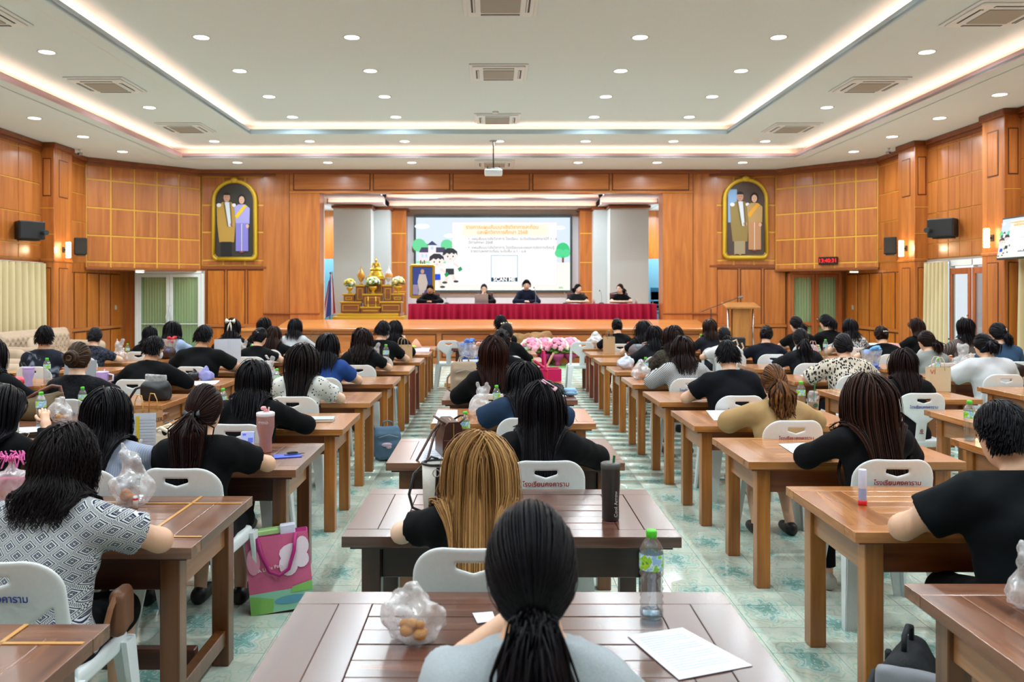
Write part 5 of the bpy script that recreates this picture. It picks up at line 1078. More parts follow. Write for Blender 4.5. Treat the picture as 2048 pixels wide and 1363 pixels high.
# ---------------------------------------------------------------- slide artwork shared by the stage wall and the side screen
SE = .70
def em(c, k=1.):
    key = ('em', c, k)
    if key not in MATS:
        m, nt, n, l, b = nodes_of('screen_'+c); b.inputs['Base Color'].default_value = (.01, .01, .01, 1); b.inputs['Specular IOR Level'].default_value = .1; b.inputs['Emission Color'].default_value = S(c); b.inputs['Emission Strength'].default_value = SE*k; MATS[key] = m
    return MATS[key]
def kid(ox, oz, s, short_c, flip=1):
    q = lambda pts: [(ox+flip*x*s, oz+z*s) for x, z in pts]; r = []
    r.append((q([(-.16, -.50), (.14, -.50), (.16, -.2), (-.16, -.2)]), 'eef3ff')); r.append((q([(-.17, -.72), (.15, -.70), (.14, -.48), (-.16, -.48)]), short_c))
    r.append((q([(-.14, -.72), (-.03, -.72), (-.10, -.98), (-.24, -.96)]), 'f3e3da')); r.append((q([(.04, -.71), (.14, -.71), (.24, -.92), (.13, -.95)]), 'f3e3da'))
    r.append((q(elp(-.2, -1.0, .10, .045)), '39474a')); r.append((q(elp(.22, -.96, .10, .045)), '39474a'))
    r.append((q([(.14, -.24), (.34, -.38), (.31, -.45), (.13, -.35)]), 'f3e3da')); r.append((q([(.28, -.48), (.40, -.40), (.46, -.52), (.34, -.6)]), '1f9a63'))
    r.append((q(elp(0, 0, .27, .24, 18)), 'f8ece6')); r.append((q([(-.28, .0), (-.26, .17), (-.1, .28), (.12, .27), (.26, .16), (.28, .02), (.2, .1), (.14, .05), (.06, .11), (-.02, .05), (-.12, .1), (-.2, .03)]), '33333b'))
    for sx in (-.09, .11): r.append((q(elp(sx, -.03, .025, .033)), '22222a'))
    r.append((q(elp(.01, -.12, .04, .015)), 'e79a92')); return r
def slide(t, w, h, y0, full=True):
    L = []
    L.append((rect(-w/2, w/2, -h/2, h/2), 'eef4fa')); X = lambda u: -w/2+u*w; Zv = lambda v: h/2-v*h
    rx = lambda a, b_, c, d: rect(X(a), X(b_), Zv(d), Zv(c))
    L.append((rx(0, 1, 0, .62), 'dbe9f5')); L.append((rx(0, 1, .62, 1), 'fff9ef'))
    for u, v, a in ((.04, .12, .05), (.22, .25, .04), (.93, .14, .04)): L.append((elp(X(u), Zv(v), a*w, a*.35*w), 'fbfdff'))
    for u, v, a in ((.02, .38, .045), (.20, .38, .04), (.055, .43, .04)): L.append((elp(X(u), Zv(v), a*w, a*w*.95), '6fdc9d'))
    L += [(rx(.02, .2, .47, .61), 'fbe9ee'), ([(X(.02), Zv(.48)), (X(.2), Zv(.48)), (X(.185), Zv(.41)), (X(.035), Zv(.41))], '4c4a66'), (rx(.08, .13, .37, .61), 'fdf1f3'), ([(X(.07), Zv(.38)), (X(.14), Zv(.38)), (X(.105), Zv(.32))], '3c4670')]
    for a in (.035, .06, .145, .17): L.append((rx(a, a+.015, .5, .55), 'bfe3f3'))
    L.append((elp(X(.105), Zv(.42), .012*w, .012*w), 'bfe3f3')); L.append((rx(.0, .2, .60, .63), '9be3b4'))
    L.append((rx(.235, .915, .065, .935), 'ffd9de')); L.append((rx(.2375, .9125, .07, .93), 'fffdfb')); L.append((rx(.30, .86, .09, .25), 'fff3df'))
    L += [(rx(.947, .960, .52, .62), '8a4a44'), (elp(X(.953), Zv(.45), .045*w, .05*w), '3ecf83'), (elp(X(.93), Zv(.49), .03*w, .028*w), '57dd96'), (elp(X(.975), Zv(.49), .025*w, .026*w), '57dd96')]
    L.append((rx(.487, .660, .52, .882), '2f9ab4')); L.append((rx(.490, .657, .526, .825), 'ffffff')); L.append((rx(.490, .657, .826, .879), '2d3b4a'))
    L += kid(X(.222), Zv(.525), .37*h, '35383d')+kid(X(.135), Zv(.60), .37*h, '1f4fd0')
    for i, (pts, c) in enumerate(L): flat(t, pts, y0+.0011*i, em(c), 'slide_shape', .0009)
    yy = -(y0+.0011*len(L)+.002); k = h/2.27
    Y1 = em('f3b24d', 1.1); T1 = em('5a6478')
    text('รายการแผนสัมมนาเชิงวิชาการสะท้อน', .155*k, Y1, t, (X(.56), yy, Zv(.135)), bold=.003*k); text('และฝึกวิชาการศึกษา 2568', .155*k, Y1, t, (X(.56), yy, Zv(.205)), bold=.003*k)
    if full:
        for s, u, v in (('•  แผนสัมมนาเชิงวิชาการ โรงเรียน  ระดับมัธยมศึกษาปีที่ 1 - 6', .34, .295), ('ปีการศึกษา 2568', .34, .345), ('•  แผนสัมมนาเชิงวิชาการ โรงเรียนและแผนการจัดการเรียนรู้', .34, .415), ('รายงานผลการเรียน ระดับชั้น ม.1 - ม.6', .355, .465)): text(s, .115*k, T1, t, (X(u), yy, Zv(v)), align='LEFT')
        text('Info', .09*k, em('35c06d'), t, (X(.94), yy, Zv(.965)), bold=.002)
    text('SCAN ME', .165*k, em('ffffff', 1.2), t, (X(.5735), yy, Zv(.853)), bold=.004*k)
led = thing('led_screen', 'large bright presentation screen on the stage back wall', 'screen', ((fx(832, 25.9)+fx(1140, 25.9))/2, 25.93, fz(507.5, 25.9)))
sw, sh_ = fx(1140, 25.9)-fx(832, 25.9), 145*25.9/F
MB().box((0, .0, 0), (sw+.12, .09, sh_+.14), .006).build('bezel', mat('33474a', .5), led); slide(led, sw, sh_, .047)
tv = thing('wall_television', 'tilted television on a bracket at the right picture edge', 'television', (RX-.42, 13.45, 2.63), -XR)
MB().box((0, 0, 0), (1.22, .05, .72), .01).build('bezel', mat('1f2a2a', .4), tv); tv.rotation_euler = (math.radians(-9), 0, -XR); slide(tv, 1.17, .66, .026, False)
MB().tube([(0, .02, 0), (0, .38, .02)], .03, 8).build('wall_arm', DARK, tv)
# ---------------------------------------------------------------- on the stage
RCL = mat('980d30', .7, spec=.2)
def skirted(x0, x1, label):
    t = thing('skirted_table', label, 'table', ((x0+x1)/2, 22.0, SZ), 0, 'tables with red pleated skirts'); w = x1-x0; h = .75
    bx('table_cloth', (0, 0, h-.008), (w, .6, .018), mat('8f1232', .7), t, .006); n = int(w/.013); x = np.linspace(-w/2, w/2, n); V = []
    for zf, am in ((0, .12), (.35, .11), (.8, .07), (1, .008)):
        y = -.30-am*np.abs(np.sin(x*math.pi/.17+.4*np.sin(x*5)))-am*.3*np.sin(x*23); V.append(np.stack([x, y, np.full(n, zf*(h-.01)+.005)], 1))
    V = np.concatenate(V); Fc = [[r*n+i, r*n+i+1, (r+1)*n+i+1, (r+1)*n+i] for r in range(3) for i in range(n-1)]; obj('pleated_skirt', mesh('skirt', V, Fc, RCL), t)
    for sx in (-1, 1):
        bx('side_cloth', (sx*w/2, 0, h/2), (.012, .58, h-.02), RCL, t)
        for sy in (-1, 1): bx('leg', (sx*(w/2-.06), sy*.22, h/2-.01), (.04, .04, h-.03), CHROME, t)
for i in range(4):
    a = fx(818, 21.9)+(fx(1310, 21.9)-fx(818, 21.9))*i/4; skirted(a+.003, a+(fx(1310, 21.9)-fx(818, 21.9))/4-.003, f'panel table with red pleated skirt, {OR[i]} from the altar')
TZ = SZ+.75
def stage_chair(x, label, m='7d2a33'):
    t = thing('conference_chair', label, 'chair', (x, 22.80, SZ), math.pi, 'chairs of the panel'); bx('seat', (0, 0, .44), (.46, .44, .08), mat(m, .8), t, .03)
    MB().box((0, -.235, .76), (.44, .05, .50), .02).build('backrest', mat(m, .8), t); MB().tube([(-.23, -.24, .44), (-.235, -.25, 1.02), (0, -.26, 1.06), (.235, -.25, 1.02), (.23, -.24, .44)], .02, 8).build('back_frame', wood('3f1d12', '54291a', '683624', 'Z'), t, smooth=True)
    for sx in (-1, 1):
        for sy in (-1, 1): bx('leg', (sx*.2, sy*.18, .2), (.035, .035, .40), wood('3f1d12', '54291a', '683624', 'Z'), t)
pk = dict(face_cam=True, floorz=SZ, tz=TZ, seat=False, vox=.017, pants=BKD, hN=260, hw=.009)
for (lb, px, yt, kw) in (('panel speaker in a black shirt with hands folded, before the easel portrait', 860, 568, dict(style='short', L=.035, shirt=BKD, arms='fold', sleeve='long', pitch=.35, skin='m', bulk=1.1, collar=.01)), ('panel speaker in black behind a silver laptop with hand at the chin', 968, 567, dict(style='pony', L=.2, shirt=BKD, sleeve='long', arms='cheek', pitch=.1, skin='f')), ('panel speaker in a dark navy shirt reading at the table centre', 1053, 558, dict(style='short', L=.06, shirt=('141a2b',), sleeve='long', arms='fold', pitch=.35, skin='f', bulk=1.02)), ('panel speaker in black with grey sleeves turned to the right', 1156, 567, dict(style='pony', L=.15, tie=(0, -1, 0), shirt=('1c1d20',), arms='fold', hyaw=.75, pitch=.05, skin='f', puff=.012)), ('panel speaker in a black tee and glasses turned to the left', 1240, 567, dict(style='pony', L=.25, hair=('1d120f', '3b251d'), shirt=BKD, arms='fold', hyaw=-.8, pitch=.0, skin='f'))):
    k = 'p%d' % px; PP[k] = person(lb, px, yt, 22.80, lb, **pk, **kw); stage_chair(PP[k]['x'], 'upholstered chair of the '+' '.join(lb.split(',')[0].split()[:9]))
PP['p1240']['o']; glasses('p1240')
lp = thing('laptop', 'silver laptop open on the panel table', 'laptop', (fx(963, 22.0), 22.05, TZ+.002), math.pi); MB().box((0, 0, .008), (.36, .25, .016), .004).build('base', mat('a9a7a5', .35, .6), lp); MB().box((0, 0, 0), (.36, .008, .25), .003).build('lid', mat('a9a7a5', .35, .6), lp, (0, .14, .135), (math.radians(-14), 0, 0))
def gooseneck(label, px, top, y=21.95):
    t = thing('table_microphone', label, 'microphone', (fx(px, y), y, TZ)); MB().lathe([(0, 0), (.07, 0), (.07, .015), (.03, .035), (0, .035)], 16).build('base', DARK, t, smooth=True); MB().tube([(0, 0, .03), (.01, .02, top*.6), (-.01, .06, top*.9), (-.03, .10, top)], .006, 6).build('stem', mat('8d9092', .4, .6), t); MB().ell((-.035, .12, top+.005), (.018, .03, .018), 10, 6).build('head', BLACK, t, smooth=True)
gooseneck('gooseneck microphone before the speaker in the navy shirt', 1071, .42); gooseneck('gooseneck microphone between the two right speakers', 1203, .34); gooseneck('low gooseneck microphone right of the hands folded speaker', 893, .14); gooseneck('gooseneck microphone before the speaker with grey sleeves', 1131, .30)
for px, lb in ((882, 'white paper sheet left of the laptop on the panel table'), (1040, 'white paper sheet before the navy shirt speaker'), (1150, 'white paper sheet before the grey sleeved speaker'), (1228, 'white paper sheet before the rightmost speaker')):
    tag(MB().box((0, 0, .001), (.21, .29, .002)).build('paper_sheet', mat('e8e9ea', .7), None, (fx(px, 21.95), 21.95, TZ+.001), (0, 0, .2)), lb, 'paper')
for px, lb in ((1188, 'drinking glass right of the grey sleeved speaker'), (1272, 'small drinking glass at the right end of the panel table')):
    tag(MB().lathe([(0, .004), (.03, .004), (.036, .11), (.038, .11), (.032, 0), (0, 0)], 14).build('drinking_glass', mat('f1d9d0', .1, 0, .5, .8), None, (fx(px, 21.9), 21.9, TZ), smooth=True), lb, 'glass')
# easel with royal style portrait
ea = thing('easel_portrait', 'gold framed portrait of a figure in white on a blue ground standing on an easel', 'portrait', (fx(845, 23.6), 23.6, SZ))
zc = fz(562, 23.6)-SZ; w2, h2 = 46*23.6/F/2, 64*23.6/F/2
flat(ea, rect(-w2, w2, zc-h2, zc+h2), 0, mat('3550a8', .5), 'canvas', .02)
for (a, b_, c, d) in ((-w2, w2, zc+h2-.05, zc+h2+.03), (-w2, w2, zc-h2-.03, zc-h2+.05), (-w2-.03, -w2+.05, zc-h2, zc+h2), (w2-.05, w2+.03, zc-h2, zc+h2)): span('frame_bar', (a, b_), (-.06, .0), (c, d), GOLD, ea, .015)
for i, (p_, c) in enumerate([(elp(0, zc+.28, .05, .065), 'd8b09a'), ([(-.09, zc+.2), (.09, zc+.2), (.15, zc-.05), (.1, zc-.25), (-.1, zc-.25), (-.14, zc-.02)], 'ded9d2'), ([(-.1, zc-.25), (.08, zc-.25), (.02, zc-.38), (-.12, zc-.4)], 'd3cfca'), (rect(-w2+.05, -.12, zc-.38, zc-.1), 'a8a0c8'), (rect(.12, w2-.05, zc-.38, zc-.15), '8c80b8')]): flat(ea, p_, .021+.0012*i, mat(c, .6))
for p_ in (((-.22, .02, 0), (-.05, .02, zc+.6)), ((.22, .02, 0), (.05, .02, zc+.6)), ((0, .45, 0), (0, .03, zc+.55))): MB().tube(p_, .018, 8).build('easel_leg', WTRIM, ea)
# altar
AW = wood('7a431f', '8c5128', '9b6034', 'X', .8, .4, .2, .1); AG = mat('cfa52a', .4, .25)
al = thing('altar_table_set', 'stepped wood and gold altar table set on the stage', 'altar', (fx(745, 23.4), 23.2, SZ))
def az(x0, x1, y0, y1, yf, dep, gold=True, top=True):
    X0, X1 = [fx(670+x/9.74, 23.2)-fx(745, 23.4) for x in (x0, x1)]; Za, Zb = [fz(510+y/9.74, 23.2)-SZ for y in (y1, y0)]
    span('tier', (X0, X1), (yf, yf+dep), (Za, Zb), AW, al)
    if top: span('gold_top', (X0-.03, X1+.03), (yf-.03, yf+dep), (Zb, Zb+.05), AG, al, .01)
    if gold:
        m_ = .045; t_ = .022
        for (a, b_, c, d) in ((X0+m_, X1-m_, Zb-m_-t_, Zb-m_), (X0+m_, X1-m_, Za+m_, Za+m_+t_), (X0+m_, X0+m_+t_, Za+m_, Zb-m_), (X1-m_-t_, X1-m_, Za+m_, Zb-m_)): span('gold_frame', (a, b_), (yf-.012, yf), (c, d), AG, al)
    return (X0+X1)/2+fx(745, 23.4), yf+dep/2+23.2, Zb+.05+SZ
span('gold_plinth', (-1.02, .95), (-.45, .9), (0, fz(632, 23.2)-SZ), AG, al, .01); az(100, 1290, 1125, 1200, -.2, 1.0, False, False); span('gold_plinth', (-.92, .78), (-.22, .85), (fz(632, 23.2)-SZ, fz(626, 23.2)-SZ), AG, al, .01)
az(120, 500, 935, 1120, -.05, .35); az(890, 1290, 935, 1120, -.05, .35); az(525, 880, 1035, 1120, -.15, .3)
f1 = az(155, 350, 780, 900, .1, .35); f3 = az(1110, 1310, 780, 900, .1, .35); f2 = az(545, 900, 785, 1010, .05, .3)
v1 = az(375, 545, 610, 900, .25, .35); v2 = az(915, 1100, 610, 900, .25, .35); bd = az(570, 910, 465, 760, .4, .4)
def flowers(label, p, s, cols, bowl=AG, n=26, cat='flowers', loc_off=(0, 0, 0), grp=None):
    t = thing('flower_bowl', label, cat, p, 0, grp); MB().lathe([(0, 0), (.06*s, 0), (.03*s, .04*s), (.035*s, .07*s), (.09*s, .13*s), (.10*s, .18*s), (.08*s, .18*s), (0, .12*s)], 16).build('bowl', bowl, t, smooth=True)
    rg = np.random.default_rng(int(p[0]*100) % 1000+5); lv = MB()
    for k in range(10): a = rg.uniform(0, 6.28); r = rg.uniform(.05, .15)*s; lv.ell((r*math.cos(a), r*math.sin(a), (.2+rg.uniform(0, .08))*s), (.05*s, .03*s, .02*s), 6, 4)
    lv.build('leaves', mat('6f9440', .6), t, smooth=True)
    D = fib(n*2); D = D[D[:, 2] > -.15][:n]
    for k, d in enumerate(D):
        m = mat(cols[k % len(cols)], .7); q = d*np.array([.15, .13, .13])*s+np.array([0, 0, .27*s]); r = rg.uniform(.034, .048)*s
        b = MB(); b.ell((0, 0, 0), (r, r, r*.8), 7, 5)
        for j in range(5): aa = j*1.2566; b.ell((r*.7*math.cos(aa), r*.7*math.sin(aa), r*.15), (r*.6, r*.6, r*.35), 6, 4)
        b.build('blossom', m, t, q, tuple(Vector(d).to_track_quat('Z', 'Y').to_euler()), True)
    return t
YW = ('e9df7a', 'eef0d6', 'd8c63a'); flowers('yellow and white flowers in a gold bowl on the left altar step', f1, 1., YW, n=16); flowers('white and yellow flowers in a gold bowl on the right altar step', f3, 1.15, ('eef0dc', 'e8e39a', 'dfe0a0'), n=18); flowers('pale green and white flowers in a gold bowl on the middle altar step', (f2[0], f2[1]-.02, f2[2]), 1.15, ('dff0c4', 'eef3e4', 'bfdc9a'), n=18)
bu = thing('gold_seated_statue', 'golden seated statue on a stepped pedestal atop the altar', 'statue', bd)
BG = mat('d3ac32', .3, .55)
MB().lathe([(0, 0), (.24, 0), (.24, .04), (.20, .06), (.21, .10), (.17, .13), (.175, .17), (.14, .19), (0, .19)], 20).build('pedestal', BG, bu, smooth=True)
V, Q = nets_prims([('e', (0, 0, .235), (.17, .10, .045), None), ('c', (-.13, -.03, .225), (.06, -.09, .235), .035, .03), ('c', (.13, -.03, .225), (-.06, -.09, .235), .035, .03), ('e', (0, .02, .33), (.062, .045, .10), None), ('c', (-.07, .02, .40), (.07, .02, .40), .03, .03), ('c', (-.085, .02, .40), (-.115, -.01, .29), .024, .02), ('c', (-.115, -.01, .29), (-.06, -.09, .25), .02, .018), ('c', (.085, .02, .40), (.115, -.01, .29), .024, .02), ('c', (.115, -.01, .29), (.02, -.07, .27), .02, .018), ('c', (0, .02, .42), (0, .015, .46), .022, .02), ('e', (0, .01, .495), (.037, .042, .05), None), ('c', (0, .015, .54), (0, .015, .57), .02, .014), ('c', (0, .015, .57), (0, .015, .66), .012, .004)], .011, .02); obj('figure', mesh('figure', V, Q, BG), bu)
def vessel(label, p, m, m2):
    t = thing('altar_vessel', label, 'vessel', p); MB().lathe([(0, 0), (.06, 0), (.02, .05), (.02, .09), (.07, .15), (.10, .22), (.105, .30), (.075, .37), (.03, .44), (.018, .48), (.02, .50), (.006, .54), (.002, .62)], 18).build('body', m, t, smooth=True); MB().lathe([(.104, .22), (.112, .25), (.111, .30), (.10, .33)], 18).build('garland', m2, t, smooth=True)
vessel('tall golden vessel left of the seated statue', v1, mat('c9a05a', .35, .5), mat('d08a2e', .5)); vessel('white and silver vessel with orange flowers right of the seated statue', v2, mat('d4d8dc', .3, .3), mat('dc9a4a', .6))
for k, x in (('left', .635), ('right', .785)):
    X0 = fx(670+x*1000/9.74, 23.0); tag_o = thing('gold_candlestick', f'slim gold candlestick on the {k} of the altar front', 'candlestick', (X0, 23.08, fz(510+1010/9.74, 23.1))); MB().lathe([(0, 0), (.035, 0), (.012, .03), (.010, .14), (.02, .17), (.022, .2), (.012, .21), (.011, .29), (0, .29)], 12).build('stick', mat('e0b526', .3, .5), tag_o, smooth=True)
tag(MB().box((0, 0, .06), (.42, .3, .12), .03).build('kneeling_cushion', mat('c0574f', .8), None, (fx(735, 22.3), 22.3, fz(641, 22.3)+.02-.12)), 'pink red kneeling cushion in front of the altar', 'cushion')
cs = bpy.data.objects['kneeling_cushion']; tag(MB().box((0, 0, (cs.location.z-SZ)/2), (.6, .4, cs.location.z-SZ), .01).build('low_stool', AW, None, (cs.location.x, 22.3, SZ)), 'low wooden stool carrying the pink red cushion', 'stool')
# flag
fg = thing('flag_on_pole', 'red white and blue flag hanging from a pole left of the altar', 'flag', (fx(659, 22.6), 22.6, SZ)); MB().tube([(0, 0, 0), (.03, 0, fz(548, 22.6)-SZ)], .014, 8).build('pole', mat('5b4a35', .4, .3), fg); MB().ell((.03, 0, fz(546, 22.6)-SZ), (.03, .03, .035), 10, 6).build('finial', mat('7a6140', .3, .6), fg, smooth=True)
zt_, zb_ = fz(552, 22.6)-SZ, fz(632, 22.6)-SZ
for k, (c, a, b_) in enumerate((('b82a3a', 0, .17), ('e6e6ea', .17, .34), ('2c3f86', .34, .66), ('e6e6ea', .66, .83), ('b82a3a', .83, 1.))):
    n = 9; V = []
    for i in range(n):
        v = i/(n-1)
        for s in (a, b_):
            x = -.12+.30*s*(.35+.65*v)+.10*(1-v)-.10*v*(1-s); V.append((x, -.04+.05*math.sin(s*9+v*2), zt_+(zb_-zt_)*v+(s-.5)*.28*(1-.3*v)))
    V = np.array(V); Fc = [[2*i, 2*i+1, 2*i+3, 2*i+2] for i in range(n-1)]; kk = len(V); obj('flag_stripe', mesh('flag_stripe', np.concatenate([V, V+np.array([0, .004, 0])]), Fc+[[q+kk for q in f][::-1] for f in Fc], mat(c, .8)), fg)
# stacked blue chairs in the right wing
for i in range(4):
    t = thing('blue_stacking_chair', f'blue stacking chair in the right stage wing, {OR[i]} from the bottom', 'chair', (fx(1318, 24.6), 24.6, SZ+i*.12), 0, 'stacked blue chairs'); MB().box((0, 0, .44), (.44, .42, .05), .02).build('seat', mat('1f6f94', .7), t); MB().box((0, .22, .68), (.42, .05, .34), .02).build('backrest', mat('1f6f94', .7), t)
    for sx in (-1, 1): MB().tube([(sx*.22, -.2, 0), (sx*.22, -.19, .42), (sx*.22, .2, .43), (sx*.21, .24, .85)], .012, 6).build('frame', CHROME, t); MB().tube([(sx*.22, .22, 0), (sx*.22, .15, .42)], .012, 6).build('rear_leg', CHROME, t)
# ---------------------------------------------------------------- lectern, mic stand, things before the stage
lc = thing('lectern', 'wooden lectern with chrome posts right of the stage', 'lectern', (fx(1481, 18.6), 18.6, 0)); LW_ = wood('8a5424', 'a0662f', 'b0763c', 'Z', .8, .35, .3, .1)
MB().box((0, 0, 0), (.76, .48, .045), .008).build('sloping_top', LW_, lc, (0, 0, 1.43), (math.radians(12), 0, 0)); span('front_panel', (-.2, .2), (.05, .09), (.12, 1.38), LW_, lc, .004); span('back_panel', (-.2, .2), (-.12, -.08), (.5, 1.38), LW_, lc, .004); span('base', (-.36, .36), (-.22, .22), (0, .1), LW_, lc, .01); span('shelf', (-.26, .26), (-.12, .12), (.5, .53), LW_, lc)
for sx in (-1, 1): MB().tube([(sx*.28, 0, .1), (sx*.28, 0, 1.39)], .022, 10).build('post', CHROME, lc, smooth=True)
mcs = thing('microphone_stand', 'black boom microphone stand left of the lectern', 'microphone stand', (fx(1422, 18.2), 18.2, 0)); MB().tube([(0, 0, .15), (0, 0, 1.36)], .012, 8).build('pole', DARK, mcs)
for a in (0, 2.09, 4.18): MB().tube([(0, 0, .2), (.32*math.cos(a), .32*math.sin(a), .012)], .01, 6).build('leg', DARK, mcs)
MB().tube([(-.22, 0, 1.30), (.62, 0, 1.62)], .009, 6).build('boom', DARK, mcs); MB().tube([(.60, 0, 1.61), (.70, 0, 1.63)], [.016, .028], 10).build('microphone', mat('6d7072', .4, .5), mcs)
mt_ = tag(MB().box((0, 0, .008), (2.2, .9, .016)).build('green_mat', mat('6f9f52', .95, bump=.5, bscale=150), None, (1.25, 19.3, .0)), 'strip of green artificial turf on the floor before the stage', 'mat')
for i in range(4):
    flowers(f'pink and cream flower arrangement in a magenta pot before the stage, {OR[i]} from left', (.92+i*.30, 19.25+.12*(i % 2), .016), 1.55, ('e58fa8', 'e9a3b6', 'f0e6d2', 'dd7f9c'), mat('a3346e', .5), 22, 'flowers', grp='pink flower pots')
for i, x in enumerate((-3.05, -2.8)): flowers(f'small pink flower pot at the left end of the stage front, {OR[i]} from left', (x+1.2, 19.3, .0), .8, ('e58fa8', 'e9a3b6', 'f0e6d2'), mat('a3346e', .5), 14, 'flowers', grp='pink flower pots')
V, Q = nets_prims([('c', (-.7, 0, .2), (-.2, .0, .58), .16, .15), ('c', (-.2, 0, .56), (.5, .05, .62), .14, .17), ('c', (.5, .02, .6), (.9, 0, .3), .16, .14), ('b', (0, .02, .25), (.75, .16, .25), .1)], .03, .1, 0., lambda D, G: D+wob(G, 14., .05, 3)+wob(G, 30., .02, 9))
V[:, 2] = np.maximum(V[:, 2], 0); tag(obj('draped_cloth', mesh('draped_cloth', V, Q, mat('8d6a42', .9, bump=.3, bscale=40)), None, (.75, 19.72, 0)), 'crumpled brown cloth draped behind the pink flowers', 'cloth')
# low white table with papers on the right
wt = thing('white_side_table', 'low white side table with papers before the right wall panels', 'table', (6.75, 15.2, 0)); span('top', (-.75, .75), (-.3, .3), (.70, .74), mat('cfd2d4', .4), wt, .006); 
for sx in (-1, 1):
    for sy in (-1, 1): bx('leg', (sx*.7, sy*.25, .35), (.05, .05, .70), mat('b9bdc0', .4), wt)
for i, (x, lb) in enumerate(((-.35, 'stack of papers on the left of the white side table'), (.2, 'flat papers on the middle of the white side table'), (.52, 'pink topped papers on the right of the white side table'))): tag(MB().box((0, 0, .02), (.3, .22, .04), .004).box((.02, .01, .045), (.28, .2, .01)).build('paper_stack', mat(('e8e8e8', 'dfe2e6', 'e0b0a4')[i], .7), None, (6.75+x, 15.15, .74), (0, 0, .2*i)), lb, 'papers')
# ---------------------------------------------------------------- sofas along the left wall
SOF = mat('b39d86', .85, bump=.15, bscale=150)
def sofa(label, x, y, L, rz=-XR):
    t = thing('tufted_sofa', label, 'sofa', (x, y, 0), rz)      # local: seat faces -y... back at +y
    def post(D, G):
        u = (G[..., 0]/.17); w_ = ((G[..., 2]-.42)/.15); d = np.minimum((u-np.round(u))**2+(w_-np.round(w_))**2, (u-np.round(u-.5)-.5)**2+(w_-np.round(w_-.5)-.5)**2)
        return D+.03*np.exp(-d*18)*(G[..., 1] < .32)*(G[..., 2] > .5)
    V, Q = nets_prims([('b', (0, .36, .58), (L/2-.1, .13, .34), .08), ('c', (-L/2+.1, .40, .9), (L/2-.1, .40, .9), .09, .09)], .028, .04, 0., post); obj('backrest', mesh('backrest', V, Q, SOF), t)
    n = max(1, round(L/.75)); 
    for i in range(n): w = (L-.36)/n; bx('seat_cushion', (-L/2+.18+w*(i+.5), -.05, .40), (w-.01, .66, .16), SOF, t, .05)
    bx('base', (0, .0, .2), (L-.1, .8, .24), SOF, t, .03)
    for s in (-1, 1):
        V, Q = nets_prims([('b', (s*(L/2-.1), 0, .33), (.09, .40, .25), .05), ('c', (s*(L/2-.1), -.38, .60), (s*(L/2-.1), .38, .62), .11, .11)], .03, .05); obj('arm', mesh('arm', V, Q, SOF), t)
        for sy in (-1, 1): bx('foot', (s*(L/2-.12), sy*.33, .04), (.06, .06, .08), WTRIM, t)
    for r in range(2):
        for i in range(int(L/.17)-1): MB_btn = obj('button', BTN, t, (-L/2+.2+.17*(i+.5*(r % 2)), .235, .62+.15*r))
    return t
BTN = MB().ell((0, 0, 0), (.012, .01, .012), 8, 5).me('button', mat('8a7560', .8), True)
sofa('long beige tufted sofa under the left curtain, nearer one', -8.85, 13.6, 2.5, XR); sofa('long beige tufted sofa by the left pilaster, farther one', -8.75, 16.4, 2.6, XR)
sofa('beige tufted armchair with a red cloth at the left picture edge', -7.2, 12.1, 1.05, XR*1.1)
V, Q = nets_prims([('c', (-.3, .1, .92), (.3, .1, .92), .11, .11), ('b', (0, .0, .72), (.3, .05, .22), .04)], .03, .06, .02, lambda D, G: D+wob(G, 20, .015, 2)); tag(obj('red_cloth', mesh('red_cloth', V, Q, mat('b3182b', .8)), None, (-7.62, 12.1, .06), (0, 0, XR*1.1)), 'bright red cloth thrown over the armchair at the left edge', 'cloth')
for i, (x, y, z, lb) in enumerate(((-8.75, 12.9, .62, 'beige cushion leaning on the nearer sofa'), (-8.7, 15.7, .62, 'beige cushion leaning on the farther sofa'))): tag(MB().ell((0, 0, 0), (.08, .26, .2), 14, 10).build('sofa_cushion', SOF, None, (x, y, z+.06), (0, -.3, 0), True), lb, 'cushion')
# ---------------------------------------------------------------- things on and under the tables
PET = thin('f3f9fb', .11, .04, 1., .03); CAP = mat('4fc228', .4); CAPW = mat('5b8fd0', .4)
def label_mat():
    m, nt, n, l, b = nodes_of('bottle_label'); tc = n.new('ShaderNodeTexCoord'); mp = n.new('ShaderNodeMapping'); mp.inputs['Scale'].default_value = (45, 45, 40); l.new(tc.outputs['Object'], mp.inputs[0])
    nz = n.new('ShaderNodeTexNoise'); nz.inputs['Scale'].default_value = 1.2; l.new(mp.outputs[0], nz.inputs['Vector']); r = ramp(n, [(.36, S('8fb6d8')), (.47, S('cfe3ea')), (.52, S('7cc03a')), (.6, S('a9cf2f')), (.68, S('3f8f3a'))]); r.color_ramp.interpolation = 'CONSTANT'
    l.new(nz.outputs[0], r.inputs[0]); l.new(r.outputs[0], b.inputs['Base Color']); b.inputs['Roughness'].default_value = .3; return m
LBL = label_mat()
_pr = [(0, .003), (.024, .0), (.030, .004), (.031, .02)]
for _i in range(5): _pr += [(.0270, .03+_i*.019), (.0318, .0395+_i*.019)]
_pr += [(.030, .128), (.031, .135), (.031, .168), (.0295, .18), (.022, .197), (.0125, .208), (.0125, .218)]
BOT = MB().lathe(_pr, 18).me('body', PET, True); BLB = MB().lathe([(.0316, .128), (.0318, .131), (.0318, .166), (.0312, .169)], 18).me('label', LBL, True); BCP = MB().lathe([(.0135, .209), (.0145, .210), (.0145, .226), (.0125, .229), (0, .229)], 16).me('cap', CAP, True); WAT = MB().lathe([(0, .004), (.0275, .006), (.0275, .018), (0, .018)], 16).me('water', thin('cfe6f2', .1, .05), True)
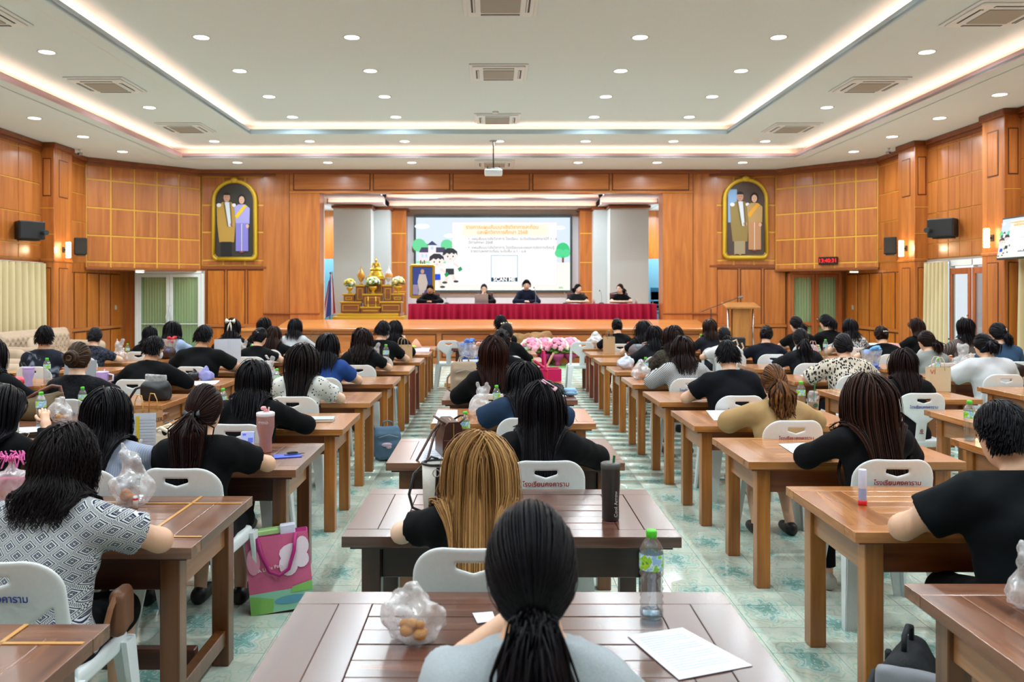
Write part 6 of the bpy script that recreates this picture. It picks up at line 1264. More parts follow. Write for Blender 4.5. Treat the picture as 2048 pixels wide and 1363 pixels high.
def bottle(label, p, s=1.):
    t = thing('water_bottle', label, 'bottle', p, random.uniform(0, 6), 'water bottles with green caps', s); obj('body', BOT, t); obj('label', BLB, t); obj('cap', BCP, t); obj('water', WAT, t); return t
def at(px, d, z=.75): return ((px-CX)*d/F, d, z)
for px, d, lb, s in ((1303, 2.47, 'clear water bottle standing on the nearest centre table', 1.14), (930, 5.15, 'water bottle left of the long light brown hair on the third centre table', 1.), (993, 6.62, 'water bottle beside the clear bag on the fourth centre table', 1.), (944, 8.0, 'water bottle behind the beige backpack', 1.), (1066, 9.2, 'water bottle left of the pink basket', 1.), (1052, 12.2, 'water bottle with pink ribbon near the flowered hair band', 1.), (960, 10.6, 'water bottle behind the blue bouquets', 1.), (945, 12.3, 'small looking water bottle farthest in the centre column', 1.),
                      (1793, 5.15, 'water bottle right of the long dark brown hair', 1.1), (1939, 5.42, 'water bottle before the broad person at the right edge', 1.15), (1602, 6.65, 'water bottle beside the iced coffee cup', 1.12), (1291, 9.35, 'water bottle on the table of the checked blouse', 1.05), (1402, 13.45, 'water bottle left of the white tee', 1.3), (1875, 9.35, 'water bottle behind the cream tote', 1.), (1651, 12.5, 'water bottle right of the navy cushion bag', 1.15), (1638, 12.3, 'shorter looking water bottle beside the small pink bag', .8),
                      (82, 5.98, 'water bottle in front of the olive bag', 1.1), (165, 6.5, 'water bottle right of the crumpled clear bag on the left', 1.), (94, 8.95, 'water bottle between the lilac tumbler and the rolled bun', 1.15), (284, 8.75, 'water bottle left of the black handbag', 1.), (396, 10.35, 'water bottle behind the milk tea cup', 1.), (503, 11.75, 'water bottle beside the person with two pink clips', 1.), (554, 7.95, 'water bottle left of the bow print blouse', 1.05), (446, 6.4, 'water bottle behind the black hair ribbon', 1.), (772, 10.75, 'water bottle beside the white carrier bag left of the aisle', 1.3), (255, 12.0, 'water bottle before the left glass door', 1.), (1219, 13.2, 'water bottle inside the kraft bag', 1.)):
    bottle(lb, at(px, d), s)
# paper sheets lying on the tables (corners found on the table plane)
PAP = mat('cdd2dc', .6); INK = mat('9aa3b5', .7)
def sheet(label, pts, name='paper_sheet', z=.7525, m=PAP, h=.0015, lines=0):
    q = [TT(x, y, z) for x, y in pts]; c = np.mean(q, axis=0); t = tag(MB().prism([(a[0]-c[0], a[1]-c[1]) for a in q], 0, h, 'z').build(name, m, None, (c[0], c[1], z-.0015)), label, 'paper')
    if lines:
        a, b_, c_, d_ = [np.array(v[:2])-c[:2] for v in q]; mb = MB()
        for k in range(lines):
            f = .1+.8*k/lines; p0 = a+(d_-a)*f; p1 = b_+(c_-b_)*f; p0, p1 = p0+(p1-p0)*.1, p0+(p1-p0)*(.85 if k % 4 else .5); mb.tube([(p0[0], p0[1], h), (p1[0], p1[1], h)], .0008, 4)
        mb.build('printed_lines', INK, t)
    return t
sheet('white form lying on the nearest centre table', [(1255, 1270), (1365, 1254), (1505, 1330), (1358, 1358)], lines=16)
sheet('second sheet at the left of the grey top on the nearest table', [(945, 1225), (985, 1222), (992, 1240), (955, 1245)])
sheet('white sheet right of the pink hair clip', [(1155, 893), (1190, 893), (1182, 913), (1130, 913)], lines=8)
sheet('printed form at the left end of the fourth centre table', [(876, 819), (915, 819), (915, 846), (864, 846)], lines=8)
sheet('sheet under the clear bag on the fourth centre table', [(972, 835), (1000, 835), (1008, 846), (985, 848)])
sheet('forms at the left end of the third centre table', [(855, 882), (888, 882), (885, 925), (840, 925)], lines=8)
sheet('white sheet left of the black blazer', [(1557, 887), (1632, 884), (1640, 908), (1593, 910)], lines=8)
sheet('two white sheets left of the beige blazer', [(1412, 820), (1458, 820), (1462, 840), (1428, 840)])
sheet('small white sheet left of the short haired person in black', [(1368, 785), (1392, 785), (1392, 793), (1378, 793)])
sheet('white sheet left of the brush print blouse', [(1600, 750), (1640, 749), (1638, 757), (1615, 757)]); sheet('white sheet left of the long straight ponytail', [(1540, 726), (1575, 725), (1574, 731), (1555, 731)])
sheet('white sheets at the left of the diamond print blouse neighbour', [(20, 855), (85, 852), (80, 862), (35, 866)]); sheet('white sheet under the purple wrapper', [(384, 762), (440, 760), (430, 768), (390, 770)])
sheet('white sheet beside the person with two pink clips', [(552, 716), (577, 716), (577, 721), (552, 721)]); sheet('sheets at the sixth centre table', [(906, 738), (935, 738), (930, 749), (902, 749)]); sheet('sheets left on the seventh centre table', [(914, 728), (950, 728), (948, 738), (910, 738)])
sheet('mauve sheet on the far left aisle table', [(826, 695), (860, 695), (858, 703), (826, 703)], m=mat('b9aac4', .6)); sheet('open booklet under the elbow in front of the pale blue blouse', [(292, 900), (350, 896), (345, 928), (285, 930)], lines=10, m=mat('d5d9e0', .6), h=.012)
# standing printed sheet held up by the pale blue blouse
q = PP['l3']; hp = thing('printed_sheet', 'printed sheet with a yellow column held upright at left', 'paper', ((283-CX)*4.62/F, 4.62, .77), .15); MB().box((0, 0, .14), (.155, .002, .27)).build('page', PAP, hp); bx('yellow_column', (-.02, -.002, .165), (.016, .001, .19), mat('e8c51a', .6), hp)
for k in range(12): bx('table_row', (.01, -.0015, .05+k*.017), (.12, .0008, .0012), INK, hp)
pg = thing('open_pages', 'white pages held up by the broad person in black', 'paper', ((455-CX)*10.2/F, 10.2, .88), .3); MB().box((-.08, 0, .14), (.17, .002, .26), M=Matrix.Rotation(.35, 4, 'Z')).box((.08, 0, .14), (.17, .002, .26), M=Matrix.Rotation(-.3, 4, 'Z')).build('pages', PAP, pg)
# tumblers and cups
def tumbler(label, px, py, d, r0, r1, h, m, lid, straw=None, handle=None, z=.75):
    t = thing('tumbler', label, 'tumbler', at(px, d, z)); MB().lathe([(0, 0), (r0*.92, 0), (r0, .006), (r0*.98+.0*r1, h*.35), (r1, h*.62), (r1, h*.9), (r1*.98, h*.92), (0, h*.92)], 24).build('body', m, t, smooth=True); MB().lathe([(r1*1.02, h*.9), (r1*1.04, h*.92), (r1*1.04, h*.985), (r1*.9, h), (0, h)], 24).build('lid', lid, t, smooth=True)
    if straw: MB().tube([(r1*.3, 0, h*.95), (r1*.4, 0, h*1.12)], .0055, 8).build('straw', straw, t)
    if handle: MB().tube([(r1, 0, h*.85), (r1+.05, 0, h*.8), (r1+.05, 0, h*.5), (r1, 0, h*.42)], .009, 8).build('handle', handle, t, smooth=True)
    return t
t = tumbler('dark grey steel tumbler with a green straw on the second centre table', 1221, 1040, 3.53, .037, .0405, .245, mat('4a4645', .35, .7), mat('4d4a48', .4), mat('1e6b3c', .4)); text('Cool Arrow', .022, mat('b8b4ae', .4), t, (.018, -.0375, .075), (XR, -XR, .45))
t = tumbler('tall pink tumbler with pink straw cover left of the aisle', 531, 895, 5.02, .038, .053, .245, mat('b98a84', .3, .4), mat('d7cfd2', .3), mat('e0b5b8', .4)); MB().box((-.012, 0, .268), (.03, .03, .022), .006).box((.0, 0, .25), (.02, .02, .03), .004).build('straw_cover', mat('e39aa0', .4), t); text('TYESO', .02, mat('e8dede', .4), t, (0, -.0535, .185))
tumbler('lilac tumbler on the table before the tie dyed shirt', 57, 760, 8.55, .038, .055, .20, mat('b49ac6', .4), mat('a98fbd', .4)); t = tumbler('purple patterned tumbler with handle right of the rolled bun', 205, 765, 8.3, .05, .057, .18, mat('b596cc', .4), mat('c3a9d8', .4), mat('e8e0ee', .4), mat('d9cbe6', .4))
def cup(label, px, d, c, straw, h=.13, lid=True, logo=False):
    t = thing('drink_cup', label, 'cup', at(px, d)); MB().lathe([(0, .002), (.032, .002), (.045, h), (.047, h), (.034, 0), (0, 0)], 20).build('clear_cup', thin('f2f2f0', .12, .05), t, smooth=True); MB().lathe([(0, .004), (.0315, .004), (.040, h*.68), (0, h*.68)], 18).build('drink', c, t, smooth=True)
    if lid: MB().lathe([(.048, h), (.046, h+.012), (.03, h+.035), (0, h+.038)], 18).build('dome_lid', thin('f2f2f0', .15, .05), t, smooth=True)
    MB().tube([(0, 0, h*.3), (.012, 0, h+.10)], .005, 8).build('straw', straw, t)
    if logo: MB().lathe([(0, 0), (.018, 0)], 16, M=Matrix.Translation((.0, -.044, h*.5)) @ Matrix.Rotation(XR, 4, 'X')).build('round_emblem', mat('2a5a44', .5), t)
cup('milk tea cup before the broad person holding pages', 376, 10.15, mat('c9a276', .5), mat('e8e2da', .4)); cup('iced coffee cup with a green straw right of the beige blazer', 1627, 6.6, mat('b39a86', .5), mat('1f7a44', .4), .15, True, True); cup('orange drink cup beside the loose white shirt', 1940, 10.2, mat('d97a3a', .5), mat('e0e0e0', .4)); cup('white cup with a red straw at the sixth centre table', 1093, 8.2, mat('e3dcd8', .5), mat('d8402e', .4), .10, False)
# glue stick and stationery
gs = thing('glue_stick', 'white glue stick with a red base standing on the second right table', 'glue stick', at(1725, 3.78)); MB().lathe([(0, 0), (.019, 0), (.02, .004), (.02, .02), (.0175, .022)], 20).build('base', mat('d8202a', .4), gs, smooth=True); MB().lathe([(.0175, .02), (.0175, .075)], 20).build('label_sleeve', mat('9aa6cc', .4), gs, smooth=True); MB().lathe([(.0176, .075), (.0178, .076), (.0178, .158), (.016, .162), (0, .162)], 20).build('cap', mat('cfd4e8', .4), gs, smooth=True)
gs2 = thing('correction_pen', 'small white tube with red stripe beside the clear bag on the left table', 'pen', at(271, 3.72)); MB().lathe([(0, 0), (.011, 0), (.011, .05), (.008, .055), (0, .055)], 14).build('barrel', mat('e3e6e8', .4), gs2, smooth=True); MB().lathe([(.0113, .036), (.0113, .046)], 14).build('red_band', mat('d83a44', .4), gs2)
nb_ = thing('notebook', 'pale cloth covered notebook left of the aisle', 'notebook', TT(641, 841), .1); MB().box((0, 0, .010), (.20, .16, .02), .003).build('pages', mat('d8d6cf', .7), nb_); MB().box((0, 0, .022), (.205, .165, .004), .001).build('cover', mat('aeb4b0', .8, bump=.3, bscale=120), nb_)
ph = pb_ = thing('smartphone', 'smartphone with a lit screen leaning beside the pink tumbler', 'phone', at(494, 5.0, .775), .1); ph.rotation_euler = (math.radians(-20), 0, .1); MB().box((0, 0, .04), (.085, .009, .13), .004).build('case', mat('cfd0e0', .3), pb_); bx('screen', (0, -.0055, .04), (.075, .001, .118), em('a9b6ea', .9), pb_); MB().box((-.02, -.0065, .085), (.02, .001, .012)).box((.018, -.0065, .05), (.03, .001, .03)).build('screen_icon', em('5d6bd0'), pb_)
kp = thing('folder_and_keys', 'blue folder with black key fob on the left aisle table', 'folder', TT(575, 912), .3); MB().box((0, 0, .003), (.16, .11, .006), .001).build('folder', mat('2f46b0', .5), kp); MB().ell((.03, .02, .016), (.035, .012, .01), 12, 6).build('key_fob', BLACK, kp, smooth=True); MB().tube([(-.02, .0, .01), (.1, .02, .01)], .003, 6).build('pen', mat('3a4260', .4), kp)
l4p = thing('phone_in_hand', 'white phone with cable held up at the left picture edge', 'phone', ((24-CX)*4.9/F, 4.9, .90), .5); MB().box((0, 0, .05), (.075, .009, .15), .004).build('case', mat('dfe0e4', .3), l4p); bx('screen', (0, -.0055, .05), (.066, .001, .135), em('b9c2a8', .8), l4p); MB().tube([(0, 0, -.03), (.05, -.01, -.09), (.09, -.01, -.02), (.02, -.01, .0)], .0025, 6).build('cable', WHITE, l4p)
# ---- bags
def soft(prims, vox, k, amp, m, f=16., seed=1., flat_b=True, infl=0.):
    V, Q = nets_prims(prims, vox, k, infl, lambda D, G: D+wob(G, f, amp, seed)+wob(G, f*2.3, amp*.5, seed*2.)); 
    if flat_b: V[:, 2] = np.maximum(V[:, 2], 0)
    return mesh('soft', V, Q, m)
PLB = thin('f4f4f6', .08, .12, 1., .24)
def carrier(label, p, s=1., fill=None, seed=1., handles=True, m=PLB, rz=0.):
    t = thing('plastic_bag', label, 'bag', p, rz, None, s); pr = [('e', (0, 0, .06), (.085, .06, .065), None), ('c', (0, 0, .08), (0, 0, .15), .05, .022)]
    if handles: pr += [('c', (-.02, 0, .14), (-.035, .01, .235), .018, .012), ('c', (.02, 0, .14), (.03, -.01, .225), .016, .012)]
    obj('film', soft(pr, .0075, .03, .017, m, 34., seed), t)
    if fill:
        rg = np.random.default_rng(int(seed*10))
        for k in range(9): a = rg.uniform(0, 6.28); r = rg.uniform(0, .045); MB().ell((0, 0, 0), (rg.uniform(.012, .022),)*2+(.012,), 8, 5).build('snack', fill, t, (r*math.cos(a), r*math.sin(a)*.7, .02+rg.uniform(0, .03)), (rg.uniform(0, 3), 0, 0), True)
    return t
SN = mat('d9963c', .6); SN2 = mat('c98a5e', .6)
carrier('crumpled clear bag with orange snacks on the nearest centre table', TT(822, 1283), 1.05, SN, 1.3, False); carrier('clear carrier bag with handles up on the fourth centre table', TT(965, 832), 1.12, SN2, 2.1); carrier('thin clear carrier bag behind the diamond print blouse', TT(262, 1008), 1.25, SN2, 3.3); carrier('crumpled clear bag with bread beside the olive bag', TT(120, 845), 1.1, SN, 4.7, False)
carrier('white carrier bag right of the curly hair', TT(750, 738), 1.35, SN2, 5.2); carrier('white carrier bag behind the water bottle left of the bow print blouse', TT(540, 766), 1.2, None, 6.1); carrier('thick white bag on the table of the checked blouse', at(1283, 9.25), 1.25, SN2, 7.4, False); carrier('knotted white bag beside the hand of the checked blouse', at(1312, 9.15), .8, None, 8.2, False)
carrier('flat white bag with blue print left of the checked blouse', at(1252, 10.5), 1.2, None, 9.1, False, mat('ccd3e2', .6)); carrier('white carrier bag before the person with the cream bow', TT(487, 720), 1.2, None, 3.9); carrier('white carrier bag beside the dark flowered blouse', TT(240, 722), 1.3, None, 4.1); carrier('clear bag around the bottle beside the black blazer', at(1783, 5.3), 1.0, None, 5.5); carrier('pale blue carrier bag left of the low bun', at(1192, 14.6), 1.7, SN2, 6.6, False, thin('cfdcec', .1, .1, 1., .5)); carrier('white tissue beside the bottle on the third centre table', at(955, 5.2), .55, None, 7.9, False, mat('e6e8ec', .8)); carrier('clear bag with orange cups before the loose white shirt', at(1925, 10.35), 1.4, SN, 2.7)
carrier('white carrier bag at the right edge of the nearest right table', (1.64, 2.50, .75), .9, None, 4.4); carrier('purple wrapper heap on the table before the broad person', at(412, 9.1), .95, None, 1.9, False, mat('8f8fc4', .6)); carrier('crumpled black and white wrapper left of the purple heap', at(388, 9.15), .75, None, 2.9, False, mat('2a2a2e', .3))
# white and black bucket bag
bb = thing('bucket_bag', 'white bucket bag with black trim on the second centre table', 'bag', at(877, 3.52), .1); sx_, sy_ = .072, .062
def oval(z, a, b_, n=28): return [(a*math.cos(t), b_*math.sin(t), z) for t in np.linspace(0, 2*math.pi, n)]
BV = [oval(z, a, b_) for z, a, b_ in ((0, .058, .05), (.004, .062, .054), (.15, .068, .058), (.245, .070, .060), (.245, .066, .056), (.02, .058, .05))]
V = np.concatenate([np.array(r)[:-1] for r in BV]); n_ = 27; obj('canvas_body', mesh('canvas', V, [[r*n_+i, r*n_+(i+1) % n_, (r+1)*n_+(i+1) % n_, (r+1)*n_+i] for r in range(5) for i in range(n_)]+[list(range(n_))], mat('d6d3ca', .7, bump=.2, bscale=200)), bb)
BLT = mat('16161a', .35); MB().tube(oval(.246, .069, .059), .0055, 8).build('rim_piping', BLT, bb, smooth=True); MB().box((-.004, -.059, .12), (.014, .004, .235), .001).build('front_strap', BLT, bb); MB().box((.0, .058, .2), (.018, .004, .08), .001).build('back_tab', BLT, bb)
MB().tube([(-.012+.014*math.cos(a), -.066, .215+.016*math.sin(a)) for a in np.linspace(0, 6.28, 15)], .0022, 6).build('ring', CHROME, bb, smooth=True)
MB().tube([(-.06, .03, .235), (-.105, .0, .20), (-.125, -.03, .12), (-.11, -.05, .07), (-.075, -.06, .055)], .006, 8).tube([(.0, .06, .25), (-.03, .05, .262), (-.06, .03, .235)], .005, 8).build('shoulder_strap', BLT, bb, smooth=True)
MB().tube([(-.012, -.068, .20), (-.016, -.07, .12)], .003, 6).build('charm_cord', BLT, bb); MB().ell((-.02, -.075, .105), (.016, .016, .014), 14, 8).build('green_bead', mat('a9cba4', .35), bb, smooth=True); MB().ell((-.055, -.08, .072), (.04, .006, .014), 12, 6, M=Matrix.Translation((-.03, 0, .06)) @ Matrix.Rotation(-.5, 4, 'Y') @ Matrix.Translation((.03, 0, -.06))).build('leather_feather', BLT, bb, smooth=True)
# brown handbag
hb = thing('leather_handbag', 'dark brown leather handbag on the third centre table', 'bag', at(899, 4.98), .25, None, 1.12); LE = mat('43241c', .35, bump=.1, bscale=90); SEC = [(-.10, 0), (.10, 0), (.10, .09), (.075, .165), (.045, .185), (-.045, .185), (-.075, .165), (-.10, .09)]
MB().prism([(a*.58, b_) for a, b_ in SEC], -.11, .11, 'y').build('body', LE, hb); bx('pocket', (0, -.112, .05), (.105, .008, .085), LE, hb, .003); MB().tube([(0, -.115, .10), (0, -.113, .175), (0, .0, .187), (0, .113, .175)], .003, 6).build('zip', mat('b39a5e', .3, .7), hb)
for sx in (-1, 1): MB().tube([(sx*.035, -.07, .17), (sx*.07, -.055, .195), (sx*.085, .0, .205), (sx*.07, .055, .195), (sx*.035, .07, .17)], .006, 8).build('handle', LE, hb, smooth=True)
MB().tube([(-.05, -.02, .18), (-.10, -.04, .13), (-.16, -.10, .05), (-.20, -.14, .0), (-.185, -.16, -.055), (-.14, -.13, .01), (-.09, -.05, .12), (-.05, .0, .17)], .007, 6).build('shoulder_strap', LE, hb, smooth=True); MB().tube([(-.052+.01*math.cos(a), -.02, .175+.012*math.sin(a)) for a in np.linspace(0, 6.28, 11)], .0025, 6).build('ring', mat('b39a5e', .3, .7), hb)
# backpacks
def backpack(label, p, s, c, rz, c2=None, strap=True):
    t = thing('backpack', label, 'backpack', p, rz, None, s); m = mat(c, .8, bump=.25, bscale=140); obj('body', soft([('b', (0, 0, .15), (.135, .075, .15), .05), ('b', (0, -.06, .10), (.105, .04, .085), .03), ('c', (-.09, 0, .30), (.09, 0, .30), .045, .045)], .013, .03, .006, m, 14., 2.), t)
    MB().tube([(-.05, .0, .335), (-.045, 0, .385), (0, 0, .40), (.045, 0, .385), (.05, 0, .335)], .008, 8).build('top_handle', mat(c, .7), t, smooth=True); MB().tube([(-.10, -.085, .24), (0, -.10, .27), (.10, -.085, .24)], .004, 6).build('zip', mat('8f9397', .4, .4), t)
    if strap:
        for sx in (-1, 1): MB().tube([(sx*.08, .07, .28), (sx*.16, .09, .17), (sx*.17, .06, .06), (sx*.11, .05, .02)], .011, 6).build('shoulder_strap', mat(c, .7), t, smooth=True)
    return t
t = backpack('slate blue backpack on the floor beside the left aisle tables', FL(775, 918), 1.0, '4f6a80', .25); MB().ell((-.02, -.105, .17), (.055, .012, .022), 12, 6).ell((.0, -.105, .145), (.03, .012, .018), 10, 6).build('plush_charm', mat('cdb4c6', .9), t, smooth=True)
backpack('beige backpack at the left of the fifth centre table', at(928, 7.85), .92, '9c8870', .2)
# beige strap hanging from its table handled by the backpack straps; black bag on the floor
t = backpack('black and grey backpack on the floor beside the nearest right table', (1.52, 3.02, 0), 1.25, '17191d', .9); obj('grey_side', soft([('b', (-.15, -.05, .17), (.03, .11, .17), .025)], .015, .02, .006, mat('85868c', .85), 14., 3.), t)
# tote, paper and gift bags
def paper_bag(label, p, w, h, dpt, m, rz=0., hm=None, txt=None, tm=None):
    t = thing('paper_bag', label, 'bag', p, rz); b = MB(); x, y = w/2, dpt/2; V = [(-x, -y, 0), (x, -y, 0), (x, y, 0), (-x, y, 0), (-x, -y, h), (x, -y, h), (x, y, h), (-x, y, h), (-x*.96, 0, h*.55), (x*.96, 0, h*.55)]
    b.add(V, [[0, 3, 2, 1], [0, 1, 5, 4], [2, 3, 7, 6], [1, 2, 9], [1, 9, 5], [2, 6, 9], [9, 6, 5], [3, 0, 8], [0, 4, 8], [3, 8, 7], [8, 4, 7]]); b.build('body', m, t)
    for sy in (-1, 1): MB().tube([(-w*.22, sy*y, h-.03), (-w*.20, sy*y, h+.06), (-w*.1, sy*y*.9, h+.10), (w*.1, sy*y*.9, h+.10), (w*.20, sy*y, h+.06), (w*.22, sy*y, h-.03)], .0035, 6).build('handle', hm or m, t, smooth=True)
    if txt: text(txt, .036, tm, t, (0, -y-.001, h-.055)); text(txt, .036, tm, t, (x+.001, 0, h-.055), (XR, 0, XR))
    return t
KR = mat('b58a5e', .8, bump=.1, bscale=60); paper_bag('brown kraft bag printed BAKER at the left tables', at(292, 5.15), .17, .235, .11, KR, -.45, mat('c99a5a', .6), 'BAKER', mat('5a3c28', .7)); paper_bag('small kraft bag with looped handles on a right aisle table', at(1218, 13.15), .17, .27, .10, mat('c2a27a', .8), .1, mat('b08d62', .7)); paper_bag('tan paper bag leaning on the left aisle table near the stage', at(806, 11.85), .24, .22, .12, mat('c2a67e', .8), .5)
paper_bag('brown paper bag behind the light grey sweater', at(630, 14.6), .30, .22, .12, mat('8d6b48', .8), .1); paper_bag('pink and white small bag right of the long straight ponytail', at(1626, 12.3), .13, .15, .07, mat('d6a7ae', .7), .2); t = paper_bag('cream tote with a red letter on a right table', at(1876, 8.15), .20, .235, .10, mat('cbb594', .85), -.15, mat('d6c8ac', .8)); text('VI', .06, mat('c2453c', .6), t, (-.065, -.052, .19))
ct = thing('cream_tote', 'cream tote with black leaf print slumped beside the black hair ribbon', 'bag', at(338, 4.92), .2); CTM = cloth('c8baa2', 'blotch', '15130f', 1.6); obj('body', soft([('b', (0, 0, .07), (.12, .05, .075), .03), ('c', (-.10, 0, .12), (.04, 0, .16), .03, .03)], .011, .03, .012, CTM, 16., 4.), ct); MB().tube([(-.09, -.02, .15), (-.04, -.05, .175), (.06, -.055, .12), (.10, -.05, .05)], .011, 6).tube([(-.08, .03, .15), (.0, .02, .18), (.08, -.0, .13)], .011, 6).build('handle', mat('cfc3ae', .85), ct, smooth=True)
ob = thing('olive_handbag', 'olive brown slouchy handbag at the left tables', 'bag', at(78, 6.3), .15); OL = mat('5b4a2a', .6, bump=.1, bscale=60); obj('body', soft([('e', (0, 0, .075), (.20, .08, .10), None), ('c', (-.16, 0, .09), (.15, 0, .19), .04, .03)], .014, .04, .010, OL, 12., 5.), ob); MB().tube([(-.15, 0, .12), (-.02, -.02, .20), (.10, -.02, .26), (.15, 0, .25), (.17, 0, .16), (.19, 0, .08)], .014, 8).build('strap', mat('5b3226', .4), ob, smooth=True)
bh = thing('black_handbag', 'black nylon handbag on the second left column table', 'bag', at(313, 7.45), .0); BN = mat('101114', .55, bump=.2, bscale=60); obj('body', soft([('b', (0, 0, .075), (.125, .07, .08), .04), ('c', (-.08, 0, .14), (.08, 0, .15), .035, .035)], .013, .03, .010, BN, 18., 6.), bh); MB().tube([(-.10, -.05, .13), (-.16, -.06, .11), (-.21, -.05, .04), (-.25, 0, -.0)], .012, 6).build('strap', BN, bh, smooth=True); obj('clear_folder', soft([('b', (-.02, .05, .18), (.10, .015, .05), .01)], .012, .02, .006, PLB, 18., 2.), bh)
gt = thing('grey_tote', 'grey tote with dusty pink handles on a right aisle table', 'bag', at(1296, 12.0), .1); obj('body', soft([('b', (0, 0, .11), (.20, .08, .11), .04)], .018, .03, .008, mat('6e7378', .8, bump=.2, bscale=80), 12., 7.), gt)
MB().tube([(-.10, -.08, .14), (-.11, -.10, .24), (0, -.10, .27), (.10, -.10, .24), (.11, -.08, .14)], .011, 8).build('handle', mat('b08a86', .6), gt, smooth=True); obj('knit_scarf', soft([('e', (-.20, 0, .12), (.08, .08, .10), None)], .018, .02, .015, mat('6d6668', .95, bump=.5, bscale=80), 25., 8.), gt)
nc = tag(obj('navy_cushion_bag', soft([('b', (0, 0, .14), (.05, .13, .15), .04)], .018, .03, .008, mat('1f3a66', .8), 12., 3.), None, at(1634, 10.2, .47), (0, -.35, 0)), 'navy cushion bag leaning by the long straight ponytail', 'bag')
tag(obj('black_leather_bag', soft([('e', (0, 0, .08), (.14, .09, .09), None)], .016, .03, .014, mat('121214', .35), 20., 5.), None, at(2030, 9.45), (0, 0, .2)), 'black padded bag at the right picture edge', 'bag'); tag(obj('red_bag', soft([('b', (0, 0, .09), (.08, .05, .09), .03)], .018, .03, .008, mat('a51f2e', .6), 15., 4.), None, at(1264, 13.3), (0, 0, .1)), 'small red bag behind the grey tote', 'bag')
tag(obj('maroon_bag', soft([('e', (0, 0, .07), (.13, .08, .09), None)], .016, .03, .012, mat('6a1f2e', .7), 16., 6.), None, at(1773, 8.0), (0, 0, .2)), 'maroon bag with black top beside the lace sleeves', 'bag'); tag(obj('dark_brown_bag', soft([('e', (0, 0, .09), (.13, .09, .10), None), ('c', (-.06, 0, .15), (.06, 0, .15), .03, .03)], .018, .03, .010, mat('3a1f1c', .4), 14., 7.), None, at(334, 12.1), (0, 0, .1)), 'dark brown handbag on the table before the red flower', 'bag')
sw_ = thing('swirl_tote', 'black tote with a cream swirl on the chair before the lectern', 'bag', at(1474, 13.55, .70), 0); MB().box((0, 0, .14), (.26, .10, .30), .02).build('body', mat('17161a', .7), sw_); MB().tube([(-.09, -.053, .22), (-.03, -.053, .25), (.0, -.053, .17), (-.05, -.053, .10), (.03, -.053, .05), (.09, -.053, .12), (.06, -.053, .2)], .014, 6).build('swirl_print', mat('d3c5a6', .7), sw_); st_ = tag(MB().box((0, 0, .335), (.5, .4, .03), .01).box((-.2, -.15, .16), (.04, .04, .32)).box((.2, -.15, .16), (.04, .04, .32)).box((-.2, .15, .16), (.04, .04, .32)).box((.2, .15, .16), (.04, .04, .32)).box((0, 0, .52), (.34, .2, .34), .02).build('wooden_stool', HON['ap'], None, at(1474, 13.55, 0.)), 'dark wooden stool under the swirl tote', 'stool')
# pink shopping bag on the floor
pbx, pby, _ = FL(566, 1225); pb = thing('pink_shopping_bag', 'pink tote with white clouds and green hills standing on the floor in the left aisle', 'bag', (pbx, pby, 0), math.radians(14)); w, h, dp = .33, .40, .14; obj_ = pb; pb.rotation_euler = (math.radians(-5), math.radians(-5), math.radians(14)); pb.location.z = .012; PKM = mat('cf5f86', .45); MG = mat('a3186a', .5)
MB().box((0, dp/2, h/2), (w, dp, h), .006).build('body', MG, obj_); flat(obj_, rect(-w/2, w/2, 0, h), 0.001, PKM, 'front_panel', .003)
def fp(pts, i, c): flat(obj_, pts, .0045+.001*i, mat(c, .5), 'printed_shape', .0008)
fp(rect(-w/2, w/2, .0, .11), 0, '8fc7a8'); fp([(-w/2, 0), (-.05, 0), (-.04, .07), (-w/2, .10)], 1, '7fb85a'); fp(elp(.05, .055, .09, .022), 2, '5f9fb4'); fp([(w/2, .09), (w/2, .14), (.06, .12), (.05, .09)], 3, '86bf62')
for i, (x, z, a, b_) in enumerate(((.08, .30, .075, .05), (.13, .33, .035, .05), (.05, .24, .05, .06), (.12, .26, .04, .045), (-.13, .28, .035, .07))): fp(elp(x, z, a, b_), 4+i, 'ecd6e0' if i < 4 else 'dc93a8')
text('A Little Path', .026, mat('f4e6ea', .5), obj_, (-.045, -.0125, .235), (XR, -.12, 0))
for sy in (0.,): MB().tube([(-.10, -.004, h), (-.085, -.02, h-.09), (-.05, -.026, h-.18), (.0, -.028, h-.205), (.05, -.026, h-.18), (.085, -.02, h-.09), (.10, -.004, h)], .011, 6).build('handle', MG, obj_, smooth=True)
MB().box((-.06, dp/2, h+.015), (.17, dp*.6, .03), .005).build('green_packet', mat('a7cf86', .6), obj_); MB().box((.06, dp/2-.02, h+.02), (.08, dp*.5, .05), .004).build('white_packet', mat('d4d4e4', .6), obj_)
# pink gift bag at the left edge
gb = thing('gift_bag', 'pink organza gift bag with curled ribbon at the left picture edge', 'gift bag', at(22, 3.55), .1); obj('organza', soft([('b', (0, 0, .10), (.075, .04, .105), .025), ('c', (0, 0, .2), (0, 0, .24), .03, .018)], .011, .03, .008, thin('f0a0c8', .12, .2, 1., .25), 20., 3.), gb); bx('box_inside', (0, 0, .095), (.11, .05, .16), mat('d9a9bf', .6), gb, .004); text('eine', .045, mat('e2b12a', .4), gb, (.0, -.034, .12), bold=.001)
cr = MB()
for k in range(16): a = k*.39; cr.tube([(0, 0, .24), (.03*math.cos(a), .02*math.sin(a), .265), (.055*math.cos(a), .04*math.sin(a), .25+.03*math.sin(k*2.1)), (.05*math.cos(a+.4), .035*math.sin(a+.4), .285)], .0035, 5)
cr.build('curled_ribbon', mat('e56ab0', .4), gb)
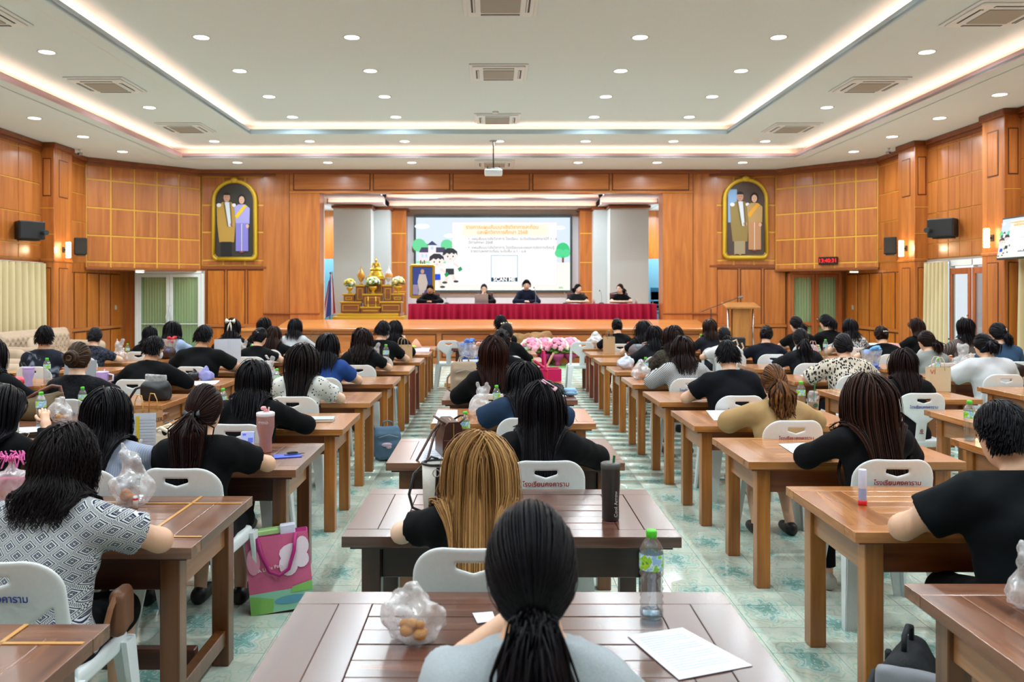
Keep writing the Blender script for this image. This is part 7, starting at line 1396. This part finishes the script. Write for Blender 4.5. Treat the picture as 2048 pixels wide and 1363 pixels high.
# flowers and bouquets on centre tables
def bouquet(label, p, c1, c2, s=1.):
    t = thing('wrapped_bouquet', label, 'bouquet', p); V = MB().lathe([(.03*s, 0), (.05*s, .05*s), (.09*s, .22*s), (.10*s, .26*s)], 14).build('wrapping', thin(c2, .15, .15, 1., .25), t, smooth=True); rg = np.random.default_rng(9)
    for k in range(9): a = rg.uniform(0, 6.28); r = rg.uniform(0, .07)*s; MB().ell((0, 0, 0), (.028*s, .028*s, .024*s), 8, 5).ell((.015*s, 0, .01*s), (.02*s, .02*s, .014*s), 7, 4).build('blossom', mat(c1, .6), t, (r*math.cos(a), r*math.sin(a), (.22+rg.uniform(0, .06))*s), (0, 0, a), True)
    b = MB()
    for k in range(8): a = k*.785; b.tube([(0, -.08*s, .1*s), (.04*s*math.cos(a), -.1*s, .1*s+.04*s*math.sin(a)), (.02*s*math.cos(a+.5), -.11*s, .1*s+.02*s*math.sin(a+.5))], .006*s, 5)
    b.build('ribbon_bow', mat('3f6ec8', .4), t)
bouquet('blue ribboned bouquet in clear wrap on the centre tables, left one', at(932, 10.75), '4f86d8', 'cfe0f4', 1.25); bouquet('white ribboned bouquet in clear wrap on the centre tables, right one', at(955, 10.55), 'e3a58c', 'dfe6f4', 1.15); bouquet('blue and silver bouquet before the person with the white claw clip', at(1742, 9.5), '5f9fd8', 'cfe2f4', 1.2); bouquet('red flower in white tissue before the light blue shirt', at(340, 12.15), 'c92a35', 'e8e0d8', 1.1)
# pink basket
bk = thing('plastic_basket', 'bright pink plastic basket with raised handles in the centre column', 'basket', at(1092, 9.15), .1); PKB = mat('c8185e', .4)
for sx in (-1, 1): span('side', (sx*.15-.006, sx*.15+.006), (-.10, .10), (0, .13), PKB, bk)
for sy in (-1, 1): span('side', (-.15, .15), (sy*.10-.006, sy*.10+.006), (0, .13), PKB, bk)
span('bottom', (-.15, .15), (-.1, .1), (0, .008), PKB, bk); MB().tube([(-.15, -.1, .13), (.15, -.1, .13), (.15, .1, .13), (-.15, .1, .13), (-.15, -.1, .13)], .008, 6).build('rim', PKB, bk)
MB().tube([(-.02, -.11, .12), (-.03, -.05, .33), (-.03, .05, .33), (-.02, .11, .12)], .013, 6).build('handle', PKB, bk); MB().tube([(.0, -.11, .12), (-.13, -.06, .22), (-.13, .06, .22), (.0, .11, .12)], .013, 6).build('handle', PKB, bk); MB().tube([(-.06, 0, .02), (.09, .02, .30)], .012, 6).tube([(-.04, .03, .02), (.07, .05, .27)], .01, 6).build('rolled_papers', mat('d8b08a', .7), bk)
# laptop in the audience
al_ = thing('laptop_in_audience', 'dark laptop with white lit screen before the person in a black tee', 'laptop', at(958, 9.25), .25); MB().box((0, 0, .008), (.33, .23, .016), .003).build('base', mat('2b2b2e', .4), al_); lid_ = MB().box((0, 0, .11), (.33, .008, .21), .003).build('lid', mat('2b2b2e', .4), al_, (0, .12, .01), (math.radians(-12), 0, 0)); bx('screen', (0, -.0055, .11), (.31, .002, .19), em('dfe9f2', .9), lid_); bx('window_bar', (-.03, -.007, .17), (.2, .001, .012), em('4f83c8'), lid_)
tb_ = thing('tablet', 'dark tablet held by the person near the stage', 'tablet', at(800, 13.15, .86), .4); MB().box((0, 0, .06), (.24, .01, .16), .003, M=Matrix.Rotation(-.5, 4, 'X')).build('case', mat('1c1e24', .4), tb_); MB().box((0, -.006, .06), (.22, .001, .14), M=Matrix.Rotation(-.5, 4, 'X')).build('screen', em('6f7480', .8), tb_)
lt_ = thing('laptop_before_sofa', 'slim grey laptop before the person with the rolled bun', 'laptop', at(150, 8.95), .1); MB().box((0, 0, .008), (.34, .23, .016), .003).build('base', mat('8d9094', .4, .4), lt_); MB().box((0, 0, .11), (.34, .008, .22), .003).build('lid', mat('8d9094', .4, .4), lt_, (0, .12, .01), (math.radians(-12), 0, 0))
# odd things on far tables
tag(MB().lathe([(.09, 0), (.10, .03), (.06, .10), (.02, .15), (.0, .16)], 14).build('peach_pouch', mat('d9a184', .8, bump=.5, bscale=60), None, at(832, 14.5), smooth=True), 'peach cone shaped pouch on the far left aisle table', 'pouch'); tag(MB().ell((0, 0, .03), (.10, .05, .03), 12, 6).build('lime_cloth', mat('b7cf4a', .8), None, at(822, 14.35), smooth=True), 'lime green cloth beside the peach pouch', 'cloth')
tag(MB().box((0, 0, .05), (.12, .09, .05), .015).ell((0, 0, .03), (.08, .06, .03), 12, 6).build('face_mask_heap', mat('8fb4d8', .8), None, at(1140, 7.75), smooth=True), 'light blue face mask lying right on the fifth centre table', 'face mask'); tag(obj('foil_wrapper', soft([('e', (0, 0, .06), (.07, .05, .07), None)], .012, .02, .018, mat('3a3a3e', .15, .7), 30., 4.), None, at(1113, 7.7)), 'crumpled black and silver foil beside the blue mask', 'wrapper')
tag(MB().box((0, 0, .1), (.34, .26, .2), .01).build('wooden_box', mat('6b3a2c', .5), None, (fx(963, 19.5), 19.5, .4)), 'red brown wooden box before the stage', 'box'); tag(MB().box((0, 0, .39), (.5, .4, .02)).box((-.2, 0, .19), (.05, .36, .38)).box((.2, 0, .19), (.05, .36, .38)).build('low_bench', HON['ap'], None, (fx(963, 19.5), 19.5, 0)), 'low wooden bench under the red brown box', 'bench')
tag(MB().box((0, 0, .03), (.26, .18, .06), .02).build('pink_cup_lid', mat('c94a58', .5), None, at(30, 8.9)), 'pink red box at the left edge table', 'box'); tag(MB().lathe([(0, 0), (.03, .0), (.04, .12), (.036, .12), (0, .02)], 14).build('vase', mat('c9d3d6', .2), None, at(1850, 13.7), smooth=True), 'small glass vase by the pale curtain', 'vase')
bg_ = thing('shoulder_bag', 'tan leather shoulder bag hanging beside the diamond print blouse', 'bag', (-1.34, 2.98, .49), .1); obj('body', soft([('b', (0, 0, .09), (.03, .07, .08), .025)], .012, .03, .006, mat('6b452c', .5), 16., 3.), bg_); MB().tube([(0, -.05, .16), (-.01, -.08, .12), (-.02, -.10, .06), (-.03, -.12, .02)], .011, 6).build('strap', mat('8a5c3c', .45), bg_)
